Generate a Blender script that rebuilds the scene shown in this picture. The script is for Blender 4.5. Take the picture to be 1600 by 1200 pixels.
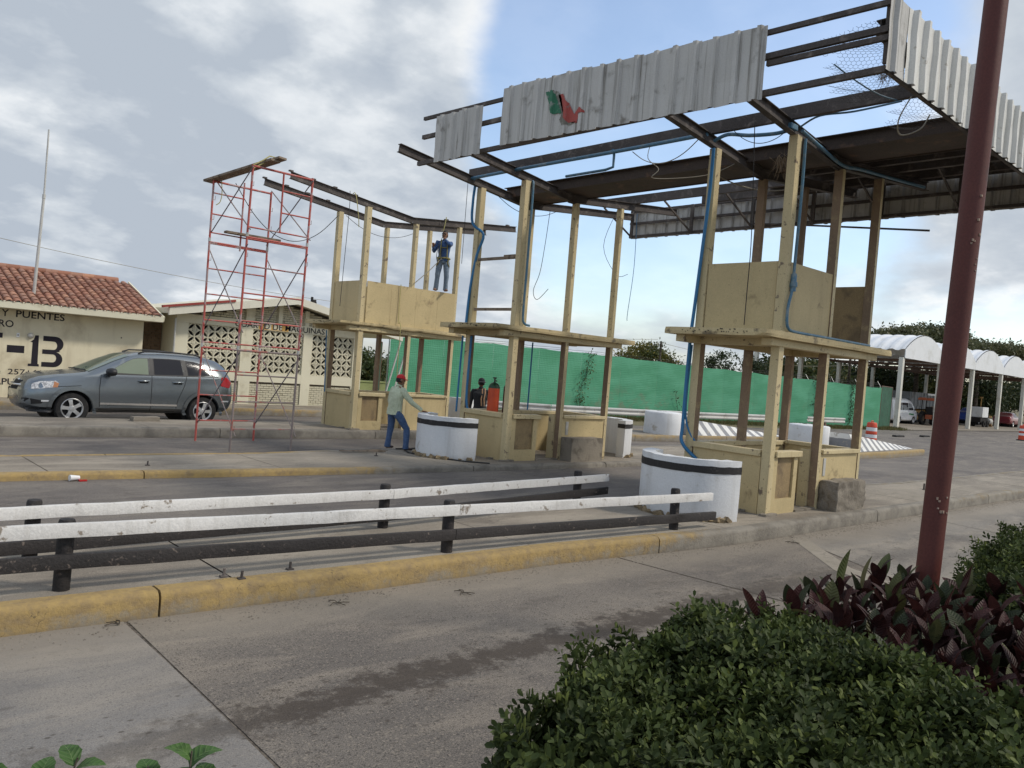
import bpy, math, random
import numpy as np
from mathutils import Vector, Matrix

# ------------------------------------------------------------ camera, world, sun, exposure
scene = bpy.context.scene
for o in list(bpy.data.objects):
    bpy.data.objects.remove(o)
COL = scene.collection
rnd = random.Random(7)
nrng = np.random.default_rng(7)

CAM_H = 1.977
YAW, PITCH, ROLL, FPX = math.radians(43.106), math.radians(-1.178), math.radians(4.5735), 1252.13
F = Vector((math.sin(YAW) * math.cos(PITCH), math.cos(YAW) * math.cos(PITCH), math.sin(PITCH)))
R0 = Vector((math.cos(YAW), -math.sin(YAW), 0))
U0 = R0.cross(F)
R1 = R0 * math.cos(ROLL) + U0 * math.sin(ROLL)
U1 = -R0 * math.sin(ROLL) + U0 * math.cos(ROLL)
cd = bpy.data.cameras.new("camera")
cam = bpy.data.objects.new("camera", cd)
COL.objects.link(cam)
m = Matrix.Identity(4)
for i in range(3):
    m[i][0], m[i][1], m[i][2] = R1[i], U1[i], -F[i]
m[0][3], m[1][3], m[2][3] = 0, 0, CAM_H
cam.matrix_world = m
cd.sensor_width = 36
cd.lens = 36 * FPX / 1600
cd.clip_start = 0.05
cd.clip_end = 5000
scene.camera = cam

SUN_EL, SUN_AZ = math.radians(45), math.radians(138)   # azimuth clockwise from +Y
sun_dir = Vector((math.sin(SUN_AZ) * math.cos(SUN_EL), math.cos(SUN_AZ) * math.cos(SUN_EL), math.sin(SUN_EL)))
sd = bpy.data.lights.new("sun", 'SUN')
sd.energy = 1.5
sd.angle = math.radians(7)
sd.color = (1.0, 0.93, 0.82)
sun = bpy.data.objects.new("sun", sd)
COL.objects.link(sun)
sun.rotation_euler = sun_dir.to_track_quat('Z', 'Y').to_euler()
sun.location = (0, 0, 40)

scene.view_settings.view_transform = 'Standard'
scene.view_settings.look = 'None'
scene.view_settings.exposure = 0.66
scene.view_settings.gamma = 1.0
scene.view_settings.use_curve_mapping = False
scene.render.engine = 'CYCLES'
scene.cycles.max_bounces = 6
scene.cycles.transparent_max_bounces = 8


class NT:
    """tiny node-tree helper"""
    def __init__(s, nt):
        s.nt = nt
        s.x = 0
    def n(s, typ, **kw):
        nd = s.nt.nodes.new(typ)
        s.x += 40
        nd.location = (s.x, 0)
        ins = kw.pop('ins', {})
        for k, v in kw.items():
            setattr(nd, k, v)
        for k, v in ins.items():
            s.set(nd.inputs[k], v)
        return nd
    def set(s, sock, v):
        if isinstance(v, bpy.types.NodeSocket):
            s.nt.links.new(v, sock)
        elif isinstance(v, bpy.types.Node):
            s.nt.links.new(v.outputs[0], sock)
        else:
            if sock.type == 'RGBA' and len(v) == 3:
                v = (*v, 1)
            sock.default_value = v
    def math(s, op, a, b=0.0, c=None, clamp=False):
        nd = s.n('ShaderNodeMath', operation=op, use_clamp=clamp, ins={0: a, 1: b})
        if c is not None:
            s.set(nd.inputs[2], c)
        return nd.outputs[0]
    def mix(s, f, a, b, blend='MIX'):
        nd = s.n('ShaderNodeMix', data_type='RGBA', blend_type=blend)
        s.set(nd.inputs[0], f); s.set(nd.inputs[6], a); s.set(nd.inputs[7], b)
        return nd.outputs[2]
    def ramp(s, v, lo, hi, a=0.0, b=1.0, smooth=True):
        nd = s.n('ShaderNodeMapRange', interpolation_type='SMOOTHSTEP' if smooth else 'LINEAR',
                 ins={0: v, 1: lo, 2: hi, 3: a, 4: b})
        return nd.outputs[0]
    def noise(s, vec, scale, detail=4, rough=0.55, dist=0.0):
        nd = s.n('ShaderNodeTexNoise', ins={'Vector': vec, 'Scale': scale, 'Detail': detail, 'Roughness': rough, 'Distortion': dist})
        return nd.outputs[0]
    def vmul(s, vec, m3, add=None):
        nd = s.n('ShaderNodeVectorMath', operation='MULTIPLY', ins={0: vec, 1: m3})
        if add is not None:
            nd = s.n('ShaderNodeVectorMath', operation='ADD', ins={0: nd.outputs[0], 1: add})
        return nd.outputs[0]


world = bpy.data.worlds.new("World")
scene.world = world
world.use_nodes = True
wt = world.node_tree
wt.nodes.clear()
W = NT(wt)
sky = W.n('ShaderNodeTexSky', sky_type='NISHITA')
sky.sun_disc = False
sky.sun_elevation = SUN_EL
sky.sun_rotation = SUN_AZ
sky.altitude = 50
sky.air_density = 1.0
sky.dust_density = 1.2
bg_sky = W.n('ShaderNodeBackground', ins={'Color': sky.outputs[0], 'Strength': 0.14})
tc = W.n('ShaderNodeTexCoord')
dirv = W.n('ShaderNodeVectorMath', operation='NORMALIZE', ins={0: tc.outputs['Generated']}).outputs[0]
sep = W.n('ShaderNodeSeparateXYZ', ins={0: dirv})
zc = W.math('MAXIMUM', sep.outputs[2], 0.0)
den = W.math('ADD', zc, 0.30)
px = W.math('DIVIDE', sep.outputs[0], den)
py = W.math('DIVIDE', sep.outputs[1], den)
pv = W.n('ShaderNodeCombineXYZ', ins={0: px, 1: py, 2: 0.37}).outputs[0]
n1 = W.noise(pv, 1.55, 8, 0.52, 0.0)
n2 = W.noise(W.vmul(pv, (1, 1, 1), (0.05, -0.05, 0.05)), 1.55, 8, 0.52, 0.0)
n3 = W.noise(W.vmul(pv, (1, 1, 1), (5.1, 2.3, 0)), 0.9, 4, 0.5)
n4 = W.noise(W.vmul(pv, (1, 1, 1), (1.1, 9.3, 0)), 4.2, 7, 0.6)
def dirdot(v, lo, hi):
    d = W.n('ShaderNodeVectorMath', operation='DOT_PRODUCT', ins={0: dirv, 1: v}).outputs[1]
    return W.ramp(d, lo, hi)
hole = W.math('MULTIPLY', dirdot((0.745, 0.52, 0.42), 0.935, 0.985), 0.34)
hole2 = W.math('MULTIPLY', dirdot((0.75, 0.60, 0.29), 0.972, 0.996), 0.20)
hole4 = W.math('MULTIPLY', dirdot((0.90, 0.26, 0.32), 0.965, 0.992), 0.20)
thick = W.math('MULTIPLY', dirdot((0.30, 0.87, 0.38), 0.84, 0.98), 0.27)
cov = W.math('ADD', n1, thick)
cov = W.math('SUBTRACT', cov, hole)
cov = W.math('SUBTRACT', cov, hole2)
cov = W.math('ADD', cov, hole4)
mask = W.ramp(cov, 0.32, 0.60, 0.15, 1.0)
# cloud brightness: sunlit edges (thin side facing the sun) white, thick bases blue grey
edge = W.math('SUBTRACT', n1, n2)
lit = W.ramp(edge, -0.055, 0.09)
dens = W.ramp(cov, 0.42, 0.72)
shade = W.math('ADD', W.math('MULTIPLY', lit, 0.70), W.math('MULTIPLY', W.math('SUBTRACT', 1.0, dens), 0.30))
shade = W.math('ADD', shade, W.ramp(n4, 0.33, 0.7, -0.16, 0.24))
shade = W.math('ADD', shade, W.ramp(n3, 0.35, 0.65, -0.12, 0.22), clamp=True)
ccol = W.n('ShaderNodeValToRGB', ins={0: shade})
cr = ccol.color_ramp
cr.elements[0].position = 0.0
cr.elements[0].color = (0.36, 0.405, 0.465, 1)
cr.elements[1].position = 1.0
cr.elements[1].color = (0.72, 0.73, 0.73, 1)
e = cr.elements.new(0.45)
e.color = (0.47, 0.51, 0.555, 1)
e = cr.elements.new(0.75)
e.color = (0.60, 0.63, 0.66, 1)
bg_cloud = W.n('ShaderNodeBackground', ins={'Color': ccol.outputs[0], 'Strength': 0.84})
wmix = W.n('ShaderNodeMixShader', ins={0: mask, 1: bg_sky.outputs[0], 2: bg_cloud.outputs[0]})
wo = W.n('ShaderNodeOutputWorld')
wt.links.new(wmix.outputs[0], wo.inputs[0])


# ------------------------------------------------------------ object helpers
def link(o, parent=None):
    COL.objects.link(o)
    if parent is not None:
        o.parent = parent
    return o

def tag(o, label=None, cat=None, group=None, kind=None):
    if label: o["label"] = label
    if cat: o["category"] = cat
    if group: o["group"] = group
    if kind: o["kind"] = kind
    return o

def thing(name, label, cat, loc=(0, 0, 0), rz=0.0, group=None):
    o = bpy.data.objects.new(name, None)
    o.empty_display_size = 0.2
    link(o)
    o.location = loc
    o.rotation_euler = (0, 0, rz)
    return tag(o, label, cat, group)


class MB:
    """mesh builder: collects primitives and links them as one object"""
    def __init__(s):
        s.v = []; s.f = []; s.mi = []; s.m = 0
    def add(s, verts, faces):
        b = len(s.v)
        s.v.extend([tuple(v) for v in verts])
        for f in faces:
            s.f.append(tuple(i + b for i in f)); s.mi.append(s.m)
        return s
    def box(s, x0, x1, y0, y1, z0, z1):
        v = [(x0, y0, z0), (x1, y0, z0), (x1, y1, z0), (x0, y1, z0), (x0, y0, z1), (x1, y0, z1), (x1, y1, z1), (x0, y1, z1)]
        return s.add(v, [(0, 3, 2, 1), (4, 5, 6, 7), (0, 1, 5, 4), (1, 2, 6, 5), (2, 3, 7, 6), (3, 0, 4, 7)])
    def obox(s, c, ax, ay, az):
        """oriented box: centre c, half axes ax ay az"""
        c, ax, ay, az = Vector(c), Vector(ax), Vector(ay), Vector(az)
        v = [c + ax * i + ay * j + az * k for k in (-1, 1) for j in (-1, 1) for i in (-1, 1)]
        return s.add(v, [(0, 2, 3, 1), (4, 5, 7, 6), (0, 1, 5, 4), (1, 3, 7, 5), (3, 2, 6, 7), (2, 0, 4, 6)])
    def beam(s, p0, p1, w, h, up=(0, 0, 1)):
        p0, p1 = Vector(p0), Vector(p1)
        d = (p1 - p0); L = d.length; d.normalize()
        sd_ = d.cross(Vector(up))
        if sd_.length < 1e-4: sd_ = d.cross(Vector((0, 1, 0)))
        sd_.normalize(); u = sd_.cross(d)
        return s.obox((p0 + p1) / 2, d * (L / 2), sd_ * (w / 2), u * (h / 2))
    def ibeam(s, p0, p1, w, h, t=0.012):
        p0, p1 = Vector(p0), Vector(p1)
        d = (p1 - p0); L = d.length; d.normalize()
        sd_ = d.cross(Vector((0, 0, 1))); sd_.normalize(); u = sd_.cross(d)
        c = (p0 + p1) / 2
        s.obox(c, d * (L / 2), sd_ * (t / 2), u * (h / 2 - t))
        s.obox(c + u * (h / 2 - t / 2), d * (L / 2), sd_ * (w / 2), u * (t / 2))
        s.obox(c - u * (h / 2 - t / 2), d * (L / 2), sd_ * (w / 2), u * (t / 2))
        return s
    def tube(s, pts, r, n=8, caps=True):
        pts = [Vector(p) for p in pts]
        rs = r if isinstance(r, (list, tuple)) else [r] * len(pts)
        rings = []
        prev = None
        for i, p in enumerate(pts):
            if i == 0: d = pts[1] - pts[0]
            elif i == len(pts) - 1: d = pts[-1] - pts[-2]
            else: d = (pts[i + 1] - pts[i]).normalized() + (pts[i] - pts[i - 1]).normalized()
            d = d.normalized() if d.length > 1e-9 else Vector((0, 0, 1))
            if prev is None:
                a = d.cross(Vector((0, 0, 1)))
                if a.length < 0.05: a = d.cross(Vector((1, 0, 0)))
            else:
                a = prev - d * prev.dot(d)
                if a.length < 1e-6: a = d.cross(Vector((1, 0, 0)))
            a.normalize(); prev = a
            b = d.cross(a)
            rings.append([p + (a * math.cos(t) + b * math.sin(t)) * rs[i] for t in [2 * math.pi * k / n for k in range(n)]])
        v = [q for rg in rings for q in rg]
        f = []
        for i in range(len(rings) - 1):
            for k in range(n):
                k2 = (k + 1) % n
                f.append((i * n + k, i * n + k2, (i + 1) * n + k2, (i + 1) * n + k))
        if caps:
            f.append(tuple(range(n - 1, -1, -1)))
            f.append(tuple((len(rings) - 1) * n + k for k in range(n)))
        return s.add(v, f)
    def lathe(s, prof, n=24, c=(0, 0, 0), a0=0.0, a1=2 * math.pi, closed=True):
        full = abs(a1 - a0 - 2 * math.pi) < 1e-6
        m_ = n if full else n + 1
        v = []
        for k in range(m_):
            t = a0 + (a1 - a0) * k / n
            for (r, z) in prof:
                v.append((c[0] + r * math.cos(t), c[1] + r * math.sin(t), c[2] + z))
        L = len(prof)
        f = []
        for k in range(n if full else n):
            k2 = (k + 1) % m_
            for j in range(L - 1):
                f.append((k * L + j, k2 * L + j, k2 * L + j + 1, k * L + j + 1))
            if closed:
                f.append((k * L + L - 1, k2 * L + L - 1, k2 * L, k * L))
        if not full and closed:
            f.append(tuple(range(L - 1, -1, -1)))
            f.append(tuple((m_ - 1) * L + j for j in range(L)))
        return s.add(v, f)
    def prism(s, poly, z0, z1, axis='z'):
        """extrude polygon; axis: z (x,y), y (x,z), x (y,z)"""
        n = len(poly)
        def P(a, b, c):
            return (a, b, c) if axis == 'z' else ((a, c, b) if axis == 'y' else (c, a, b))
        v = [P(a, b, z0) for a, b in poly] + [P(a, b, z1) for a, b in poly]
        f = [tuple(range(n - 1, -1, -1)), tuple(range(n, 2 * n))]
        for i in range(n):
            j = (i + 1) % n
            f.append((i, j, n + j, n + i))
        return s.add(v, f)
    def mesh(s, name, mats, smooth=None, recalc=True, bevel=None):
        me = bpy.data.meshes.new(name)
        me.from_pydata(s.v, [], s.f)
        if not isinstance(mats, (list, tuple)): mats = [mats]
        for mm in mats: me.materials.append(mm)
        if len(mats) > 1: me.polygons.foreach_set('material_index', s.mi)
        if recalc or bevel:
            import bmesh
            bm = bmesh.new(); bm.from_mesh(me)
            if recalc: bmesh.ops.recalc_face_normals(bm, faces=bm.faces)
            if bevel:
                es = [e_ for e_ in bm.edges if len(e_.link_faces) == 2 and e_.calc_face_angle(0) > 0.6]
                bmesh.ops.bevel(bm, geom=es, offset=bevel, segments=1, affect='EDGES', clamp_overlap=True)
            bm.to_mesh(me); bm.free()
        if smooth is not None:
            me.polygons.foreach_set('use_smooth', [True] * len(me.polygons))
            if smooth < 179: me.set_sharp_from_angle(angle=math.radians(smooth))
        me.update()
        return me
    def build(s, name, mats, parent=None, smooth=None, recalc=True, bevel=None, label=None, kind=None):
        o = bpy.data.objects.new(name, s.mesh(name, mats, smooth, recalc, bevel))
        link(o, parent)
        if label: o["label"] = label
        if kind: o["kind"] = kind
        return o

def raw_mesh(name, V, Fq, mats, mi=None, smooth=False):
    """V (n,3) float array, Fq (m,k) int array"""
    me = bpy.data.meshes.new(name)
    n, mm = len(V), len(Fq)
    k = Fq.shape[1]
    me.vertices.add(n)
    me.vertices.foreach_set('co', np.asarray(V, np.float32).ravel())
    me.loops.add(mm * k)
    me.loops.foreach_set('vertex_index', np.asarray(Fq, np.int32).ravel())
    me.polygons.add(mm)
    me.polygons.foreach_set('loop_start', np.arange(0, mm * k, k, dtype=np.int32))
    for q in mats: me.materials.append(q)
    if mi is not None: me.polygons.foreach_set('material_index', np.asarray(mi, np.int32))
    if smooth: me.polygons.foreach_set('use_smooth', np.ones(mm, bool))
    me.update(calc_edges=True)
    me.validate()
    return me

def copy_tree(o, parent=None):
    c = o.copy(); link(c); c.parent = parent
    for ch in list(o.children): copy_tree(ch, c)
    return c


# ------------------------------------------------------------ materials
def mat(name, c1, c2=None, cs=1.5, ct=(0.5, 0.62), rough=0.8, bump=0.15, bs=45, metal=0.0, streak=None,
        var=0.25, fine=60, spec=0.4, speck=None, coat=0.0, speckle_scale=160):
    """painted / concrete / metal surface: base colour with fine variation, patchy wear (c2), vertical dirt streaks"""
    mt = bpy.data.materials.new(name)
    mt.use_nodes = True
    t = mt.node_tree
    t.nodes.clear()
    N = NT(t)
    pos = N.n('ShaderNodeNewGeometry').outputs['Position']
    nf = N.noise(pos, fine, 3, 0.6)
    nl = N.noise(pos, 0.9, 4, 0.6)
    v = N.math('ADD', N.ramp(nf, 0.3, 0.7, 1 - var * 0.5, 1 + var * 0.4), N.ramp(nl, 0.3, 0.7, -var * 0.5, var * 0.5))
    vc = N.n('ShaderNodeCombineXYZ', ins={0: v, 1: v, 2: v}).outputs[0]
    col = N.mix(1.0, c1, vc, 'MULTIPLY')
    if c2 is not None:
        w = N.noise(pos, cs, 8, 0.62, 0.3)
        wm = N.ramp(w, ct[0], ct[1])
        col = N.mix(wm, col, c2)
    if streak is not None:
        sc, amt, scol = streak
        sv = N.vmul(pos, (sc, sc, 0.35))
        sn = N.noise(sv, 1.0, 5, 0.6)
        col = N.mix(N.ramp(sn, 0.5, 0.75, 0.0, amt), col, scol)
    if speck is not None:
        ws = N.noise(pos, speckle_scale, 2, 0.5)
        col = N.mix(N.ramp(ws, 0.70, 0.73, 0, 0.8), col, speck)
    b = N.n('ShaderNodeBsdfPrincipled', ins={'Base Color': col, 'Roughness': rough, 'Metallic': metal})
    b.inputs['Specular IOR Level'].default_value = spec
    if coat: b.inputs['Coat Weight'].default_value = coat
    if bump:
        hb = N.noise(pos, bs, 5, 0.6)
        bn = N.n('ShaderNodeBump', ins={'Strength': bump, 'Distance': 0.02, 'Height': hb})
        N.set(b.inputs['Normal'], bn.outputs[0])
    o = N.n('ShaderNodeOutputMaterial')
    t.links.new(b.outputs[0], o.inputs[0])
    return mt

def leafmat(name, ca, cb, cc, scale=9, rough=0.5, trans=0.25, spec=0.22):
    mt = bpy.data.materials.new(name)
    mt.use_nodes = True
    t = mt.node_tree
    t.nodes.clear()
    N = NT(t)
    pos = N.n('ShaderNodeNewGeometry')
    ri = pos.outputs['Random Per Island']
    n_ = N.noise(pos.outputs['Position'], scale, 3, 0.5)
    col = N.mix(N.ramp(n_, 0.35, 0.65), ca, cb)
    col = N.mix(N.ramp(ri, 0.82, 1.0, 0, 0.8), col, cc)
    col = N.mix(N.ramp(ri, 0.0, 0.5, 0.35, 0.0), col, (0.012, 0.018, 0.008))
    b = N.n('ShaderNodeBsdfPrincipled', ins={'Base Color': col, 'Roughness': rough})
    b.inputs['Specular IOR Level'].default_value = spec
    tr = N.n('ShaderNodeBsdfTranslucent', ins={'Color': col})
    mx = N.n('ShaderNodeMixShader', ins={0: trans, 1: b.outputs[0], 2: tr.outputs[0]})
    o = N.n('ShaderNodeOutputMaterial')
    t.links.new(mx.outputs[0], o.inputs[0])
    return mt

M = {}
DIRT = (0.07, 0.055, 0.035)
M['cream'] = mat('booth_cream_paint', (0.53, 0.42, 0.225), (0.30, 0.225, 0.12), 2.6, (0.59, 0.72), rough=0.6, bump=0.15, bs=14, streak=(3.2, 0.35, (0.30, 0.215, 0.11)), var=0.16, speck=(0.10, 0.07, 0.045), speckle_scale=34)
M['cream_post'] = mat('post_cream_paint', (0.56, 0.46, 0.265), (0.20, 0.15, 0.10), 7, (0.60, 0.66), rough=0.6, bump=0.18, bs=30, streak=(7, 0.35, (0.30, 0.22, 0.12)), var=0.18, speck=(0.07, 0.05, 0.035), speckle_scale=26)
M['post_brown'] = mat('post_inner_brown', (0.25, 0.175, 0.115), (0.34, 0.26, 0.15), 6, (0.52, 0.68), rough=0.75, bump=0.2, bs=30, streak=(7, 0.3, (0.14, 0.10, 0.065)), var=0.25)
M['cream_dark'] = mat('brown_and_shaded_cream', (0.30, 0.215, 0.11), (0.17, 0.12, 0.07), 3, (0.45, 0.7), rough=0.7, bump=0.15, var=0.3)  # brown of the inset panel, and painted shade for the right upper panel
M['slab'] = mat('booth_slab_paint', (0.50, 0.40, 0.22), (0.20, 0.16, 0.10), 3.5, (0.56, 0.66), rough=0.75, bump=0.3, bs=25, streak=(3, 0.35, (0.24, 0.18, 0.11)), var=0.25)
M['bare'] = mat('bare_concrete', (0.235, 0.205, 0.165), (0.14, 0.12, 0.095), 4, (0.48, 0.66), rough=0.9, bump=0.5, bs=30, var=0.3)
M['steel'] = mat('rusty_dark_steel', (0.085, 0.072, 0.066), (0.17, 0.145, 0.13), 5, (0.52, 0.68), rough=0.75, bump=0.2, bs=60, var=0.4, spec=0.3)
M['deck'] = mat('dark_roof_sheet', (0.07, 0.052, 0.042), (0.15, 0.09, 0.06), 2.5, (0.55, 0.68), rough=0.8, bump=0.2, var=0.4)
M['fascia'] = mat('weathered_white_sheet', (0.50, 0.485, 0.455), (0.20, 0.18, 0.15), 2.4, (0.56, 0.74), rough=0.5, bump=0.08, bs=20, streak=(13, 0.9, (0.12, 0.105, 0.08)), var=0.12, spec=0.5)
M['fascia_lit'] = mat('white_sheet_lit_side', (0.68, 0.665, 0.62), (0.30, 0.24, 0.15), 4.5, (0.62, 0.74), rough=0.45, bump=0.06, bs=20, streak=(11, 0.35, (0.22, 0.18, 0.11)), var=0.12, spec=0.5)  # paler copy of the fascia sheet, sunlight put into its colour
M['white_wall'] = mat('crash_wall_whitewash', (0.66, 0.665, 0.67), (0.42, 0.39, 0.34), 2.5, (0.60, 0.72), rough=0.75, bump=0.25, bs=22, streak=(5, 0.35, (0.40, 0.38, 0.35)), var=0.12)
M['black_paint'] = mat('black_band_paint', (0.022, 0.020, 0.020), (0.09, 0.08, 0.07), 9, (0.6, 0.7), rough=0.6, bump=0.3, bs=50, var=0.4)
M['rail_white'] = mat('rail_white_paint', (0.64, 0.62, 0.59), (0.24, 0.20, 0.16), 7, (0.60, 0.66), rough=0.65, bump=0.35, bs=26, streak=(14, 0.25, (0.3, 0.27, 0.22)), var=0.16)
M['rail_black'] = mat('rail_black_paint', (0.025, 0.021, 0.020), (0.15, 0.12, 0.10), 16, (0.60, 0.70), rough=0.7, bump=0.4, bs=35, var=0.5)
M['blue_pipe'] = mat('blue_conduit_paint', (0.085, 0.19, 0.28), (0.20, 0.26, 0.29), 6, (0.5, 0.68), rough=0.45, bump=0.05, var=0.25)
M['blue_hose'] = mat('bright_blue_conduit', (0.03, 0.17, 0.36), None, rough=0.4, bump=0.03, var=0.15)
M['scaf'] = mat('red_scaffold_paint', (0.46, 0.10, 0.08), (0.40, 0.28, 0.27), 3.2, (0.50, 0.60), rough=0.6, bump=0.1, var=0.25)
M['scaf_old'] = mat('worn_scaffold_steel', (0.27, 0.22, 0.20), (0.36, 0.12, 0.09), 2.5, (0.55, 0.65), rough=0.65, bump=0.15, var=0.3)
M['brace'] = mat('scaffold_brace_steel', (0.20, 0.175, 0.20), (0.24, 0.2, 0.18), 6, (0.5, 0.65), rough=0.6, metal=0.1, bump=0.05, var=0.2)
M['plank'] = mat('old_scaffold_plank', (0.24, 0.185, 0.135), (0.12, 0.09, 0.065), 7, (0.5, 0.65), rough=0.85, bump=0.3, var=0.3)
M['redpole'] = mat('red_oxide_pole_paint', (0.098, 0.027, 0.021), (0.05, 0.019, 0.015), 4, (0.62, 0.72), rough=0.55, bump=0.06, bs=18, var=0.25, spec=0.3)
M['bld'] = mat('building_cream_plaster', (0.70, 0.635, 0.465), (0.48, 0.41, 0.28), 0.9, (0.48, 0.75), rough=0.8, bump=0.15, bs=9, streak=(4.0, 0.35, (0.4, 0.33, 0.22)), var=0.08)
M['bld2'] = mat('machine_room_plaster', (0.67, 0.63, 0.485), (0.45, 0.40, 0.28), 1.5, (0.55, 0.75), rough=0.8, bump=0.12, bs=20, var=0.08)
M['brick_cream'] = mat('painted_brick', (0.56, 0.52, 0.39), (0.36, 0.32, 0.23), 4, (0.55, 0.7), rough=0.85, bump=0.2, var=0.15)
M['mortar'] = mat('recessed_mortar', (0.16, 0.135, 0.10), rough=0.95, bump=0.2, var=0.2)
M['brick_red'] = mat('bare_brown_brick', (0.20, 0.135, 0.085), (0.12, 0.08, 0.05), 5, (0.5, 0.65), rough=0.9, bump=0.2, var=0.3)
M['block'] = mat('vent_block_concrete', (0.66, 0.62, 0.48), (0.42, 0.38, 0.28), 6, (0.58, 0.7), rough=0.85, bump=0.15, var=0.12)
M['tile'] = None
M['letter'] = mat('black_lettering', (0.022, 0.019, 0.026), rough=0.7, bump=0.05, var=0.2, spec=0.2)
M['orange_patch'] = mat('orange_undercoat', (0.58, 0.34, 0.10), rough=0.8, bump=0.1, var=0.1)
M['fence'] = None
M['dark_net'] = mat('dark_green_net', (0.012, 0.065, 0.035), (0.02, 0.10, 0.055), 2, (0.4, 0.6), rough=0.7, bump=0.2, bs=14, var=0.3)
M['galv'] = mat('galvanised_rail', (0.52, 0.51, 0.48), (0.34, 0.32, 0.28), 2, (0.5, 0.7), rough=0.45, metal=0.2, bump=0.03, var=0.12)
M['rustpost'] = mat('brown_post', (0.17, 0.11, 0.085), None, rough=0.8, bump=0.1, var=0.3)
M['carport'] = mat('carport_white_sheet', (0.74, 0.75, 0.76), (0.6, 0.6, 0.58), 0.6, (0.5, 0.7), rough=0.4, bump=0.02, var=0.06)
M['column'] = mat('carport_column_paint', (0.64, 0.62, 0.55), (0.5, 0.46, 0.38), 1.0, (0.5, 0.7), rough=0.6, bump=0.03, var=0.08)
M['dark'] = mat('dark_interior', (0.018, 0.017, 0.017), None, rough=0.8, bump=0, var=0.1)
M['orange_barrel'] = mat('barrel_orange_plastic', (0.62, 0.075, 0.03), (0.45, 0.06, 0.03), 8, (0.5, 0.7), rough=0.5, bump=0.03, var=0.1)
M['refl_white'] = mat('barrel_white_band', (0.74, 0.74, 0.74), rough=0.4, bump=0, var=0.05)
M['rubber'] = mat('tyre_rubber', (0.022, 0.021, 0.021), (0.06, 0.055, 0.05), 8, (0.5, 0.7), rough=0.85, bump=0.1, var=0.3)
M['alloy'] = mat('wheel_alloy', (0.62, 0.62, 0.62), None, rough=0.32, metal=0.65, bump=0, var=0.05)
M['chrome'] = mat('chrome_trim', (0.75, 0.75, 0.76), None, rough=0.15, metal=0.9, bump=0, var=0.03)
M['blackplastic'] = mat('black_plastic', (0.022, 0.022, 0.024), None, rough=0.5, bump=0.05, var=0.1)
M['skin'] = mat('brown_skin', (0.25, 0.125, 0.075), None, rough=0.55, bump=0.03, var=0.1)
M['hair'] = mat('black_hair', (0.012, 0.010, 0.009), None, rough=0.6, bump=0.2, bs=90, var=0.3)
M['soil'] = mat('bed_soil', (0.055, 0.04, 0.028), (0.03, 0.023, 0.017), 6, (0.45, 0.6), rough=0.95, bump=0.8, bs=18, var=0.4)
M['wire'] = mat('cable_black', (0.03, 0.028, 0.027), None, rough=0.6, bump=0, var=0.1)
M['wire_grey'] = mat('cable_pale', (0.33, 0.30, 0.24), None, rough=0.6, bump=0, var=0.1)
M['rope'] = mat('yellow_rope', (0.42, 0.38, 0.16), None, rough=0.8, bump=0.1, var=0.2)
M['bark'] = mat('grey_bark', (0.10, 0.08, 0.06), (0.05, 0.04, 0.03), 6, (0.45, 0.6), rough=0.95, bump=0.6, bs=20, var=0.4)
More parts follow.
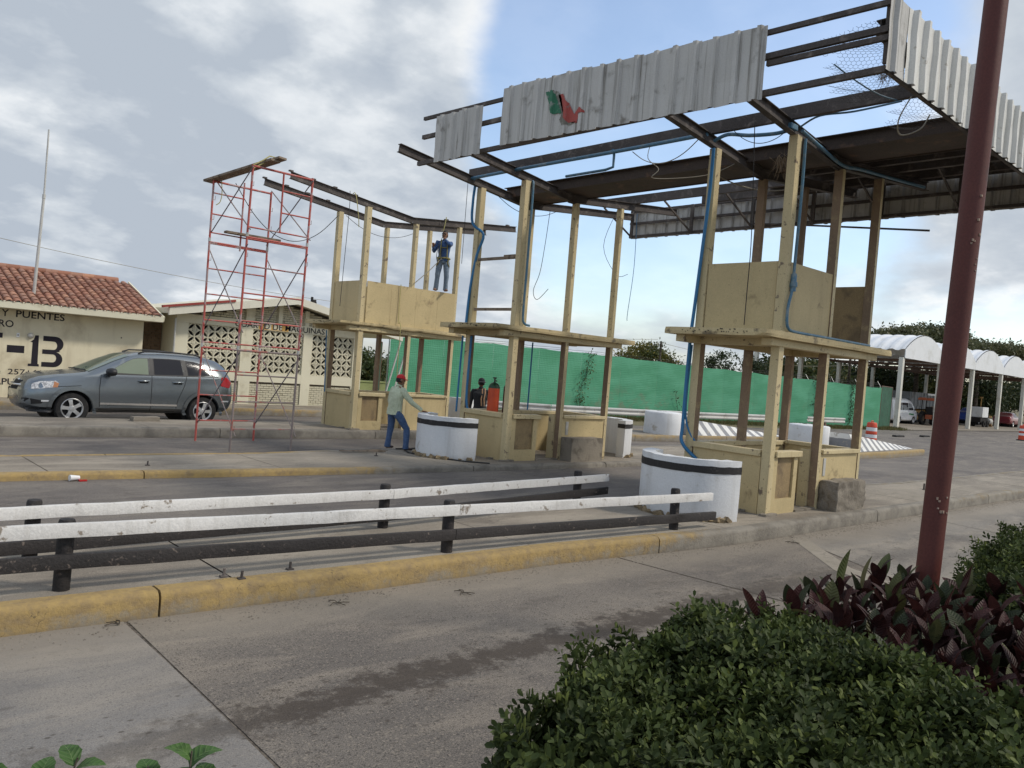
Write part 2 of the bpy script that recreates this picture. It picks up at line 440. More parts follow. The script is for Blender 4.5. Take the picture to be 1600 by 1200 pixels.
# ------------------------------------------------------------ ground materials
def ground_mat(name, base, dark, light, agg=0.35, big=0.35, rough=0.88, extra=None, bump=0.35, strk=0.3):
    mt = bpy.data.materials.new(name)
    mt.use_nodes = True
    t = mt.node_tree
    t.nodes.clear()
    N = NT(t)
    pos = N.n('ShaderNodeNewGeometry').outputs['Position']
    big_n = N.noise(pos, big, 6, 0.62, 0.4)
    mid = N.noise(N.vmul(pos, (0.55, 1.8, 1.0)), 1.1, 7, 0.66, 0.6)
    fine = N.noise(pos, 120, 3, 0.7)
    grav = N.n('ShaderNodeTexVoronoi', ins={'Vector': pos, 'Scale': 95.0})
    col = N.mix(N.ramp(big_n, 0.36, 0.64), dark, base)
    col = N.mix(N.ramp(mid, 0.44, 0.66, 0, 0.75), col, light)
    # tyre-polished lanes run along x: slow variation across y
    ln = N.noise(N.vmul(pos, (0.03, 1.0, 1.0)), 0.9, 3, 0.5)
    col = N.mix(N.ramp(ln, 0.42, 0.68, 0, strk), col, dark)
    gv = N.n('ShaderNodeCombineXYZ', ins={0: N.ramp(fine, 0.25, 0.75, 1 - agg, 1 + agg), 1: N.ramp(fine, 0.25, 0.75, 1 - agg, 1 + agg), 2: N.ramp(fine, 0.25, 0.75, 1 - agg, 1 + agg)}).outputs[0]
    col = N.mix(1.0, col, gv, 'MULTIPLY')
    gr = N.n('ShaderNodeSeparateColor', ins={0: grav.outputs['Color']}).outputs[0]
    col = N.mix(N.ramp(gr, 0.86, 0.97, 0, agg * 1.2), col, light)
    col = N.mix(N.ramp(gr, 0.03, 0.14, agg * 1.3, 0.0), col, (dark[0] * .45, dark[1] * .45, dark[2] * .45))
    # dark oily spots and blotches
    sp_ = N.n('ShaderNodeTexVoronoi', ins={'Vector': N.vmul(pos, (1.0, 1.7, 1.0)), 'Scale': 2.6})
    spr = N.n('ShaderNodeSeparateColor', ins={0: sp_.outputs['Color']})
    spm = N.math('MULTIPLY', N.ramp(N.math('ADD', sp_.outputs['Distance'], N.math('MULTIPLY', fine, .10)), 0.09, 0.20, 0.42, 0.0), N.ramp(spr.outputs[1], 0.62, 0.68))
    col = N.mix(spm, col, (dark[0] * .45, dark[1] * .42, dark[2] * .4))
    bl_ = N.noise(N.vmul(pos, (1, 1.5, 1), (3.3, 7.7, 0)), 2.4, 8, 0.72)
    col = N.mix(N.ramp(bl_, 0.54, 0.72, 0, 0.5), col, (dark[0] * .62, dark[1] * .59, dark[2] * .56))
    # fine cracks
    ck = N.n('ShaderNodeTexVoronoi', feature='DISTANCE_TO_EDGE', ins={'Vector': N.n('ShaderNodeVectorMath', operation='ADD', ins={0: pos, 1: N.n('ShaderNodeTexNoise', ins={'Vector': pos, 'Scale': 1.7, 'Detail': 5.0}).outputs['Color']}).outputs[0], 'Scale': 0.42}).outputs[0]
    ckm = N.math('MULTIPLY', N.ramp(ck, 0.0, 0.006, 0.45, 0.0), N.ramp(N.noise(pos, 0.5, 2), 0.5, 0.6))
    col = N.mix(ckm, col, (0.05, 0.044, 0.038))
    if extra: col = extra(N, pos, col)
    col = N.mix(1.0, col, (1.06, 1.02, 0.96), 'MULTIPLY')
    b = N.n('ShaderNodeBsdfPrincipled', ins={'Base Color': col, 'Roughness': rough})
    b.inputs['Specular IOR Level'].default_value = 0.3
    hb = N.math('ADD', N.math('MULTIPLY', fine, 0.6), N.math('MULTIPLY', mid, 1.0))
    bn = N.n('ShaderNodeBump', ins={'Strength': bump, 'Distance': 0.015, 'Height': hb})
    N.set(b.inputs['Normal'], bn.outputs[0])
    o = N.n('ShaderNodeOutputMaterial')
    t.links.new(b.outputs[0], o.inputs[0])
    return mt

def oil(N, pos, col):
    s = N.n('ShaderNodeSeparateXYZ', ins={0: pos})
    x, y = s.outputs[0], s.outputs[1]
    wob = N.noise(pos, 1.3, 6, 0.65)
    rag = N.noise(pos, 6.5, 6, 0.75)
    # long drip stain down the middle of the lane
    d = N.math('ABSOLUTE', N.math('SUBTRACT', y, N.math('ADD', 4.16, N.math('MULTIPLY', wob, 0.35))))
    d = N.math('ADD', d, N.math('MULTIPLY', N.math('SUBTRACT', rag, 0.5), 1.15))
    m_ = N.ramp(d, 0.06, 0.28, 0.80, 0.0)
    m_ = N.math('MULTIPLY', m_, N.ramp(x, 1.5, 2.5, 0.5, 1.0))
    m_ = N.math('MULTIPLY', m_, N.ramp(x, 5.5, 11.5, 1.0, 0.25))
    col = N.mix(m_, col, (0.045, 0.036, 0.030))
    # single drops scattered round it
    v = N.n('ShaderNodeTexVoronoi', ins={'Vector': N.vmul(pos, (1, 1.6, 1)), 'Scale': 9.5})
    near = N.ramp(N.math('ABSOLUTE', N.math('SUBTRACT', y, 4.3)), 0.35, 0.95, 1.0, 0.0)
    rr = N.n('ShaderNodeSeparateColor', ins={0: v.outputs['Color']}).outputs[0]
    dr = N.math('MULTIPLY', N.ramp(v.outputs['Distance'], 0.10, 0.24, 0.7, 0.0), N.ramp(rr, 0.30, 0.35))
    col = N.mix(N.math('MULTIPLY', dr, near), col, (0.05, 0.042, 0.036))
    # dusty light gutter along the kerb
    kk = N.math('ADD', N.math('SUBTRACT', 6.5, N.math('MULTIPLY', x, 0.055)), N.math('MULTIPLY', wob, -0.45))
    g = N.ramp(N.math('SUBTRACT', kk, y), 0.0, 0.75, 0.62, 0.0)
    col = N.mix(g, col, (0.26, 0.235, 0.20))
    return col

M['road'] = ground_mat('road_asphalt', (0.165, 0.152, 0.142), (0.115, 0.105, 0.102), (0.225, 0.205, 0.18), agg=0.4)
M['lane_dark'] = ground_mat('lane_worn_asphalt', (0.172, 0.157, 0.142), (0.122, 0.112, 0.105), (0.25, 0.222, 0.19), agg=0.6, extra=oil, bump=0.45)
M['lane_grey'] = ground_mat('lane_pale_concrete', (0.215, 0.212, 0.212), (0.155, 0.15, 0.148), (0.27, 0.25, 0.225), agg=0.3, extra=oil, bump=0.25)
M['lane_far'] = ground_mat('lane_far_concrete', (0.235, 0.222, 0.205), (0.165, 0.155, 0.145), (0.30, 0.275, 0.24), agg=0.3, extra=oil, bump=0.25)
M['island'] = ground_mat('island_concrete', (0.27, 0.245, 0.208), (0.175, 0.157, 0.136), (0.34, 0.308, 0.262), agg=0.28, bump=0.25, strk=0.15)
M['dust'] = ground_mat('dirt_ground', (0.17, 0.14, 0.09), (0.09, 0.095, 0.045), (0.24, 0.20, 0.14), agg=0.4, big=0.12, bump=0.6)

def kerb_mat(name, fade):
    """fade: list of (x, amount of yellow paint left)"""
    mt = bpy.data.materials.new(name)
    mt.use_nodes = True
    t = mt.node_tree; t.nodes.clear(); N = NT(t)
    pos = N.n('ShaderNodeNewGeometry').outputs['Position']
    x = N.n('ShaderNodeSeparateXYZ', ins={0: pos}).outputs[0]
    z = N.n('ShaderNodeSeparateXYZ', ins={0: pos}).outputs[2]
    am = 0.0
    cur = None
    for (xa, a), (xb, b_) in zip(fade[:-1], fade[1:]):
        seg = N.ramp(x, xa, xb, a, b_, smooth=False)
        if cur is None: cur = seg
        else:
            step = N.math('GREATER_THAN', x, xa)
            cur = N.math('ADD', N.math('MULTIPLY', seg, step), N.math('MULTIPLY', cur, N.math('SUBTRACT', 1.0, step)))
    n1_ = N.noise(pos, 3.2, 9, 0.68, 0.4)
    n2_ = N.noise(pos, 22, 6, 0.7)
    conc = N.mix(N.ramp(n1_, 0.35, 0.65), (0.25, 0.225, 0.185), (0.155, 0.138, 0.115))
    yel = N.mix(N.ramp(n2_, 0.3, 0.7), (0.40, 0.275, 0.10), (0.32, 0.225, 0.095))
    yel = N.mix(N.ramp(N.noise(pos, 7, 7, 0.7), 0.42, 0.68, 0, 0.8), yel, (0.23, 0.165, 0.09))
    wear = N.math('ADD', N.math('MULTIPLY', n1_, 0.6), N.math('MULTIPLY', n2_, 0.4))
    th = N.math('SUBTRACT', wear, N.math('SUBTRACT', 1.0, cur))
    zk = N.ramp(z, -0.16, -0.03, -0.16, 0.06)
    msk = N.ramp(N.math('ADD', N.math('ADD', N.math('MULTIPLY', cur, 0.86), zk), N.math('MULTIPLY', N.math('SUBTRACT', wear, 0.5), 1.6)), 0.34, 0.80)
    col = N.mix(msk, conc, yel)
    # ground-in dirt where tyres scrub the bottom of the face
    col = N.mix(N.ramp(N.math('ADD', z, N.math('MULTIPLY', n2_, 0.09)), -0.20, -0.10, 0.7, 0.0), col, (0.155, 0.13, 0.10))
    ck = N.n('ShaderNodeTexVoronoi', feature='DISTANCE_TO_EDGE', ins={'Vector': N.n('ShaderNodeVectorMath', operation='ADD', ins={0: pos, 1: N.n('ShaderNodeTexNoise', ins={'Vector': pos, 'Scale': 2.7, 'Detail': 5.0}).outputs['Color']}).outputs[0], 'Scale': 1.6}).outputs[0]
    col = N.mix(N.math('MULTIPLY', N.ramp(ck, 0.0, 0.008, 0.7, 0.0), N.ramp(n1_, 0.48, 0.56)), col, (0.07, 0.055, 0.04))
    b = N.n('ShaderNodeBsdfPrincipled', ins={'Base Color': col, 'Roughness': 0.85})
    bn = N.n('ShaderNodeBump', ins={'Strength': 0.6, 'Distance': 0.02, 'Height': n2_})
    N.set(b.inputs['Normal'], bn.outputs[0])
    o = N.n('ShaderNodeOutputMaterial'); t.links.new(b.outputs[0], o.inputs[0])
    return mt

M['kerbA'] = kerb_mat('kerb_paint_near', [(-20, 0.95), (7.5, 0.92), (9.8, 0.30), (15, 0.22), (19, 0.42), (60, 0.5)])
M['kerbB'] = kerb_mat('kerb_paint_middle', [(-20, 0.95), (6.8, 0.9), (9.2, 0.2), (22, 0.15), (24, 0.75), (60, 0.8)])
M['kerbC'] = kerb_mat('kerb_paint_far', [(-20, 0.0), (20, 0.0), (22, 0.65), (60, 0.7)])
M['kerbP'] = kerb_mat('kerb_paint_pavement', [(-20, 0.62), (30, 0.62), (60, 0.62)])

# ------------------------------------------------------------ ground, roads
g = MB()
g.add([(-900, -900, -0.30), (1500, -900, -0.30), (1500, 1500, -0.30), (-900, 1500, -0.30)], [(0, 1, 2, 3)])
tag(g.build('ground', M['dust']), kind='structure')
r = MB()
r.add([(-60, -14, -0.215), (170, -14, -0.215), (170, 22.3, -0.215), (60, 22.0, -0.215), (30, 22.6, -0.215), (22, 24.7, -0.215), (-60, 24.9, -0.215)], [(0, 1, 2, 3, 4, 5, 6)])
tag(r.build('road', M['road']), kind='structure')
r = MB()
r.add([(57, 22.2, -0.205), (130, 22.5, -0.205), (130, 44, -0.205), (57, 44, -0.205)], [(0, 1, 2, 3)])
tag(r.build('carport_pavement', M['lane_far']), kind='structure')
M['joint'] = mat('joint_filler', (0.075, 0.062, 0.048), (0.15, 0.125, 0.10), 14, (0.42, 0.58), rough=0.95, bump=0.6, bs=60, var=0.5)
# near lane: cast slabs with open joints
slabs = MB()
slabs.add([(-14, 2.5, -0.2045), (40, 2.5, -0.2045), (40, 5.2, -0.2045), (-14, 6.9, -0.2045)], [(0, 1, 2, 3)])
lane = slabs.build('near_lane', M['joint'])
tag(lane, kind='structure')
joints = [(-14, -14.0), (-7.0, -7.0), (-2.4, -2.4), (2.12, 2.03), (7.6, 7.9), (11.3, 9.3), (16.0, 15.2), (21.5, 20.5), (30, 29), (40, 40)]
def kx(x):   # front kerb of the near island
    P = [(-16, 7.3), (1.3, 6.43), (4.3, 6.22), (6.6, 6.13), (9.9, 5.76), (13.8, 5.72), (22.6, 5.58), (45, 5.3)]
    return float(np.interp(x, [p[0] for p in P], [p[1] for p in P]))
smats = ['lane_grey', 'lane_grey', 'lane_grey', 'lane_dark', 'lane_dark', 'lane_far', 'lane_far', 'lane_dark', 'lane_far']
for i in range(len(joints) - 1):
    (ta, ba), (tb, bb) = joints[i], joints[i + 1]
    gp = 0.016
    mb = MB()
    n = 10
    vs = []
    for k in range(n + 1):
        f_ = k / n
        xt = ta + gp + (tb - ta - 2 * gp) * f_; xb = ba + gp + (bb - ba - 2 * gp) * f_
        yt = kx(xt) + 0.05
        jit = 0.012 if k in (0, n) else 0
        vs += [(xb, 2.5, -0.2), (xb + (xt - xb) * .25 + rnd.uniform(-jit, jit), 2.5 + (yt - 2.5) * .25, -0.2), (xb + (xt - xb) * .5 + rnd.uniform(-jit, jit), 2.5 + (yt - 2.5) * .5, -0.2), (xb + (xt - xb) * .75 + rnd.uniform(-jit, jit), 2.5 + (yt - 2.5) * .75, -0.2), (xt, yt, -0.2)]
    fs = []
    for k in range(n):
        for j in range(4):
            a = k * 5 + j
            fs.append((a, a + 5, a + 6, a + 1))
    mb.add(vs, fs)
    mb.build('concrete_slab', M[smats[i]], lane, recalc=False)
rp_ = MB()
q_ = [(11.45, 5.60), (11.15, 5.66), (9.75, 4.35), (9.35, 3.3), (9.7, 3.3), (10.1, 4.3)]
rp_.add([(a, b_, -0.1965) for a, b_ in q_], [tuple(range(6))])
rp_.build('repair_strip', ground_mat('repair_concrete', (0.27, 0.25, 0.215), (0.23, 0.21, 0.18), (0.31, 0.285, 0.25), agg=0.15), lane)
# raised asphalt of the lane between the first two islands
r = MB()
r.add([(-30, 7.9, -0.1), (20, 7.0, -0.1), (20, 12.0, -0.1), (-30, 14.0, -0.1), (30, 7.0, -0.212), (30, 12.0, -0.212)], [(0, 1, 2, 3), (1, 4, 5, 2)])
tag(r.build('middle_lane', M['road'], recalc=False), kind='structure')

# ------------------------------------------------------------ toll islands with kerb segments
def interp(P, x):
    return float(np.interp(x, [p[0] for p in P], [p[1] for p in P]))

def island(name, front, back, x0, x1, kmat, zb, joints_k, slabw=3.4, two=True):
    base = MB()
    xs = np.arange(x0, x1 + .01, 1.0)
    v = []; f = []
    for x in xs:
        yf, yb = interp(front, x) + 0.05, interp(back, x) - 0.05
        v += [(x, yf, -0.02), (x, yb, -0.02)]
    for i in range(len(xs) - 1):
        f.append((2 * i, 2 * i + 2, 2 * i + 3, 2 * i + 1))
    base.add(v, f)
    root = base.build(name, M['soil'], recalc=False)
    tag(root, kind='structure')
    # pavement slabs between the kerbs
    x = x0
    while x < x1 - 0.2:
        xe = min(x + slabw, x1)
        mb = MB(); n = 6; v = []; f = []
        for k in range(n + 1):
            q = x + 0.008 + (xe - x - 0.016) * k / n
            yf, yb = interp(front, q) + 0.19, interp(back, q) - (0.19 if two else 0.02)
            for j in range(4):
                v.append((q, yf + (yb - yf) * j / 3, rnd.uniform(-.002, .002)))
        for k in range(n):
            for j in range(3):
                a = k * 4 + j
                f.append((a, a + 4, a + 5, a + 1))
        mb.add(v, f)
        mb.build('pavement_slab', M['island'], root, recalc=False)
        x = xe
    # kerb stones
    for side, line in (('f', front), ('b', back)) if two else (('f', front),):
        s = 1 if side == 'f' else -1
        js = [x0] + joints_k + [x1]
        for a, b_ in zip(js[:-1], js[1:]):
            n = max(2, int((b_ - a) / 0.16))
            mb = MB(); v = []; f = []
            prof = [(0.0, zb), (0.0, -0.045), (0.012, -0.014), (0.035, 0.004), (0.10, 0.006), (0.182, 0.004), (0.182, zb)]
            L = len(prof)
            for k in range(n + 1):
                q = a + 0.009 + (b_ - a - 0.018) * k / n
                yy = interp(line, q)
                wob = 0.006 * math.sin(q * 2.3 + len(name)) + rnd.uniform(-.003, .003)
                chip = rnd.uniform(0, .014) if rnd.random() < .22 else 0
                for j, (dy, z) in enumerate(prof):
                    jj = 0.004 * rnd.uniform(-1, 1)
                    if j in (2, 3): v.append((q, yy + s * (dy + wob + chip), z - chip))
                    else: v.append((q, yy + s * (dy + (wob + jj if j < 2 else 0)), z + (jj * .5 if 0 < j < L - 1 else 0)))
            for k in range(n):
                for j in range(L - 1):
                    a0 = k * L + j
                    f.append((a0, a0 + L, a0 + L + 1, a0 + 1))
            f.append(tuple(range(L))); f.append(tuple(n * L + j for j in range(L - 1, -1, -1)))
            mb.add(v, f)
            mb.build('kerb_stone', M[kmat], root, smooth=50)
    return root

A_FRONT = [(-16, 7.3), (1.3, 6.43), (4.3, 6.22), (6.6, 6.13), (9.9, 5.76), (13.8, 5.72), (22.6, 5.58), (45, 5.3)]
A_BACK = [(-16, 9.3), (1.3, 8.35), (9.9, 8.25), (14, 8.15), (19.4, 7.5), (29.6, 7.45), (45, 7.2)]
B_FRONT = [(-16, 13.6), (2.4, 12.45), (4.9, 12.2), (8.2, 11.9), (11.2, 11.74), (15.1, 11.6), (30, 11.75), (36, 12.2)]
B_BACK = [(-16, 15.0), (2.75, 14.35), (6.8, 14.2), (9, 14.45), (15, 14.45), (30, 14.3), (36, 13.4)]
C_FRONT = [(-16, 19.9), (3.6, 18.6), (7.3, 18.33), (10, 18.1), (16, 17.75), (24, 16.9), (32, 16.2)]
C_BACK = [(-16, 21.4), (3.9, 20.62), (8.5, 20.3), (16, 20.2), (24, 19.2), (32, 17.6)]
island('near_toll_island', A_FRONT, A_BACK, -14, 44, 'kerbA', -0.29, [-9, -4, 2.36, 8.3, 14.3, 20, 26, 32, 38])
island('middle_toll_island', B_FRONT, B_BACK, -14, 34.3, 'kerbB', -0.29, [-8, -2, 4.2, 10.2, 14.0, 19, 24, 29])
island('far_toll_island', C_FRONT, C_BACK, -14, 31.2, 'kerbC', -0.29, [-8, -3, 3.4, 7.9, 12.0, 17, 22, 27])
P_FRONT = [(-20, 26.0), (4.5, 24.7), (13.8, 24.1), (19, 23.9)]
P_BACK = [(-20, 30.0), (19, 30)]
island('building_pavement', P_FRONT, P_BACK, -18, 18.6, 'kerbP', -0.29, [-10, -4, 2, 8, 14], two=False)

# planting bed beside the near lane, where the photographer stands
bed = MB()
bv = []; bf = []
nx, ny = 40, 14
for i in range(nx + 1):
    for j in range(ny + 1):
        x = -8 + 30 * i / nx; y = -2.6 + 5.0 * j / ny
        bv.append((x, y, -0.03 + 0.03 * math.sin(x * 1.7 + y) + rnd.uniform(-.012, .012)))
for i in range(nx):
    for j in range(ny):
        a = i * (ny + 1) + j
        bf.append((a, a + ny + 1, a + ny + 2, a + 1))
bed.add(bv, bf)
bd = bed.build('planting_bed', M['soil'], smooth=180, recalc=False)
tag(bd, kind='structure')
for i in range(10):
    k = MB()
    x = -8 + i * 3
    k.box(x + .008, x + 2.992, 2.4, 2.56, -0.29, -0.005)
    k.build('kerb_stone', M['kerbC'], bd, bevel=0.015)
# ------------------------------------------------------------ toll booths
BX = 11.42
BOOTH_Y = {'A': 6.25, 'B': 12.26, 'C': 18.26}
LM, LR, BW = 1.594, 3.22, 1.57
ZB, ZS0, ZS1, ZP = 2.625, 2.745, 2.85, 3.957

def rough_box(x0, x1, y0, y1, z0, z1, amp, n=10, mats=None, round_=0.0, name='x', parent=None, seed=1):
    """subdivided box with broken, displaced faces"""
    import bmesh
    from mathutils import noise as mn
    bm = bmesh.new()
    bmesh.ops.create_cube(bm, size=1)
    bmesh.ops.subdivide_edges(bm, edges=bm.edges, cuts=n, use_grid_fill=True)
    cx, cy, cz = (x0 + x1) / 2, (y0 + y1) / 2, (z0 + z1) / 2
    for v in bm.verts:
        p = v.co.copy()
        if round_:
            q = p * 2
            l4 = (abs(q.x) ** 6 + abs(q.y) ** 6 + abs(q.z) ** 6) ** (1 / 6)
            if l4 > 0: q = q / l4 * max(abs(q.x), abs(q.y), abs(q.z))
            p = p * (1 - round_) + q / 2 * round_
        w = Vector((cx + p.x * (x1 - x0), cy + p.y * (y1 - y0), cz + p.z * (z1 - z0)))
        d = mn.noise(w * 5 + Vector((seed, 0, 0))) * amp + mn.noise(w * 17 + Vector((seed, 3, 0))) * amp * .5
        w += Vector((p.x, p.y, p.z)).normalized() * d
        v.co = w
    me = bpy.data.meshes.new(name)
    bm.to_mesh(me); bm.free()
    for q in (mats if isinstance(mats, list) else [mats]): me.materials.append(q)
    me.polygons.foreach_set('use_smooth', [True] * len(me.polygons))
    me.set_sharp_from_angle(angle=math.radians(40))
    o = bpy.data.objects.new(name, me)
    link(o, parent)
    return o

def sloped_slab(parent, chips):
    """roof slab of the booth, with ragged edges where plaster broke off"""
    x0, x1, y0, y1 = -0.633, LR + 0.633, -0.145, BW + 0.145
    mb = MB()
    n = 44
    pts = []
    for k in range(n): pts.append((x0 + (x1 - x0) * k / n, y0))
    for k in range(16): pts.append((x1, y0 + (y1 - y0) * k / 16))
    for k in range(n): pts.append((x1 - (x1 - x0) * k / n, y1))
    for k in range(16): pts.append((x0, y1 - (y1 - y0) * k / 16))
    top, mid, low = [], [], []
    for (x, y) in pts:
        c = 0
        for (cx, cy, rad, am) in chips:
            d = math.hypot(x - cx, y - cy)
            if d < rad: c = max(c, am * (1 - d / rad) ** .5 * rnd.uniform(.5, 1.2))
        w = rnd.uniform(-.004, .004)
        ix = (0.5 if x < 1 else -0.5); iy = (1 if y < .5 else -1)
        edge_y = abs(y - y0) < .01 or abs(y - y1) < .01
        ox = 0 if edge_y else (1 if x < 1 else -1); oy = (1 if y < .5 else -1) if edge_y else 0
        top.append((x + ox * (.012 + c * .35), y + oy * (.012 + c * .35), ZS1 + w))
        mid.append((x + ox * c * .6 + ox * w, y + oy * c * .6 + oy * w, ZS0 + .045))
        low.append((x + ox * c, y + oy * c, ZS0 + w * .6 + (c * .25)))
    m_ = len(pts)
    faces = [tuple(range(m_))]
    for i in range(m_):
        j = (i + 1) % m_
        faces.append((m_ + i, m_ + j, j, i))
        faces.append((2 * m_ + i, 2 * m_ + j, m_ + j, m_ + i))
    faces.append(tuple(range(3 * m_ - 1, 2 * m_ - 1, -1)))
    mb.add(top + mid + low, faces)
    return mb.build('roof_slab', M['slab'], parent)

def booth(key, label, panels, chips, short_front=True, block=None):
    t = thing('toll_booth', label, 'toll booth', (BX, BOOTH_Y[key], 0), 0, 'toll booths of the plaza')
    def part(name, m_, f, **kw):
        mb = MB(); f(mb)
        return mb.build(name, m_, t, **kw)
    rb = {0: 5.893, 1: 5.722, 2: 5.902}
    xs = [(0.0, 0.14), (LM, LM + 0.095), (LR - 0.09, LR)]
    for i, (xa, xb) in enumerate(xs):
        for back in (0, 1):
            ya, yb = (0.0, 0.145) if not back else (BW - 0.145, BW)
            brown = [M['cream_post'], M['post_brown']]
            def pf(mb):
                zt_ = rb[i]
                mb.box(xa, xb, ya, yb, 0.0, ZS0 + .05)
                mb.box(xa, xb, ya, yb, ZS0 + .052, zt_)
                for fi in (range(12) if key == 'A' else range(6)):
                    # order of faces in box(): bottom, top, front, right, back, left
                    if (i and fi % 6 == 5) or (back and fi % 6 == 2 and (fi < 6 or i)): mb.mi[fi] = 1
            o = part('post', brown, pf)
    # low walls: left side, short piece before the door, piece after the door, right side, back
    eps = 0.012
    part('wall_panel', M['cream'], lambda mb: mb.box(eps, 0.115, 0.162, BW - 0.162, 0.0, 0.90))
    part('wall_panel', M['cream'], lambda mb: (mb.box(0.152, 0.27, eps, 0.115, 0.0, 0.90), mb.box(0.80, 0.92, eps, 0.115, 0, 0.90), mb.box(0.27, 0.80, eps, 0.115, 0, 0.24)))
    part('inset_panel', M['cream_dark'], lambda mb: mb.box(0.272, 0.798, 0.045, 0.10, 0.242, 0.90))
    part('wall_panel', M['cream'], lambda mb: mb.box(LM + 0.112, LR - 0.102, eps, 0.115, 0.0, 0.93))
    part('wall_panel', M['cream'], lambda mb: mb.box(LR - 0.115, LR - eps, 0.162, BW - 0.162, 0.0, 0.93))
    part('wall_panel', M['cream'], lambda mb: mb.box(0.152, LR - 0.102, BW - 0.115, BW - eps, 0.0, 0.90))
    # sills
    part('sill', M['cream_post'], lambda mb: mb.box(-0.035, 0.15, 0.164, BW - 0.164, 0.902, 1.0), bevel=0.008)
    part('sill', M['cream_post'], lambda mb: mb.box(0.154, 0.98, -0.035, 0.15, 0.902, 0.998), bevel=0.008)
    part('sill', M['cream_post'], lambda mb: mb.box(LM + 0.114, LR - 0.104, -0.035, 0.15, 0.932, 1.003), bevel=0.008)
    part('sill', M['cream_post'], lambda mb: mb.box(LR - 0.15, LR + 0.035, 0.164, BW - 0.164, 0.932, 1.003), bevel=0.008)
    part('sill', M['cream_post'], lambda mb: mb.box(0.154, LR - 0.104, BW - 0.15, BW + 0.035, 0.902, 0.985), bevel=0.008)
    # door threshold, jamb, floor
    part('threshold', M['bare'], lambda mb: mb.box(0.922, LM - 0.002, -0.02, 0.13, 0.0, 0.035))
    part('door_jamb', M['cream_post'], lambda mb: mb.box(LM - 0.05, LM - 0.003, 0.13, 0.30, 0.0, 0.99))
    part('booth_floor', M['bare'], lambda mb: mb.box(0.118, LR - 0.118, 0.118, BW - 0.118, 0.004, 0.02))
    # header beams and slab
    part('header_beam', M['cream_post'], lambda mb: mb.box(-0.30, LR + 0.30, -0.025, 0.15, ZB + .003, ZS0), bevel=0.006)
    part('header_beam', M['cream_post'], lambda mb: mb.box(-0.48, LR + 0.30, BW - 0.15, BW + 0.025, ZB + .003, ZS0), bevel=0.006)
    part('header_beam', M['cream_post'], lambda mb: mb.box(-0.02, 0.13, 0.152, BW - 0.152, ZB + .003, ZS0))
    part('header_beam', M['cream_post'], lambda mb: mb.box(LR - 0.13, LR + 0.02, 0.152, BW - 0.152, ZB + .003, ZS0))
    sloped_slab(t, chips)
    # plywood / sheet panels of the upper storey
    z0 = ZS1 + 0.004
    if 'left' in panels:
        part('upper_panel', M['cream'], lambda mb: mb.box(0.02, 0.05, 0.162, BW - 0.162, z0, ZP))
    if 'front' in panels:
        xe = panels['front']
        segs = [(0.152, LM - 0.002)] if xe < 2 else [(0.152, 0.92), (0.924, 1.75), (1.754, 2.5), (2.504, LR - 0.102)]
        for a, b_ in segs:
            yy = 0.02 if xe < 2 else -0.032
            part('upper_panel', M['cream'], lambda mb: mb.box(a, b_, yy, yy + 0.03, z0, ZP + rnd.uniform(-.004, .004)))
    if 'right' in panels:
        part('upper_panel', M['cream_dark'] if panels['right'] == 'dark' else M['cream'],  # dark option paints the shade of the inner face into the panel
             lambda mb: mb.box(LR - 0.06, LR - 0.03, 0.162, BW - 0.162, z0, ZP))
    if 'back' in panels:
        part('upper_panel', M['cream'], lambda mb: mb.box(0.152, LR - 0.102, BW - 0.05, BW - 0.02, z0, ZP))
    if 'rails' in panels:
        for z in (3.2, 4.30):
            part('cross_rail', M['plank'], lambda mb: mb.box(0.04, 0.09, 0.162, BW - 0.162, z - .03, z + .03))
        part('splice', M['plank'], lambda mb: mb.box(0.03, 0.10, 0.20, 0.55, 4.29, 4.36))
    # concrete bumper cast in front of the right hand wall
    if block == 'rough':
        rough_box(LM + 0.12, LR - 0.42, -0.33, 0.004, -0.02, 0.50, 0.035, n=22, mats=M['bare'], round_=0.3, name='concrete_bumper', parent=t, seed=3)
    elif block == 'smooth':
        rough_box(LM + 0.10, LR - 0.48, -0.34, 0.0, 0.0, 0.52, 0.008, n=8, mats=M['bare'], name='concrete_bumper', parent=t, seed=5)
    # narrow grey plate screwed to the wall right of the door
    if block:
        part('cover_plate', M['galv'], lambda mb: mb.box(LM + 0.22, LM + 0.30, -0.002, 0.011, 0.56, 0.86))
    # crumbled mortar at the foot
    for (xx, yy) in ((0.0, -0.03), (0.02, 0.4)):
        rough_box(xx - .12, xx + .2, yy - .05, yy + .07, -0.01, 0.035, 0.02, n=5, mats=M['bare'], name='crumbled_mortar', parent=t, seed=9 + yy)
    # bolt heads and nail holes
    mb = MB()
    for i in range(26):
        sx = 0
        if sx:
            x, z = rnd.uniform(0.2, 0.9), rnd.uniform(0.3, 0.85)
            mb.box(x, x + .008, 0.004, 0.02, z, z + .008)
        else:
            y, z = rnd.uniform(.2, 1.4), rnd.uniform(2.77, 2.83)
            mb.box(-0.636, -0.62, y, y + .014, z, z + .014)
    mb.build('nail_holes', M['dark'], t)
    return t

bA = booth('A', 'nearest cream toll booth with boarded upper corner and rough concrete bumper',
           dict(left=1, front=1.5, right='dark'), [(-0.63, -0.15, 0.22, 0.08), (2.4, -0.145, 0.5, 0.03), (-0.63, 0.8, 0.2, 0.02)], block='rough')
bB = booth('B', 'middle cream toll booth with open upper storey and square grey concrete bumper', dict(rails=1),
           [(-0.63, 0.5, 0.6, 0.07), (-0.5, -0.15, 0.5, 0.09), (0.6, -.145, 0.5, 0.03)], block='smooth')
bC = booth('C', 'farthest cream toll booth beside the red scaffold, upper storey fully boarded and broken slab edge',
           dict(left=1, front=3.2, right=1, back=1), [(-0.63, -0.145, 0.9, 0.10), (0.4, -0.145, 0.8, 0.09), (1.9, -0.145, 0.8, 0.05)])
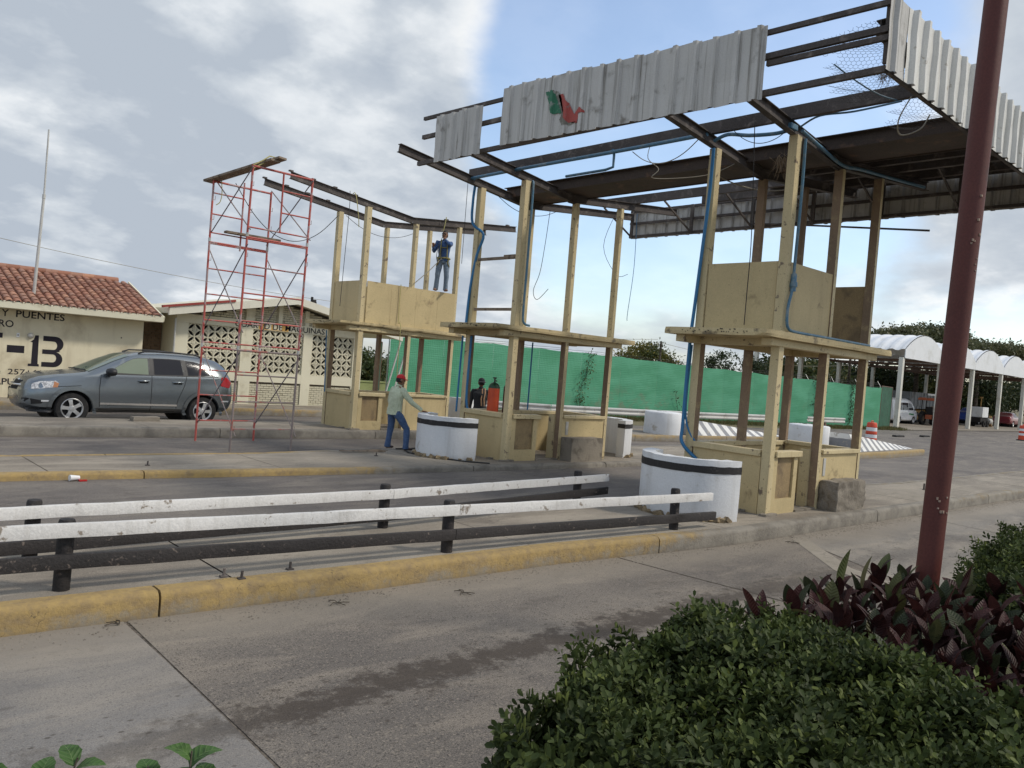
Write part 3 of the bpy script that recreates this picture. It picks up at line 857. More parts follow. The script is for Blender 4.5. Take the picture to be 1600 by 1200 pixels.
# the far booth still carries its own pair of bare rafters
def rafter_pts(y, zoff=0.0):
    return [(9.22, y, 6.235 + zoff), (12.93, y, 5.805 + zoff), (16.8, y, 6.235 + zoff)]
for yo in (0.08, BW - 0.08):
    mb = MB()
    P = [(Vector(p) - Vector((BX, BOOTH_Y['C'], 0))) for p in rafter_pts(BOOTH_Y['C'] + yo)]
    mb.ibeam(P[0], P[1], 0.10, 0.17); mb.ibeam(P[1] + Vector((.004, 0, 0)), P[2], 0.10, 0.17)
    # cleats left from the purlins
    for q in range(7):
        f_ = q / 6
        a = P[0].lerp(P[1], f_) if q < 4 else P[1].lerp(P[2], (q - 3) / 3.3)
        mb.box(a.x - .05, a.x + .05, a.y - .04, a.y + .04, a.z + .086, a.z + .12)
    mb.build('rafter', M['steel'], bC)

# ------------------------------------------------------------ curved crash walls and round blocks
M['render'] = mat('broken_brown_render', (0.30, 0.225, 0.13), (0.18, 0.14, 0.09), 9, (0.45, 0.6), rough=0.95, bump=0.5, var=0.35)
def crash_wall(cx, cy, r, t_, a0, a1, h, label, band=True, seed=0, group='whitewashed crash walls'):
    th = thing('crash_wall', label, 'crash wall', (cx, cy, 0), 0, group)
    n = 28
    mb = MB(); v = []; f = []
    zs = [-0.005, 0.05, 0.12, 0.4, h - .19, h - 0.085, h - 0.02, h]
    for k in range(n + 1):
        a = a0 + (a1 - a0) * k / n
        ch = rnd.uniform(0, .02)
        for j, z in enumerate(zs):
            dr = (-0.05 * rnd.random() if j == 0 else (-0.02 * rnd.random() if j == 1 else 0)) + rnd.uniform(-.003, .003)
            zz = z + (rnd.uniform(-.006, .004) if j == len(zs) - 1 else 0)
            v.append(((r + dr) * math.cos(a), (r + dr) * math.sin(a), zz))
        for j, z in enumerate(zs[::-1]):
            zz = z + (rnd.uniform(-.012, .004) if j == 0 else 0)
            v.append(((r - t_ - (ch if j == 0 else 0)) * math.cos(a), (r - t_) * math.sin(a), zz))
    L = 2 * len(zs)
    for k in range(n):
        for j in range(L):
            j2 = (j + 1) % L
            f.append((k * L + j, (k + 1) * L + j, (k + 1) * L + j2, k * L + j2))
    f.append(tuple(range(L))); f.append(tuple(n * L + j for j in range(L - 1, -1, -1)))
    mb.add(v, f)
    mb.build('wall', M['white_wall'], th, smooth=35)
    if band:
        b = MB(); v = []; f = []
        for k in range(n + 1):
            a = a0 + (a1 - a0) * k / n
            for z in (h - .19, h - .17, h - .105, h - .085):
                q = r + 0.006
                v.append((q * math.cos(a), q * math.sin(a), z + rnd.uniform(-.004, .004)))
        for k in range(n):
            for j in range(3):
                f.append((k * 4 + j, (k + 1) * 4 + j, (k + 1) * 4 + j + 1, k * 4 + j + 1))
        # the band turns the cut ends of the wall
        for a, s in ((a0, -1), (a1, 1)):
            tx, ty = -math.sin(a) * s * .005, math.cos(a) * s * .005
            i0 = len(v)
            for (rr, z) in ((r + .006, h - .19), (r + .006, h - .085), (r - t_ * .98, h - .085), (r - t_ * .98, h - .19)):
                v.append((rr * math.cos(a) + tx, rr * math.sin(a) + ty, z))
            f.append((i0, i0 + 1, i0 + 2, i0 + 3))
        b.add(v, f)
        b.build('black_band', M['black_paint'], th)
    # broken render round the foot
    mb = MB()
    for k in range(60):
        a = a0 + (a1 - a0) * rnd.random()
        s = rnd.uniform(.02, .065)
        c = Vector(((r + .0) * math.cos(a), (r + .0) * math.sin(a), s * .45))
        ax = Vector((rnd.uniform(-1, 1), rnd.uniform(-1, 1), rnd.uniform(-.4, .4))).normalized()
        ay = ax.cross(Vector((0.1, 0, 1))).normalized()
        mb.obox(c, ax * s, ay * s * .7, ax.cross(ay) * s * .5)
    mb.build('broken_render', M['render'], th, kind='stuff')
    return th
HP = math.pi / 2
crash_wall(10.45, 6.95, 0.80, 0.2, HP, 3 * HP, 0.88, 'largest curved white crash wall with black band, in front of the nearest booth')
crash_wall(10.80, 13.24, 0.78, 0.2, HP, 3 * HP, 0.86, 'curved white crash wall with black band that the man in the red cap leans on')
crash_wall(15.4, 13.10, 0.80, 0.24, -HP, HP, 0.90, 'curved white crash wall seen from its hollow side, right of the middle booth')
crash_wall(15.4, 19.15, 0.80, 0.24, -HP, HP, 0.90, 'white crash wall mostly hidden between the far booth and the middle booth', band=False)

def round_block(cx, cy, r, h, label):
    th = thing('round_block', label, 'concrete block', (cx, cy, 0), 0, 'round whitewashed blocks')
    mb = MB(); n = 40; v = []; f = []
    prof = [(r * 1.0, 0), (r * 1.01, .1), (r * .99, h * .5), (r, h - .04), (r - .025, h - .008), (r * .6, h + .012), (0.001, h + .02)]
    mb.lathe(prof, n, closed=False)
    for i, q in enumerate(mb.v):
        mb.v[i] = (q[0] + rnd.uniform(-.008, .008), q[1] + rnd.uniform(-.008, .008), q[2] + rnd.uniform(-.006, .006))
    mb.build('drum', M['white_wall'], th, smooth=50)
    e_ = MB(); e_.lathe([(.02, 0), (.09, 0), (.09, .02), (.02, .02)], 14)
    hole = e_.build('lifting_hole', M['dark'], th); hole.location = (-.1, .1, h + .004)
    lg = MB(); a = -0.2
    lg.lathe([(.045, -.01), (.07, -.01), (.07, .015), (.045, .015)], 12)
    q = lg.build('steel_lug', M['steel'], th); q.rotation_euler = (HP, 0, a + HP); q.location = ((r + .005) * math.cos(a), (r + .005) * math.sin(a), h * .55)
    return th
round_block(24.25, 17.65, 0.68, 0.80, 'round white concrete block between the two booths, in front of the green fence')
round_block(27.0, 13.4, 0.70, 0.80, 'round white concrete block seen through the nearest booth')

# striped ramps that end the islands
def stripe_mat():
    mt = bpy.data.materials.new('striped_nose_paint'); mt.use_nodes = True
    t = mt.node_tree; t.nodes.clear(); N = NT(t)
    pos = N.n('ShaderNodeNewGeometry').outputs['Position']
    s = N.n('ShaderNodeSeparateXYZ', ins={0: pos})
    u = N.math('ADD', s.outputs[0], N.math('MULTIPLY', s.outputs[2], 0.55))
    u = N.math('ADD', u, N.math('MULTIPLY', N.noise(pos, 4, 3), 0.04))
    fr = N.math('FRACT', N.math('MULTIPLY', u, 1 / 0.56))
    k = N.ramp(fr, 0.52, 0.55)
    w = N.ramp(N.noise(pos, 5, 7, 0.7), 0.56, 0.66)
    col = N.mix(k, (0.72, 0.71, 0.68), (0.23, 0.235, 0.25))
    col = N.mix(w, col, (0.36, 0.33, 0.28))
    b = N.n('ShaderNodeBsdfPrincipled', ins={'Base Color': col, 'Roughness': 0.7})
    o = N.n('ShaderNodeOutputMaterial'); t.links.new(b.outputs[0], o.inputs[0])
    return mt
M['stripe'] = stripe_mat()
def nose(x0, x1, ya0, yb0, ya1, yb1, h0, h1, label):
    mb = MB(); n = 12; v = []; f = []
    for k in range(n + 1):
        q = k / n
        x = x0 + (x1 - x0) * q; ya = ya0 + (ya1 - ya0) * q; yb = yb0 + (yb1 - yb0) * q; h = h0 + (h1 - h0) * q
        v += [(x, ya - .0, 0.006), (x, ya + .28, h), (x, yb - .28, h), (x, yb, 0.006)]
    for k in range(n):
        for j in range(3):
            a = k * 4 + j
            f.append((a, a + 4, a + 5, a + 1))
    f.append((0, 1, 2, 3)); f.append((n * 4, n * 4 + 3, n * 4 + 2, n * 4 + 1))
    mb.add(v, f)
    o = mb.build('striped_ramp', M['stripe'])
    tag(o, label, 'ramp', 'striped ramps ending the islands')
nose(24.95, 31.0, 16.95, 18.5, 16.45, 17.3, 0.62, 0.05, 'white and grey striped concrete ramp left of and behind the nearest booth')
nose(27.75, 34.0, 12.0, 13.9, 12.4, 13.2, 0.60, 0.04, 'white and grey striped concrete ramp right of the nearest booth, by an orange drum')

# ------------------------------------------------------------ painted timber guard rails on the near island
def guard_rail(posts, ztop, zw, zk, x0, x1, yoff, label, front):
    t = thing('guard_rail', label, 'guard rail', (posts[0][0], posts[0][1], 0), 0, 'timber guard rails on the near island')
    ox, oy = posts[0]
    for (x, y) in posts:
        mb = MB(); n = 10; r = 0.062
        prof = [(r, -0.01), (r * 1.02, .2), (r, ztop - .02), (r * .85, ztop), (0.001, ztop + .004)]
        mb.lathe(prof, 12, closed=False)
        o = mb.build('post', M['rail_black'], t, smooth=50)
        o.location = (x - ox, y - oy, 0)
        o.rotation_euler = (rnd.uniform(-.02, .02), rnd.uniform(-.03, .03), 0)
    px_ = [p[0] for p in posts]; py_ = [p[1] for p in posts]
    def ypos(x):
        if x < px_[0]: s = (py_[1] - py_[0]) / (px_[1] - px_[0]); return py_[0] + s * (x - px_[0])
        if x > px_[-1]: s = (py_[-1] - py_[-2]) / (px_[-1] - px_[-2]); return py_[-1] + s * (x - px_[-1])
        return float(np.interp(x, px_, py_))
    for (zc, hh, m_, xe) in ((zw, 0.105, 'rail_white', x1), (zk, 0.11, 'rail_black', x1 + 0.1 * front)):
        cuts = [x0, px_[0] - 2.2 if px_[0] - 2.2 > x0 else x0 + .5, px_[1] + 0.05, xe] if m_ == 'rail_white' else [x0, px_[1] + .02, xe]
        for a, b_ in zip(cuts[:-1], cuts[1:]):
            mb = MB(); v = []; f = []
            n = max(3, int((b_ - a) / .25))
            for k in range(n + 1):
                x = a + .003 + (b_ - a - .006) * k / n
                y = ypos(x) + yoff
                sag = zc(x) + rnd.uniform(-.0025, .0025)
                for (dy, dz) in ((-.024, -hh / 2), (-.024, hh / 2 - .008), (-.018, hh / 2), (.020, hh / 2), (.024, -hh / 2 + .006)):
                    v.append((x - ox, y + dy - oy, sag + dz + rnd.uniform(-.0015, .0015)))
            for k in range(n):
                for j in range(5):
                    j2 = (j + 1) % 5
                    f.append((k * 5 + j, (k + 1) * 5 + j, (k + 1) * 5 + j2, k * 5 + j2))
            f.append((4, 3, 2, 1, 0)); f.append(tuple(n * 5 + j for j in range(5)))
            mb.add(v, f)
            mb.build('white_beam' if m_ == 'rail_white' else 'black_beam', M[m_], t, smooth=40)
    return t
guard_rail([(1.75, 6.74), (5.3, 6.46), (8.95, 6.20)], 0.545, lambda x: 0.475 - 0.006 * (x - 2), lambda x: 0.235 - 0.010 * (x - 2), -3.5, 9.60, -0.088,
           'front white and black timber guard rail nearest the kerb', 1)
guard_rail([(1.76, 7.80), (5.35, 7.72), (9.0, 8.0)], 0.51, lambda x: 0.415 - 0.003 * (x - 2), lambda x: 0.12 + 0.010 * (x - 2), -3.5, 9.65, -0.088,
           'rear white and black timber guard rail beside the middle lane', 0)
# ------------------------------------------------------------ the half dismantled canopy over the near and middle booths
def rz_(x, off=0.0):
    """height of the rafter axis at x"""
    if x < 12.93: return 6.235 + (x - 9.22) / (12.93 - 9.22) * (5.805 - 6.235) + off
    return 5.805 + (x - 12.93) / (16.8 - 12.93) * (6.235 - 5.805) + off

can = thing('toll_canopy', 'half stripped steel toll canopy with rusty rafters and weathered white corrugated edge', 'canopy', (9.2, 4.0, 0))
CO = Vector((9.2, 4.0, 0))
def cpart(name, m_, f, **kw):
    mb = MB(); f(mb)
    mb.v = [(a - CO.x, b_ - CO.y, c) for a, b_, c in mb.v]
    return mb.build(name, m_, can, **kw)
for y in (BOOTH_Y['A'] + .08, BOOTH_Y['A'] + BW - .08, BOOTH_Y['B'] + .08, BOOTH_Y['B'] + BW - .08, 4.14):
    P = [Vector(p) for p in rafter_pts(y)]
    cpart('rafter', M['steel'], lambda mb: (mb.ibeam(P[0], P[1], 0.11, 0.17), mb.ibeam(P[1] + Vector((.004, 0, 0)), P[2], 0.11, 0.17),
          mb.box(12.80, 13.06, y - .012, y + .012, 5.70, 5.722)))
PUR = [(11.25, 4.05, 13.95, .0), (15.10, 4.05, 13.35, .0), (14.2, 4.05, 8.1, 0), (16.2, 4.05, 11.2, 0)]
for x, ya, yb, o in PUR:
    z = rz_(x) + .087 + .075
    def f(mb):
        # channel: web and two flanges
        mb.box(x - .006, x + .006, ya, yb, z - .074, z + .12)
        mb.box(x + .0065, x + .085, ya, yb, z + .108, z + .12)
        mb.box(x + .0065, x + .085, ya, yb, z - .074, z - .062)
    cpart('purlin', M['steel'], f)
# wide valley gutter lying in the kink of the rafters
def gut(mb):
    zb = 5.925
    mb.box(12.42, 13.44, 4.08, 13.95, zb, zb + .012)
    mb.box(12.405, 12.42, 4.08, 13.95, zb - .04, zb + .17)
    mb.box(13.44, 13.455, 4.08, 13.95, zb - .02, zb + .17)
    mb.box(12.32, 12.404, 4.08, 13.95, zb + .158, zb + .17)
    mb.box(13.456, 13.54, 4.08, 13.95, zb + .158, zb + .17)
cpart('valley_gutter', M['deck'], gut)

def corr(mb, org, u, w, wid, hei, pitch=0.33, depth=0.045, rib=0.075, flip=1, nz=3, ph=0.0):
    """trapezoidal ribbed sheet: origin, direction along the width, outward normal"""
    org, u, w = Vector(org), Vector(u), Vector(w)
    prof = []
    s = -ph
    pts = [0.0]
    offs = {}
    xs = [0.0]
    k = 0
    prof.append((0.0, 0.0))
    c = pitch * 0.5 - ph
    while c < wid - rib * .7:
        if c - rib * .7 > 0.005:
            prof += [(c - rib * .7, 0.0), (c - rib * .4, depth), (c + rib * .4, depth), (c + rib * .7, 0.0)]
        c += pitch
    prof.append((wid, 0.0))
    v = []
    for j in range(nz + 1):
        for (a, d) in prof:
            q = org + u * a + w * (d * flip) + Vector((0, 0, hei * j / nz))
            q += w * (0.006 * math.sin(a * 5 + j * 2)) + Vector((0, 0, (rnd.uniform(-.006, .006) if j in (0, nz) else 0)))
            v.append(q)
    L = len(prof); f = []
    for j in range(nz):
        for i in range(L - 1):
            f.append((j * L + i, j * L + i + 1, (j + 1) * L + i + 1, (j + 1) * L + i))
    mb.add(v, f)
    LASTPROF[:] = prof

LASTPROF = []
SHEETS = []
def sheet(name, m_, org, u, w, wid, hei, **kw):
    tilt = kw.pop('dz', 0.0)
    def f(mb):
        corr(mb, org, u, w, wid, hei, **kw)
        if tilt:
            mb.v = [(a, b_, c + tilt * ((Vector((a, b_, c)) - Vector(org)).dot(Vector(u)) / wid)) for a, b_, c in mb.v]
    return cpart(name, m_, f, recalc=False)
# edge facing the lanes (x = 9.1)
ys = [5.52, 6.50, 7.49, 8.49, 9.50, 10.50]
for i in range(5):
    zb = 5.625 + (5.77 - 5.625) * i / 5; zt = 6.565 + (6.765 - 6.565) * i / 5
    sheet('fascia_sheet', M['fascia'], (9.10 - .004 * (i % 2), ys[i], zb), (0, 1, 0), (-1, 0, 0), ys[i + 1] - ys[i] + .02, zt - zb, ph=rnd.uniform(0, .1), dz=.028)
    SHEETS.append((ys[i], ys[i + 1], 9.10 - .004 * (i % 2), list(LASTPROF)))
for i, (a, b_) in enumerate([(11.02, 11.70), (11.69, 12.36)]):
    sheet('fascia_sheet', M['fascia'], (9.085 - .004 * i, a, 5.70), (0, 1, 0), (-1, 0, 0), b_ - a, 0.86, ph=rnd.uniform(0, .1), dz=.02)
# short end return at the broken stretch
sheet('fascia_sheet', M['fascia'], (9.07, 3.97, 5.665), (1, 0, 0), (0, -1, 0), 0.5, 0.86)
# near side on the right, sunlight painted in as a lighter sheet colour
x = 9.56
while x < 16.8:
    xe = min(x + 0.99, 16.95)
    sheet('fascia_sheet', M['fascia_lit'], (x, 3.965 - .005 * (int(x) % 2), 5.665), (1, 0, 0), (0, -1, 0), xe - x + .015, 0.86, pitch=.33, depth=.055)
    x = xe
# far side, seen from behind between the posts
y = 4.0
while y < 13.8:
    ye = min(y + 0.99, 13.88)
    sheet('fascia_sheet', M['fascia'], (16.97, y, 5.69), (0, 1, 0), (1, 0, 0), ye - y + .015, 0.76)
    y = ye
# frame rails
def rail(ya, yb, z0, z1, x=9.19, s=.05):
    def f(mb):
        mb.beam((x, ya, z0), (x, yb, z1), s, s * 1.25)
    cpart('fascia_rail', M['steel'], f)
rail(4.02, 12.9, 6.47, 6.66); rail(4.02, 12.9, 6.17, 6.30, s=.06); rail(4.02, 5.54, 6.07, 6.10, s=.05); rail(4.02, 13.0, 5.71, 5.80, s=.06)
for y in (4.05, 6.33, 7.74, 12.34):
    cpart('fascia_hanger', M['steel'], lambda mb: mb.box(9.215, 9.262, y - .03, y + .03, 5.79, 6.52))
for z in (5.735, 6.08, 6.40):
    cpart('fascia_rail', M['steel'], lambda mb: mb.beam((16.90, 4.05, z), (16.90, 13.9, z), .05, .06))
for y in (4.1, 5.7, 7.2, 8.7, 10.2, 11.9, 13.8):
    cpart('fascia_hanger', M['steel'], lambda mb: mb.box(16.82, 16.87, y - .04, y + .04, 5.68, 6.42))
    cpart('stay', M['steel'], lambda mb: mb.beam((16.80, y, 5.74), (15.7, y + .02, 6.28), .035, .035))
for z in (5.70, 6.45):
    cpart('fascia_rail', M['steel'], lambda mb: mb.beam((9.25, 4.02, z), (16.85, 4.02, z), .05, .05))
# remaining roof sheets over the nearest booth
y = 4.05
while y < 7.9:
    w_ = min(0.95, 7.95 - y)
    for (xa, xb) in ((13.2, 15.1), (15.1, 16.85)):
        def f(mb, xa=xa, xb=xb, y=y, w_=w_):
            v = []; fs = []
            n = 7
            for k in range(n + 1):
                yy = y + (w_ + .01) * k / n
                dz = .03 if k % 2 else 0
                v += [(xa, yy, rz_(xa, .24) + dz), (xb + .02, yy, rz_(xb, .24) + dz)]
            for k in range(n):
                fs.append((2 * k, 2 * k + 1, 2 * k + 3, 2 * k + 2))
            mb.add(v, fs)
        cpart('roof_sheet', M['deck'], f, recalc=False)
    y += 0.95
for (ya, yb) in ((8.0, 9.4),):
    cpart('roof_sheet', M['deck'], lambda mb: mb.add([(15.2, ya, rz_(15.2, .25)), (16.85, ya, rz_(16.85, .25)), (16.85, yb, rz_(16.85, .25)), (15.2, yb, rz_(15.2, .25))], [(0, 1, 2, 3)]), recalc=False)

# painted emblem on the sheets: green, grey-white and red bird shape
def inpoly(p, poly):
    c = False; j = len(poly) - 1
    for i in range(len(poly)):
        if (poly[i][1] > p[1]) != (poly[j][1] > p[1]) and p[0] < (poly[j][0] - poly[i][0]) * (p[1] - poly[i][1]) / (poly[j][1] - poly[i][1]) + poly[i][0]:
            c = not c
        j = i
    return c
def emx(y):
    for a, b_, x0, pr_ in SHEETS:
        if a <= y < b_:
            return x0 - float(np.interp(y - a, [p[0] for p in pr_], [p[1] for p in pr_])) - .012
    return 9.045
EMB = {
 'green': ([(9.46, 6.48), (9.26, 6.46), (9.06, 6.07), (9.27, 6.09)], mat('emblem_green', (0.03, 0.16, 0.085), (0.25, 0.27, 0.24), 9, (0.55, 0.66), rough=.6, var=.2)),
 'grey': ([(9.26, 6.46), (9.17, 6.43), (9.09, 6.33), (9.04, 6.15), (9.0, 6.0), (8.9, 5.89), (8.74, 5.88), (8.86, 5.85), (9.04, 5.88), (9.1, 5.96), (9.06, 6.07)], mat('emblem_grey', (0.17, 0.16, 0.13), (0.33, 0.32, 0.28), 9, (0.5, 0.62), rough=.6, var=.2)),
 'red': ([(9.16, 6.37), (9.06, 6.37), (8.91, 6.2), (8.78, 6.0), (8.73, 6.06), (8.68, 6.1), (8.61, 6.06), (8.55, 5.99), (8.66, 5.99), (8.72, 5.86), (8.9, 5.89), (9.0, 6.0), (9.07, 6.15)], mat('emblem_red', (0.38, 0.07, 0.055), (0.25, 0.18, 0.16), 9, (0.58, 0.68), rough=.6, var=.2)),
}
for kk, (poly, mm) in EMB.items():
    mb = MB(); st = 0.012
    ya, yb = min(p[0] for p in poly), max(p[0] for p in poly); za, zb = min(p[1] for p in poly), max(p[1] for p in poly)
    i = 0
    yv = ya
    while yv < yb:
        zv = za
        while zv < zb:
            if inpoly((yv + st / 2, zv + st / 2), poly):
                xa_, xb_ = emx(yv), emx(yv + st); mb.add([(xa_, yv, zv), (xb_, yv + st, zv), (xb_, yv + st, zv + st), (xa_, yv, zv + st)], [(0, 1, 2, 3)])
            zv += st
        yv += st
    mb.v = [(a - CO.x, b_ - CO.y, c) for a, b_, c in mb.v]
    mb.build('painted_emblem', mm, can, recalc=False)

# torn chicken wire hanging under the corner
def chicken(x0, x1, y0, y1, z, cell=0.034, sag=.12, name='chicken_wire'):
    V = []; E = []
    ids = {}
    def pid(x, y):
        k = (round(x, 3), round(y, 3))
        if k not in ids:
            ids[k] = len(V)
            u, w = (x - x0) / (x1 - x0), (y - y0) / (y1 - y0)
            V.append(Vector((x, y, z(x) - sag * math.sin(math.pi * u) * math.sin(math.pi * min(max(w, 0), 1)) + .03 * math.sin(x * 9 + y * 7))))
        return ids[k]
    h = cell
    ny = int((y1 - y0) / (h * 1.5)); nx = int((x1 - x0) / (h * 1.732))
    for i in range(ny):
        for j in range(nx):
            cx = x0 + (j + .5 * (i % 2)) * h * 1.732; cy = y0 + i * h * 1.5
            if inrag(cx, cy, x0, x1, y0, y1): continue
            c = [(cx + h * math.sin(math.pi / 3 * q), cy + h * math.cos(math.pi / 3 * q)) for q in range(6)]
            for q in range(3):
                E.append((pid(*c[q]), pid(*c[q + 1])))
    mb = MB()
    for a, b_ in E:
        mb.tube([V[a], V[b_]], .0022, 3, caps=False)
    mb.v = [(a - CO.x, b_ - CO.y, c) for a, b_, c in mb.v]
    return mb.build(name, M['wire'], can, kind='stuff', recalc=False)
def inrag(x, y, x0, x1, y0, y1):
    u, w = (x - x0) / (x1 - x0), (y - y0) / (y1 - y0)
    return w > 0.95 - .45 * (1 - u) + .08 * math.sin(x * 23) and True
chicken(9.35, 11.2, 4.15, 5.55, lambda x: rz_(x, .13))
chicken(11.35, 12.35, 4.2, 5.35, lambda x: rz_(x, .13))

# ------------------------------------------------------------ conduits and hanging cables
def cable(name, pts, r, m_, label, cat='cable', group=None, n=6, sub=1):
    """smooth tube through the points, a thing of its own"""
    P = [Vector(p) for p in pts]
    if len(P) > 2 and sub:
        Q = []
        for i in range(len(P) - 1):
            p0 = P[max(i - 1, 0)]; p1 = P[i]; p2 = P[i + 1]; p3 = P[min(i + 2, len(P) - 1)]
            for k in range(5):
                t_ = k / 5
                Q.append(0.5 * ((2 * p1) + (p2 - p0) * t_ + (2 * p0 - 5 * p1 + 4 * p2 - p3) * t_ ** 2 + (3 * p1 - p0 - 3 * p2 + p3) * t_ ** 3))
        Q.append(P[-1]); P = Q
    o0 = P[0].copy()
    if name == 'conduit': r = r * .84
    mb = MB(); mb.tube([p - o0 for p in P], r, n)
    o = mb.build(name, M[m_], None, smooth=60)
    o.location = o0
    return tag(o, label, cat, group)
def sagc(a, b_, s, n=6):
    a, b_ = Vector(a), Vector(b_)
    return [a.lerp(b_, k / n) - Vector((0, 0, s * 4 * (k / n) * (1 - k / n))) for k in range(n + 1)]
AY, BY_, CY = BOOTH_Y['A'], BOOTH_Y['B'], BOOTH_Y['C']
cg = 'blue electric conduits on the booths'
cable('conduit', [(11.42, AY + BW - .25, .70), (11.33, AY + BW + .0, .95), (11.37, AY + BW + .045, 1.3), (11.385, AY + BW + .05, 2.6), (11.375, AY + BW + .0, 3.4), (11.36, AY + BW - .1, 5.0), (11.32, AY + BW - .14, 5.86)], .034, 'blue_hose', 'thick blue conduit down the left rear post of the nearest booth', 'conduit', n=10)
cable('conduit', [(11.45, AY + BW - .2, .95), (11.41, AY + BW + .03, 1.4), (11.43, AY + BW + .035, 2.6)], .022, 'blue_hose', 'thin blue conduit beside the thick one at the left rear post of the nearest booth', 'conduit', n=8)
cable('conduit', [(11.60, AY - .035, 5.86), (11.61, AY - .04, 5.0), (11.60, AY - .035, 4.0), (11.58, AY - .04, 3.55), (11.50, AY - .045, 3.3), (11.48, AY - .045, 3.1), (11.53, AY - .05, 2.93), (11.75, AY - .06, 2.882), (12.6, AY - .07, 2.878), (13.8, AY - .06, 2.878), (14.5, AY - .05, 2.876)], .028, 'blue_pipe', 'blue conduit down the front corner post of the nearest booth and along its slab', 'conduit', n=10)
cable('conduit', [(11.32, AY + BW - .14, 5.98), (11.28, AY + 1.15, 6.03), (11.27, AY + .75, 5.95), (11.33, AY + .35, 5.93), (11.38, AY + .16, 5.96)], .036, 'blue_pipe', 'sagging blue conduit bridging the two left posts of the nearest booth', 'conduit', n=10)
cable('conduit', [(11.50, AY - .02, 5.96), (12.2, AY - .01, 5.86), (12.93, AY - .02, 5.76), (13.6, AY - .03, 5.84), (14.7, AY - .03, 5.95), (16.4, AY - .03, 6.13)], .034, 'blue_pipe', 'blue conduit following the front rafter over the nearest booth', 'conduit', n=10)
cable('conduit', [(11.42, AY - .03, 6.0), (11.38, AY - .35, 6.10), (11.32, AY - .9, 6.05), (11.22, AY - 1.6, 6.04)], .018, 'blue_pipe', 'thin blue conduit leaving the corner box towards the chicken wire', 'conduit', n=8)
cable('conduit', [(11.17, AY + BW - .1, 6.06), (11.17, 9.5, 6.05), (11.16, 12.1, 6.05), (11.17, BY_ + BW - .05, 6.04)], .042, 'blue_pipe', 'long blue conduit along the purlin between the nearest and middle booths', 'conduit', n=10)
cable('conduit', [(11.22, BY_ + BW - .08, 6.05), (11.33, BY_ + BW - .02, 5.96), (11.34, BY_ + BW + .02, 5.6), (11.36, BY_ + BW - .0, 5.1), (11.50, BY_ + BW - .24, 4.85), (11.44, BY_ + BW - .14, 4.4), (11.40, BY_ + BW - .05, 3.7), (11.38, BY_ + BW - .02, 2.86)], .036, 'blue_hose', 'bowed blue conduit down the left rear post of the middle booth', 'conduit', n=10)
cable('conduit', [(11.60, BY_ - .0, 5.9), (11.60, BY_ - .035, 5.7), (11.60, BY_ - .04, 4.2), (11.595, BY_ - .04, 3.15), (11.63, BY_ - .05, 2.93), (11.78, BY_ - .07, 2.885)], .03, 'blue_pipe', 'blue conduit down the front corner post of the middle booth', 'conduit', n=10)
cable('conduit', [(11.34, BY_ + BW + .035, .9), (11.36, BY_ + BW + .03, 2.6)], .026, 'blue_hose', 'left of two blue conduits on the lower left post of the middle booth', 'conduit', n=8)
cable('conduit', [(11.50, BY_ + BW - .30, .86), (11.43, BY_ + BW - .18, 1.2), (11.44, BY_ + BW - .18, 2.6)], .034, 'blue_hose', 'right of two blue conduits on the lower left post of the middle booth', 'conduit', n=8)
cable('conduit', [(13.55, BY_ + BW + .03, .9), (13.55, BY_ + BW + .03, 2.62)], .022, 'blue_hose', 'thin blue conduit on the back of the middle booth', 'conduit', n=8)
cable('conduit', [(13.15, CY + BW + .03, .9), (13.15, CY + BW + .03, 2.62)], .026, 'blue_hose', 'thin blue conduit on the back of the far booth', 'conduit', n=8)
cable('conduit', [(11.34, CY + BW - .2, .9), (11.36, CY + BW - .02, 2.6)], .018, 'blue_hose', 'thin blue conduit on the left rear post of the far booth', 'conduit', n=8)
# box and unions on the conduits
mb = MB(); mb.box(-.10, .10, -.05, .05, -.045, .045)
o = mb.build('junction_box', M['blue_pipe'], None, bevel=.01); o.location = (11.42, AY + .06, 5.955 + .03)
o.location.x = 11.33
tag(o, 'blue junction box at the top of the front corner post of the nearest booth', 'junction box')
mb = MB(); mb.lathe([(.0, -.16), (.045, -.16), (.045, -.10), (.06, -.09), (.06, -.02), (.045, -.01), (.045, .1), (.03, .12), (0, .12)], 12, closed=False)
o = mb.build('conduit_fitting', M['blue_pipe'], None, smooth=40); o.location = (11.60, AY - .04, 3.66)
tag(o, 'bulky blue fitting on the conduit at the boarded corner of the nearest booth', 'conduit fitting')
cable('conduit', [(11.17, 9.75, 6.10), (11.19, 9.72, 6.0), (11.19, 9.72, 5.78), (11.19, 9.9, 5.75), (11.19, 10.9, 5.75)], .03, 'blue_pipe', 'blue conduit stub hanging below the purlin between the booths', 'conduit', n=8, sub=0)

cable('hanging_cable', sagc((11.2, 9.3, 6.0), (11.2, 7.9, 6.02), .30), .008, 'wire_grey', 'pale cable looping below the purlin left of the nearest booth', group='loose cables on the canopy')
cable('hanging_cable', sagc((12.5, 8.6, 5.9), (14.8, 7.9, 6.0), .22), .012, 'wire_grey', 'pale cable arc under the canopy behind the nearest booth', group='loose cables on the canopy')
cable('hanging_cable', [(11.2, 8.9, 6.1), (11.1, 8.86, 5.8), (11.22, 8.7, 5.62), (11.16, 8.74, 5.45), (11.9, 8.2, 5.6), (12.4, 7.9, 5.9)], .007, 'wire_grey', 'kinked pale cable dangling from the middle of the purlin', group='loose cables on the canopy')
cable('hanging_cable', [(11.15, 6.85, 6.1), (11.2, 6.82, 5.2), (11.26, 6.8, 4.2), (11.36, 6.86, 3.5), (11.39, 6.88, 2.95)], .007, 'wire', 'thin black cable dropping across the left boards of the nearest booth', group='loose cables on the canopy')
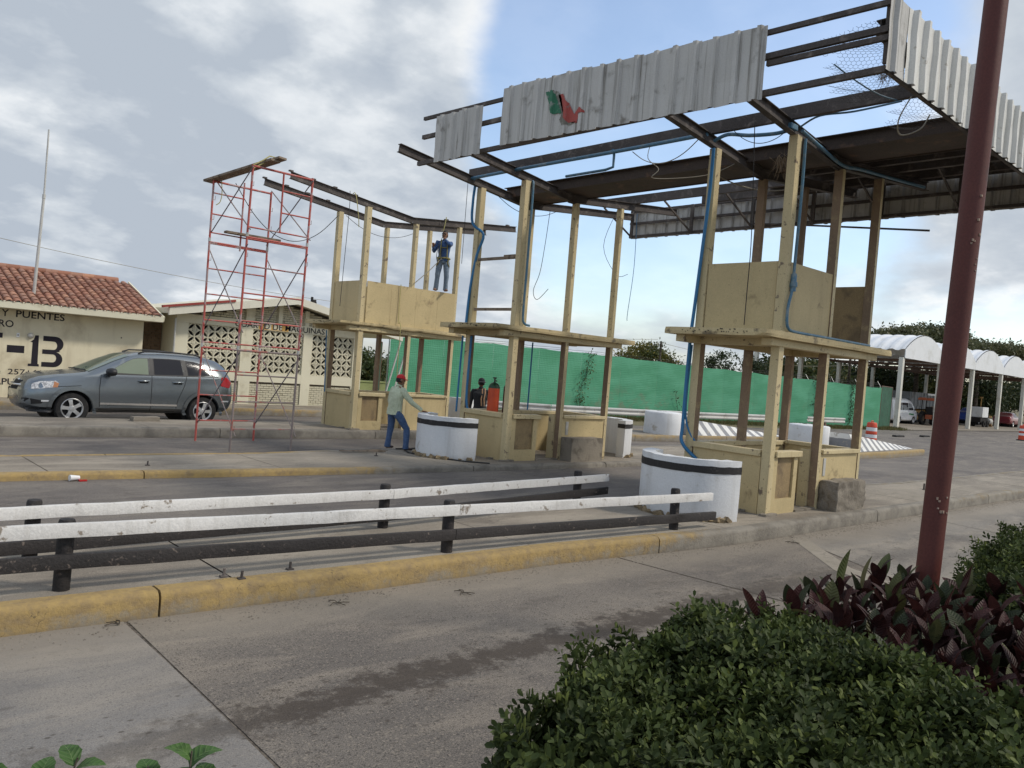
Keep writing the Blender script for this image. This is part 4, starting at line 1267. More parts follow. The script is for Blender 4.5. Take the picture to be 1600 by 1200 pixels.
cable('hanging_cable', sagc((11.2, 7.3, 6.1), (11.35, 6.4, 5.95), .22), .006, 'wire', 'thin cable loop between the left posts of the nearest booth', group='loose cables on the canopy')
cable('hanging_cable', sagc((11.95, BY_ + BW - .1, 5.82), (13.9, BY_ + BW - .1, 5.84), .26), .007, 'wire', 'black cable slung under the rear rafter of the middle booth', group='loose cables on the canopy')
cable('hanging_cable', [(13.7, BY_ + BW - .05, 5.84), (13.62, BY_ + BW - .05, 5.0), (13.52, BY_ + BW - .05, 4.3), (13.35, BY_ + BW - .05, 3.85), (13.5, BY_ + BW - .05, 3.65), (13.85, BY_ + BW - .05, 3.95)], .007, 'wire', 'long cable dangling behind the middle booth and curling at its end', group='loose cables on the canopy')
cable('hanging_cable', [(14.5, BY_ + .1, 5.85), (14.35, BY_ + .3, 5.0), (14.9, BY_ + .3, 4.4), (15.2, BY_ + .2, 4.45)], .006, 'wire', 'drooping cable between the two right posts of the middle booth', group='loose cables on the canopy')
cable('hanging_cable', [(15.0, BY_ - .1, 5.85), (15.05, BY_ - .1, 4.6), (14.95, BY_ - .1, 3.5), (14.93, BY_ - .12, 3.3)], .007, 'blue_hose', 'thin blue cable hanging right of the middle booth', group='loose cables on the canopy')
cable('hanging_cable', [(11.3, BY_ + BW + .2, 6.05), (11.3, BY_ + BW + .2, 4.2)], .006, 'wire', 'straight cable hanging left of the middle booth', group='loose cables on the canopy', sub=0)
cable('hanging_cable', [(11.15, 4.5, 6.05), (11.1, 4.62, 5.75), (11.3, 4.66, 5.60), (11.55, 4.5, 5.72), (11.7, 4.45, 5.95)], .010, 'wire_grey', 'pale hooked cable hanging below the chicken wire', group='loose cables on the canopy')
cable('hanging_cable', [(9.9, 5.0, 6.2), (10.3, 4.9, 6.1), (10.7, 4.75, 6.0), (11.2, 4.7, 6.05)], .010, 'blue_pipe', 'purple blue cable lying in the chicken wire', group='loose cables on the canopy')
cable('hanging_cable', sagc((8.5, CY + BW, 6.05), (11.35, CY + BW - .2, 5.75), 1.05), .010, 'wire', 'black cable slung from the scaffold to the far booth')
cable('hanging_cable', sagc((11.6, CY + BW - .2, 5.80), (14.0, CY + BW - .2, 5.75), .35), .007, 'wire', 'black cable slung between the rear posts of the far booth')
cable('rope', [(10.85, CY + .0, 6.18), (10.84, CY - .05, 5.7), (10.8, CY - .05, 4.2), (10.78, CY - .04, 3.2)], .008, 'wire', 'thin line hanging left of the far booth', 'rope')
cable('rope', [(10.95, CY + .14, 6.02), (11.0, CY - .02, 6.15), (11.12, CY - .05, 5.6), (11.16, CY - .05, 5.3)], .010, 'rope', 'short yellow rope looped over the front rafter of the far booth', 'rope')
cable('rope', [(12.6, CY - .07, 3.99), (12.6, CY - .075, 3.0), (12.6, CY - .20, 2.85), (12.6, CY - .20, 1.6), (12.7, CY - .2, 1.3), (12.66, CY - .2, 1.1)], .010, 'rope', 'yellow rope hanging down the boarded front of the far booth', 'rope')
cable('hanging_rod', [(16.82, 10.2, 5.80), (16.8, 8.87, 5.66), (16.7, 6.16, 5.33)], .022, 'steel', 'thin dark rod hanging askew below the far canopy edge', 'rod', sub=0)
# dry twigs of a bird nest caught in the steel
mb = MB()
for k in range(70):
    a = Vector((rnd.uniform(-.1, .12), rnd.uniform(-.12, .12), rnd.uniform(-.10, .05)))
    d = Vector((rnd.uniform(-1, 1) * .5, rnd.uniform(-1, 1) * .5, rnd.uniform(-1.5, .2))).normalized() * rnd.uniform(.12, .42)
    mb.tube([a, a + d * .5 + Vector((rnd.uniform(-.03, .03),) * 3), a + d], [.004, .003, .0015], 3, caps=False)
o = mb.build('twig_nest', mat('dry_twigs', (0.26, 0.19, 0.12), rough=.9, var=.3), None); o.location = (12.35, 7.0, 5.85)
tag(o, 'bundle of dry twigs hanging from the gutter behind the corner post', 'nest')
o2 = o.copy(); link(o2); o2.location = (9.42, 4.12, 5.74); o2.scale = (.6, .6, .45); o2["label"] = 'bundle of dry twigs in the bottom corner of the canopy edge'

# ------------------------------------------------------------ scaffold
sc = thing('scaffold_tower', 'tall red welded scaffold tower of three stacked lifts beside the far booth', 'scaffold', (7.05, 15.8, -0.21))
SO = Vector((7.05, 15.8, -0.21))
def spart(name, m_, f, parent=None, **kw):
    mb = MB(); f(mb)
    mb.v = [(a - SO.x, b_ - SO.y, c - SO.z) for a, b_, c in mb.v]
    return mb.build(name, M[m_], parent or sc, **kw)
FARDZ = -0.12
LV = [(-0.21, 1.93, [.26, .83, 1.38], []), (1.93, 4.25, [2.0, 2.49, 3.06, 3.62, 4.17], []), (4.25, 5.70, [4.41, 5.66], [])]
for fy, side in ((17.6, 'far'), (15.8, 'near')):
    for li, (za, zb, bars, _) in enumerate(LV):
        if li == 2 and side == 'far': zb = zb + FARDZ; bars = [4.41, 5.54]
        xl, xr = 7.05, 8.40
        m_ = 'scaf_old' if (side == 'near' and li == 0) else 'scaf'
        dx = 0.02 * li if side == 'near' else 0.0
        fr = spart('frame', m_, lambda mb: mb.tube([(xl + dx, fy, zb - .05), (xr + dx, fy, zb - .05)], .021, 8))
        for xx in (xl, xr):
            spart('leg', m_, lambda mb: mb.tube([(xx + dx, fy, za + .012), (xx + dx + (.02 if side == 'near' else 0), fy, zb - .012)], .024, 8), fr, smooth=60)
            if li: spart('coupling_pin', 'galv', lambda mb: mb.tube([(xx + dx, fy, za - .04), (xx + dx, fy, za + .04)], .030, 8), fr)
            for q in (za + .45, zb - .45):
                spart('brace_lock', 'scaf_old', lambda mb: mb.tube([(xx + dx + .026, fy, q), (xx + dx + .06, fy, q), (xx + dx + .06, fy, q + .09)], .006, 5), fr)
        for z in bars:
            spart('rung', m_, lambda mb: mb.tube([(xl + dx, fy, z), (xr + dx, fy, z)], .016, 7), fr, smooth=60)
        if li == 2:
            xi = 7.75
            spart('inner_post', m_, lambda mb: mb.tube([(xi + dx, fy, 4.41 if side == 'near' else 4.1), (xi + dx, fy, 5.64)], .020, 8), fr, smooth=60)
            for z in (4.82, 5.28):
                a, b_ = (xl, xi) if side == 'far' else (xi, xr)
                spart('rung', m_, lambda mb: mb.tube([(a + dx, fy, z), (b_ + dx, fy, z)], .016, 7), fr, smooth=60)
for li, (za, zb) in enumerate([(0.12, 1.85), (2.25, 4.05), (4.35, 5.62)]):
    for xx in (7.05, 8.40):
        s = .03
        spart('cross_brace', 'brace', lambda mb: mb.tube([(xx + s, 15.72, zb), (xx + s, 17.72, za)], .013, 6))
        spart('cross_brace', 'scaf_old', lambda mb: mb.tube([(xx + s + .03, 15.72, za), (xx + s + .03, 17.72, zb)], .013, 6))
def plank(p0, p1, w, h, label):
    p0, p1 = Vector(p0), Vector(p1)
    mb = MB()
    n = 6
    for k in range(1):
        mb.beam((0, 0, 0), p1 - p0, w, h)
    o = mb.build('plank', M['plank'], None, bevel=.004); o.location = p0
    return tag(o, label, 'plank', 'planks on the scaffold tower')
plank((7.02, 17.85, 5.545), (7.50, 15.62, 5.825), .24, .05, 'long weathered plank tied across the top of the scaffold tower')
plank((7.14, 17.75, 5.61), (7.62, 15.55, 5.89), .20, .045, 'second weathered plank on the scaffold top, lying on the first')
plank((7.35, 17.52, 4.47), (8.62, 17.46, 4.47), .16, .05, 'short grey plank inside the scaffold tower below its top lift')
cable('rope', [(7.12, 15.80, 5.60), (7.34, 15.83, 5.76), (7.56, 15.84, 5.86), (7.62, 15.80, 5.93), (7.44, 15.78, 5.92), (7.30, 15.78, 5.80), (7.10, 15.78, 5.66)], .014, 'rope', 'yellow rope lashing the plank to the near top corner of the scaffold', 'rope', sub=0)
cable('rope', [(7.2, 17.56, 5.62), (7.23, 17.55, 5.3), (7.2, 17.55, 5.1), (7.12, 17.56, 5.02)], .010, 'rope', 'yellow rope end dangling at the far top corner of the scaffold', 'rope')
# ------------------------------------------------------------ left building with the tiled roof
def tile_mat():
    mt = bpy.data.materials.new('terracotta_tile'); mt.use_nodes = True
    t = mt.node_tree; t.nodes.clear(); N = NT(t)
    g_ = N.n('ShaderNodeNewGeometry'); pos = g_.outputs['Position']
    oi = N.n('ShaderNodeObjectInfo').outputs['Random']
    ri = N.math('FRACT', N.math('ADD', oi, g_.outputs['Random Per Island']))
    c = N.n('ShaderNodeValToRGB', ins={0: ri}); r_ = c.color_ramp
    r_.elements[0].color = (0.25, 0.115, 0.075, 1); r_.elements[1].color = (0.46, 0.23, 0.14, 1)
    e = r_.elements.new(.4); e.color = (0.36, 0.165, 0.105, 1)
    e = r_.elements.new(.75); e.color = (0.31, 0.17, 0.12, 1)
    n_ = N.noise(pos, 9, 6, 0.65)
    col = N.mix(N.ramp(n_, .55, .72, 0, .7), c.outputs[0], (0.11, 0.085, 0.07))
    b = N.n('ShaderNodeBsdfPrincipled', ins={'Base Color': col, 'Roughness': 0.9})
    bn = N.n('ShaderNodeBump', ins={'Strength': 0.3, 'Distance': 0.01, 'Height': n_}); N.set(b.inputs['Normal'], bn.outputs[0])
    o = N.n('ShaderNodeOutputMaterial'); t.links.new(b.outputs[0], o.inputs[0])
    return mt
M['tile'] = tile_mat()
WY = 26.2
b1 = thing('block_building', 'cream plastered building with terracotta tile roof and large black 13 painted on it', 'building', (0, WY, 0))
def bp(root, name, m_, f, parent=None, **kw):
    mb = MB(); f(mb)
    L = root.location
    mb.v = [(a - L.x, b_ - L.y, c - L.z) for a, b_, c in mb.v]
    return mb.build(name, m_, parent or root, **kw)
bp(b1, 'wall', M['bld'], lambda mb: mb.prism([(-9, -.25), (8.63, -.25), (8.63, 2.56), (-9, 2.56)], WY, WY + 6.4, 'y'))
roof_p = [(25.62, 2.72), (29.2, 3.86)]
sl = math.atan2(3.86 - 2.72, 3.58)
bp(b1, 'roof_deck', M['bld'], lambda mb: mb.add(
    [(-9, 25.64, 2.62), (8.98, 25.64, 2.62), (8.98, 29.2, 3.78), (-9, 29.2, 3.78), (8.98, 33.0, 2.62), (-9, 33.0, 2.62),
     (-9, 25.64, 2.50), (8.98, 25.64, 2.50), (8.98, 33.0, 2.50), (-9, 33.0, 2.50)],
    [(0, 1, 2, 3), (3, 2, 4, 5), (6, 9, 8, 7), (1, 7, 8, 4, 2), (0, 3, 5, 9, 6), (5, 4, 8, 9)]))
bp(b1, 'fascia_board', M['bld2'], lambda mb: mb.box(-9, 9.0, 25.57, 25.638, 2.50, 2.70), bevel=.01)
bp(b1, 'verge', M['bld2'], lambda mb: mb.beam((9.02, 25.62, 2.60), (9.02, 29.2, 3.78), .05, .16))
# barrel tiles: single pieces where they show, the rest (outside the picture) in one mesh
tw, tl = 0.232, 0.385
def tile_geo(mb, o, seed=0):
    n = 6; v = []; f = []
    cs, sn = math.cos(sl), math.sin(sl)
    for j, (d, r_) in enumerate(((0.0, .100), (tl, .085))):
        for k in range(n + 1):
            a = math.pi * k / n
            x = -r_ * math.cos(a); h = r_ * .72 * math.sin(a)
            lift = .018 if j == 0 else 0.0
            y = d * cs - (h + lift) * sn; z = d * sn + (h + lift) * cs
            v.append((o[0] + x, o[1] + y, o[2] + z))
        for k in range(n + 1):
            a = math.pi * k / n
            x = -(r_ - .014) * math.cos(a); h = (r_ - .014) * .72 * math.sin(a)
            lift = .018 if j == 0 else 0.0
            y = d * cs - (h + lift) * sn; z = d * sn + (h + lift) * cs
            v.append((o[0] + x, o[1] + y, o[2] + z))
    L = n + 1
    for k in range(n):
        f.append((k, k + 1, 2 * L + k + 1, 2 * L + k))
        f.append((k, L + k, L + k + 1, k + 1))
        f.append((2 * L + k, 2 * L + k + 1, 3 * L + k + 1, 3 * L + k))
    mb.add(v, f)
tmb = MB(); tile_geo(tmb, (0, 0, 0)); tme = tmb.mesh('roof_tile', M['tile'], smooth=50, recalc=False)
rest = MB(); cnt = 0
rows = 12; step = 0.305
for i in range(rows):
    for k in range(78):
        x = 8.93 - tw * (k + .5)
        if x < -8.9: continue
        d = i * step
        y = 25.58 + d * math.cos(sl) - 0.02; z = 2.655 + d * math.sin(sl)
        jx, jr = rnd.uniform(-.008, .008), rnd.uniform(-.03, .03)
        if k < 24 and cnt < 290:
            o = bpy.data.objects.new('roof_tile', tme); link(o, b1)
            o.location = (x + jx, y - WY + rnd.uniform(-.012, .012), z + rnd.uniform(-.004, .004)); o.rotation_euler = (0, 0, jr); cnt += 1
        else:
            tile_geo(rest, (x + jx, y, z + rnd.uniform(-.004, .004)))
    # channels between
L = b1.location
rest.v = [(a, b_ - WY, c) for a, b_, c in rest.v]
rest.build('roof_tiles', M['tile'], b1, smooth=50, recalc=False, kind='stuff')
chn = MB()
cs, sn = math.cos(sl), math.sin(sl)
for k in range(78):
    x = 8.93 - tw * k
    if x < -8.9: break
    v = []; f = []
    for j, d in enumerate((0.0, rows * step)):
        for (dx, h) in ((-.07, .03), (-.03, .0), (.03, .0), (.07, .03)):
            v.append((x + dx, 25.60 + d * cs - h * sn - WY, 2.645 + d * sn + h * cs))
    for q in range(3): f.append((q, q + 1, 5 + q, 4 + q))
    chn.add(v, f)
chn.build('channel_tiles', M['tile'], b1, recalc=False, kind='stuff')
# ridge tiles
def ridge(mb):
    x = -9.0
    while x < 8.6:
        a = x
        mb.tube([(a, 29.2, 3.84), (a + .40, 29.2, 3.86)], [.11, .095], 8)
        x += .36
bp(b1, 'ridge_tiles', M['tile'], ridge, kind='stuff', smooth=60)

# lettering
def text(root, body, x, z, h, y, mat_, wscale=1.0, bold=0.0, name='painted_lettering'):
    cu = bpy.data.curves.new(name, 'FONT')
    cu.body = body
    cu.size = 1.0
    cu.extrude = 0.0
    cu.offset = bold
    cu.resolution_u = 3
    o = bpy.data.objects.new(name, cu)
    COL.objects.link(o)
    dg = bpy.context.evaluated_depsgraph_get()
    me = bpy.data.meshes.new_from_object(o.evaluated_get(dg))
    bpy.data.objects.remove(o)
    me.materials.clear(); me.materials.append(mat_)
    co = np.zeros(len(me.vertices) * 3, np.float32); me.vertices.foreach_get('co', co); co = co.reshape(-1, 3)
    cap = 0.729
    hx = co[:, 0] - co[:, 0].min(); hz = co[:, 1]
    out = np.zeros_like(co)
    out[:, 0] = hx * h / cap * wscale; out[:, 1] = 0; out[:, 2] = hz * h / cap
    me.vertices.foreach_set('co', out.ravel()); me.update()
    me.name = name
    q = bpy.data.objects.new(name, me); link(q, root)
    q.location = (x - root.location.x, y - root.location.y, z - root.location.z)
    return q, float(out[:, 0].max())
LET = M['letter']
text(b1, 'Y', 4.815, 2.285, .20, WY - .004, LET, 1.0, .012)
text(b1, 'PUENTES', 5.17, 2.285, .20, WY - .004, LET, 1.13, .014)
text(b1, 'RO', 4.77, 1.985, .20, WY - .004, LET, .98, .012)
text(b1, 'm', 4.70, .66, .16, WY - .004, LET, 1.2, .008)
text(b1, '257+610', 5.06, .66, .16, WY - .004, LET, 1.32, .006)
text(b1, 'APUFE', 4.72, .36, .185, WY - .004, LET, 1.1, .014)
def flat(poly, name='painted_numeral'):
    mb = MB()
    mb.add([(a, -.004, b_) for a, b_ in poly], [tuple(range(len(poly)))])
    return mb.build(name, LET, b1, recalc=False)
flat([(4.55, 1.81), (4.88, 1.81), (4.88, 1.67), (4.55, 1.67)], 'painted_stroke')
flat([(4.55, 1.03), (4.835, 1.03), (4.83, .93), (4.55, .93)], 'painted_stroke')
flat([(5.0, 1.48), (5.43, 1.48), (5.43, 1.275), (5.0, 1.275)], 'painted_dash')
flat([(5.57, 1.61), (5.655, 1.69), (5.685, 1.81), (5.775, 1.81), (5.785, .99), (5.82, .975), (5.82, .915), (5.54, .915), (5.54, .985), (5.62, .99), (5.625, 1.60)])
def ring3(cx, cz, ro, ri):
    return
th3 = [(5.89, 1.81)]
for k in range(0, 10): a = HP - math.pi * k / 11; th3.append((6.19 + .235 * math.cos(a), 1.585 + .225 * math.sin(a)))
th3.append((6.355, 1.375))
for k in range(1, 12): a = HP - math.pi * k / 11; th3.append((6.185 + .235 * math.cos(a), 1.142 + .226 * math.sin(a)))
th3.append((5.88, .916)); th3.append((5.88, 1.055))
for k in range(11, -1, -1): a = HP - math.pi * k / 11; th3.append((6.165 + .09 * math.cos(a), 1.172 + .115 * math.sin(a)))
th3.append((5.885, 1.29)); th3.append((5.885, 1.42))
for k in range(11, -1, -1): a = HP - math.pi * k / 11; th3.append((6.17 + .09 * math.cos(a), 1.54 + .12 * math.sin(a)))
th3.append((5.89, 1.665))
flat(th3)
mb = MB(); mb.lathe([(0.001, .07), (.05, .06), (.075, .03), (.082, 0), (.06, -.01)], 16, closed=False)
o = mb.build('wall_lamp', M['galv'], b1, smooth=60); o.rotation_euler = (HP, 0, 0); o.location = (5.56, -.015, 1.79)
mb = MB(); mb.box(-.035, .035, -.02, -.002, -.06, .06); mb.m = 1; mb.box(-.012, .012, -.024, -.0205, -.02, .015)
o = mb.build('switch_plate', [M['refl_white'], M['dark']], b1); o.location = (5.25, 0, 1.78)
mb = MB(); mb.lathe([(0.001, .012), (.02, .01), (.022, 0)], 10, closed=False)
o = mb.build('drain_stub', M['steel'], b1); o.rotation_euler = (HP, 0, 0); o.location = (8.0, -.006, 1.93)
# antenna mast on the roof
mb = MB(); mb.tube([(0, 0, 0), (.03, 0, 1.0), (.09, 0, 2.9)], [.045, .042, .038], 10); mb.tube([(.09, 0, 2.86), (.10, 0, 4.80)], [.026, .022], 10)
mb.tube([(.088, 0, 2.80), (.091, 0, 2.92)], .046, 10)
ant = mb.build('antenna_mast', M['galv'], None, smooth=60); ant.location = (5.66, 26.6, 2.98)
tag(ant, 'tall thin grey antenna mast standing on the tiled roof', 'mast')

# ------------------------------------------------------------ machine room with the vent block screens
b2 = thing('machine_room', 'cream machine room with pierced vent block screens and low white gable', 'building', (9.9, WY, 0))
P2 = lambda name, m_, f, **kw: bp(b2, name, m_, f, **kw)
XL, XR = 9.62, 16.62
def gz(x, off=0.0):   # underside of the gable fascia
    return off + (2.76 + (x - 9.16) * .187 if x < 13.5 else 3.57 - (x - 13.5) * .205)
def gable_poly(xa, xb, zlo, off, extra=0.0):
    pts = [(xa, zlo), (xb, zlo), (xb, gz(xb, off) + extra)]
    if xa < 13.5 < xb: pts.append((13.5, gz(13.5, off) + extra))
    pts.append((xa, gz(xa, off) + extra))
    return pts
P2('wall', M['bld2'], lambda mb: mb.prism(gable_poly(XL, XR, -.25, 0.0), WY + .30, WY + 6.0, 'y'))
# recessed darker backing behind the screens is the mortar-coloured wall itself; frame members in front of it
pil = [(XL, 10.02), (11.82, 12.22), (14.14, 14.50), (16.22, XR)]
for a, b_ in pil:
    P2('pilaster', M['bld2'], lambda mb: mb.box(a, b_, WY, WY + .298, -.22, 2.585))
P2('lintel_band', M['bld2'], lambda mb: mb.box(XL, XR, WY - .004, WY + .298, 2.588, 2.875))
P2('sill_band', M['bld2'], lambda mb: [mb.box(a, b_, WY + .003, WY + .298, .78, 1.10) for a, b_ in ((10.022, 11.818), (12.222, 14.138), (14.502, 16.218))])
P2('base_band', M['bld2'], lambda mb: [mb.box(a, b_, WY + .003, WY + .298, -.22, .02) for a, b_ in ((10.022, 11.818), (12.222, 14.138), (14.502, 16.218))])
for xa in (11.95, 13.13, 14.17):
    P2('gable_stud', M['bld2'], lambda mb: mb.box(xa, xa + (.31 if xa < 12 else .15), WY + .02, WY + .298, 2.877, gz(xa + .1) - .01))
# dark hollow behind the screens
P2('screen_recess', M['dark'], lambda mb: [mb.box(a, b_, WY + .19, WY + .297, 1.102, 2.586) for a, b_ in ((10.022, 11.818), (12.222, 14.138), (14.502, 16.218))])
# vent block: square frame with a pointed leaf opening along one diagonal and two corner cuts
def leaf_block(flip):
    s = .2145 / 2; t_ = .015; d = .09
    mb = MB()
    def diag(pts):
        return [(-a, b_) if flip else (a, b_) for a, b_ in pts]
    # frame
    for (a, b_, c, e_) in ((-s, s, -s, -s + t_), (-s, s, s - t_, s), (-s, -s + t_, -s + t_, s - t_), (s - t_, s, -s + t_, s - t_)):
        mb.box(a, b_, 0, d, c, e_)
    # two curved ribs that enclose the leaf opening
    for sg in (1, -1):
        n = 6; outer = []; inner = []
        for k in range(n + 1):
            q = -1 + 2 * k / n
            w = .46 * s * (1 - q * q)
            # point on the diagonal + offset perpendicular
            cx, cz = q * s * .93, q * s * .93
            inner.append((cx + sg * w * .707, cz - sg * w * .707))
            w2 = w + .028
            outer.append((cx + sg * w2 * .707, cz - sg * w2 * .707))
        poly = inner + outer[::-1]
        poly = [(max(-s + .003, min(s - .003, a)), max(-s + .003, min(s - .003, b_))) for a, b_ in poly]
        for k in range(n):
            quad = [inner[k], inner[k + 1], outer[k + 1], outer[k]]
            quad = [(max(-s + .003, min(s - .003, a)), max(-s + .003, min(s - .003, b_))) for a, b_ in quad]
            quad = diag(quad)
            mb.prism(quad, .012, d - .01, 'y')
        # stub from the rib to the outer corner
        c0 = (sg * .46 * s * .707 + sg * .02, -sg * .46 * s * .707 - sg * .02); c1 = (sg * (s - .012), -sg * (s - .012))
        dx = .010
        quad = diag([(c0[0] - dx, c0[1] - dx), (c0[0] + dx, c0[1] + dx), (c1[0] + dx * .8, c1[1] + dx * .8), (c1[0] - dx * .8, c1[1] - dx * .8)])
        mb.prism(quad, .014, d - .012, 'y')
    return mb.mesh('vent_block', M['block'], recalc=True)
LB = [leaf_block(False), leaf_block(True)]
for (a, b_) in ((10.022, 11.818), (12.222, 14.138), (14.502, 16.218)):
    nx_ = round((b_ - a) / .2145); nz_ = 7
    wx = (b_ - a) / nx_; wz = (2.586 - 1.102) / nz_
    for i in range(nx_):
        for j in range(nz_):
            o = bpy.data.objects.new('vent_block', LB[(i + j) % 2]); link(o, b2)
            o.location = (a + wx * (i + .5) - 9.9, .045 + rnd.uniform(-.003, .003), 1.102 + wz * (j + .5))
            o.scale = (wx / .2145 * .985, 1, wz / .2145 * .985)
# painted bricks with raked joints (each only a few pixels): one part per panel
def bricks(root, xa, xb, za, ztop, y, m_, name='brickwork', bw=.21, bh=.062, gap=.014):
    mb = MB(); row = 0; z = za
    while z + bh < max(ztop(xa), ztop(xb), ztop((xa + xb) / 2)):
        x = xa - (bw / 2 if row % 2 else 0)
        while x < xb - .01:
            x0, x1 = max(x, xa) + gap / 2, min(x + bw, xb) - gap / 2
            if x1 - x0 > .03 and z + bh < min(ztop(x0), ztop(x1)):
                dd = rnd.uniform(0, .014)
                mb.box(x0, x1, y - dd, y + .06, z + rnd.uniform(-.003, .003), z + bh + rnd.uniform(-.003, .003))
            x += bw
        z += bh + gap; row += 1
    L = root.location
    mb.v = [(a - L.x, b_ - L.y, c - L.z) for a, b_, c in mb.v]
    return mb.build(name, m_, root, recalc=False, kind='stuff')
for (a, b_) in ((10.03, 11.81), (12.23, 14.13), (14.51, 16.21)):
    bricks(b2, a, b_, .035, lambda x: .78, WY + .05, M['brick_cream'])
    P2('mortar_bed', M['mortar'], lambda mb: mb.box(a, b_, WY + .09, WY + .16, .022, .778))
bricks(b2, XL + .2, XR - .1, 2.90, lambda x: gz(x) - .01, WY + .10, M['brick_cream'])
P2('mortar_bed', M['mortar'], lambda mb: mb.prism(gable_poly(XL + .02, XR - .02, 2.88, -.012), WY + .16, WY + .29, 'y'))
# fascia of the gable and roof
def fas(mb, y0, y1, off0, off1):
    xs_ = [9.16, 13.5, 18.0]
    v = []
    for y in (y0, y1):
        for x in xs_:
            v += [(x, y, gz(x, off0)), (x, y, gz(x, off1))]
    f = [(0, 2, 3, 1), (2, 4, 5, 3), (6, 7, 9, 8), (8, 9, 11, 10), (1, 3, 9, 7), (3, 5, 11, 9), (0, 6, 8, 2), (2, 8, 10, 4), (0, 1, 7, 6), (4, 10, 11, 5)]
    mb.add(v, f)
P2('gable_fascia', mat('white_gable_paint', (0.70, 0.67, 0.56), (0.5, 0.46, 0.36), 1.2, (.6, .75), rough=.7, var=.08), lambda mb: fas(mb, WY - .62, WY - .50, 0.0, .25))
P2('roof', M['bld2'], lambda mb: fas(mb, WY - .498, WY + 6.2, .06, .235))
P2('red_roof_edge', mat('red_metal_edge', (0.30, 0.05, 0.04), rough=.5, var=.15), lambda mb: mb.beam((8.95, WY - .58, gz(8.95, .285)), (11.25, WY - .58, gz(11.25, .285)), .16, .07))
mb = MB(); mb.box(-.14, .14, -.12, .12, 0, .28); mb.box(-.05, .10, -.16, -.121, .20, .36); mb.tube([(0, 0, .28), (0, 0, .46)], .05, 8)
o = mb.build('roof_vent', M['dark'], None, bevel=.01); o.location = (14.65, 26.75, 3.52)
tag(o, 'small black vent box on the white gable roof of the machine room', 'roof vent')
# text on the lintel, on its patch of orange undercoat
P2('undercoat_patch', M['orange_patch'], lambda mb: mb.add([(12.40, WY - .007, 2.60), (13.52, WY - .007, 2.60), (13.52, WY - .007, 2.86), (12.40, WY - .007, 2.86)], [(0, 1, 2, 3)]), recalc=False)
xx = 11.56
total = 14.95 - 11.56
q, w_ = text(b2, 'CUARTO DE MAQUINAS', 11.56, 2.625, .205, WY - .011, LET, 1.0, .008)
k = total / w_
q.scale = (k, 1, 1)
# white flakes left round the letters of the patch
for (a, b_) in ((12.66, 12.86), (12.93, 13.06), (13.1, 13.26)):
    P2('whitewash_patch', M['bld2'], lambda mb: mb.add([(a, WY - .009, 2.62), (b_, WY - .009, 2.615), (b_, WY - .009, 2.84), (a, WY - .009, 2.835)], [(0, 1, 2, 3)]), recalc=False)
# brown brick wall in the shaded gap between the two buildings
gapw = thing('brick_wall', 'shaded brown brick wall in the gap between the two cream buildings', 'wall', (8.7, 27.3, 0))
bp(gapw, 'backing', M['mortar'], lambda mb: mb.box(8.66, 9.60, 27.40, 27.5, -.2, 2.75))
bricks(gapw, 8.68, 9.60, 0.0, lambda x: 2.72, 27.38, M['brick_red'], bw=.24, bh=.065)
bp(gapw, 'downpipe', M['galv'], lambda mb: mb.tube([(9.56, 26.1, 0), (9.56, 26.1, 2.7)], .03, 8))
# low pale green wall beyond
mb = MB(); mb.box(0, 7, 0, .2, 0, .95); mb.box(-.05, 7.05, -.03, .23, .952, 1.03)
o = mb.build('garden_wall', mat('pale_green_wall', (0.33, 0.36, 0.16), (0.2, 0.22, 0.1), 1, (.5, .7), rough=.85)); o.location = (19.4, 33.0, -.25)
tag(o, 'low pale green wall seen through the far booth', 'wall')
# ------------------------------------------------------------ vehicles
def carpaint(name, c, metal=0.55, rough=0.32):
    mt = bpy.data.materials.new(name); mt.use_nodes = True
    t = mt.node_tree; t.nodes.clear(); N = NT(t)
    pos = N.n('ShaderNodeNewGeometry').outputs['Position']
    z = N.n('ShaderNodeSeparateXYZ', ins={0: pos}).outputs[2]
    d = N.math('MULTIPLY', N.ramp(N.noise(pos, 3, 6, .6), .3, .7), N.ramp(z, -.1, .45, .45, 0.0))
    col = N.mix(d, c, (0.20, 0.17, 0.13))
    rg = N.math('ADD', rough, N.math('MULTIPLY', d, .5))
    b = N.n('ShaderNodeBsdfPrincipled', ins={'Base Color': col, 'Roughness': rg, 'Metallic': metal})
    b.inputs['Coat Weight'].default_value = 0.6
    b.inputs['Coat Roughness'].default_value = 0.12
    o = N.n('ShaderNodeOutputMaterial'); t.links.new(b.outputs[0], o.inputs[0])
    return mt
def glassmat(name, c, rough=.05, alpha=.5):
    mt = bpy.data.materials.new(name); mt.use_nodes = True
    t = mt.node_tree; t.nodes.clear(); N = NT(t)
    b = N.n('ShaderNodeBsdfPrincipled', ins={'Base Color': c, 'Roughness': rough})
    b.inputs['Specular IOR Level'].default_value = 0.25
    tr = N.n('ShaderNodeBsdfTransparent', ins={'Color': (.75, .85, .78, 1)})
    mx = N.n('ShaderNodeMixShader', ins={0: 1 - alpha, 1: b.outputs[0], 2: tr.outputs[0]})
    o = N.n('ShaderNodeOutputMaterial'); t.links.new(mx.outputs[0], o.inputs[0])
    return mt
M['glass_dark'] = glassmat('tinted_glass', (0.025, 0.025, 0.03), alpha=1.0)
M['glass_green'] = glassmat('clear_car_glass', (0.10, 0.14, 0.11), alpha=.55)
M['lamp_glass'] = mat('headlamp_glass', (0.72, 0.72, 0.72), (0.35, 0.35, 0.36), 22, (.45, .55), rough=.12, bump=0, var=.1)
M['tail_red'] = mat('tail_lamp_red', (0.45, 0.02, 0.025), None, rough=.2, bump=0, var=.1)

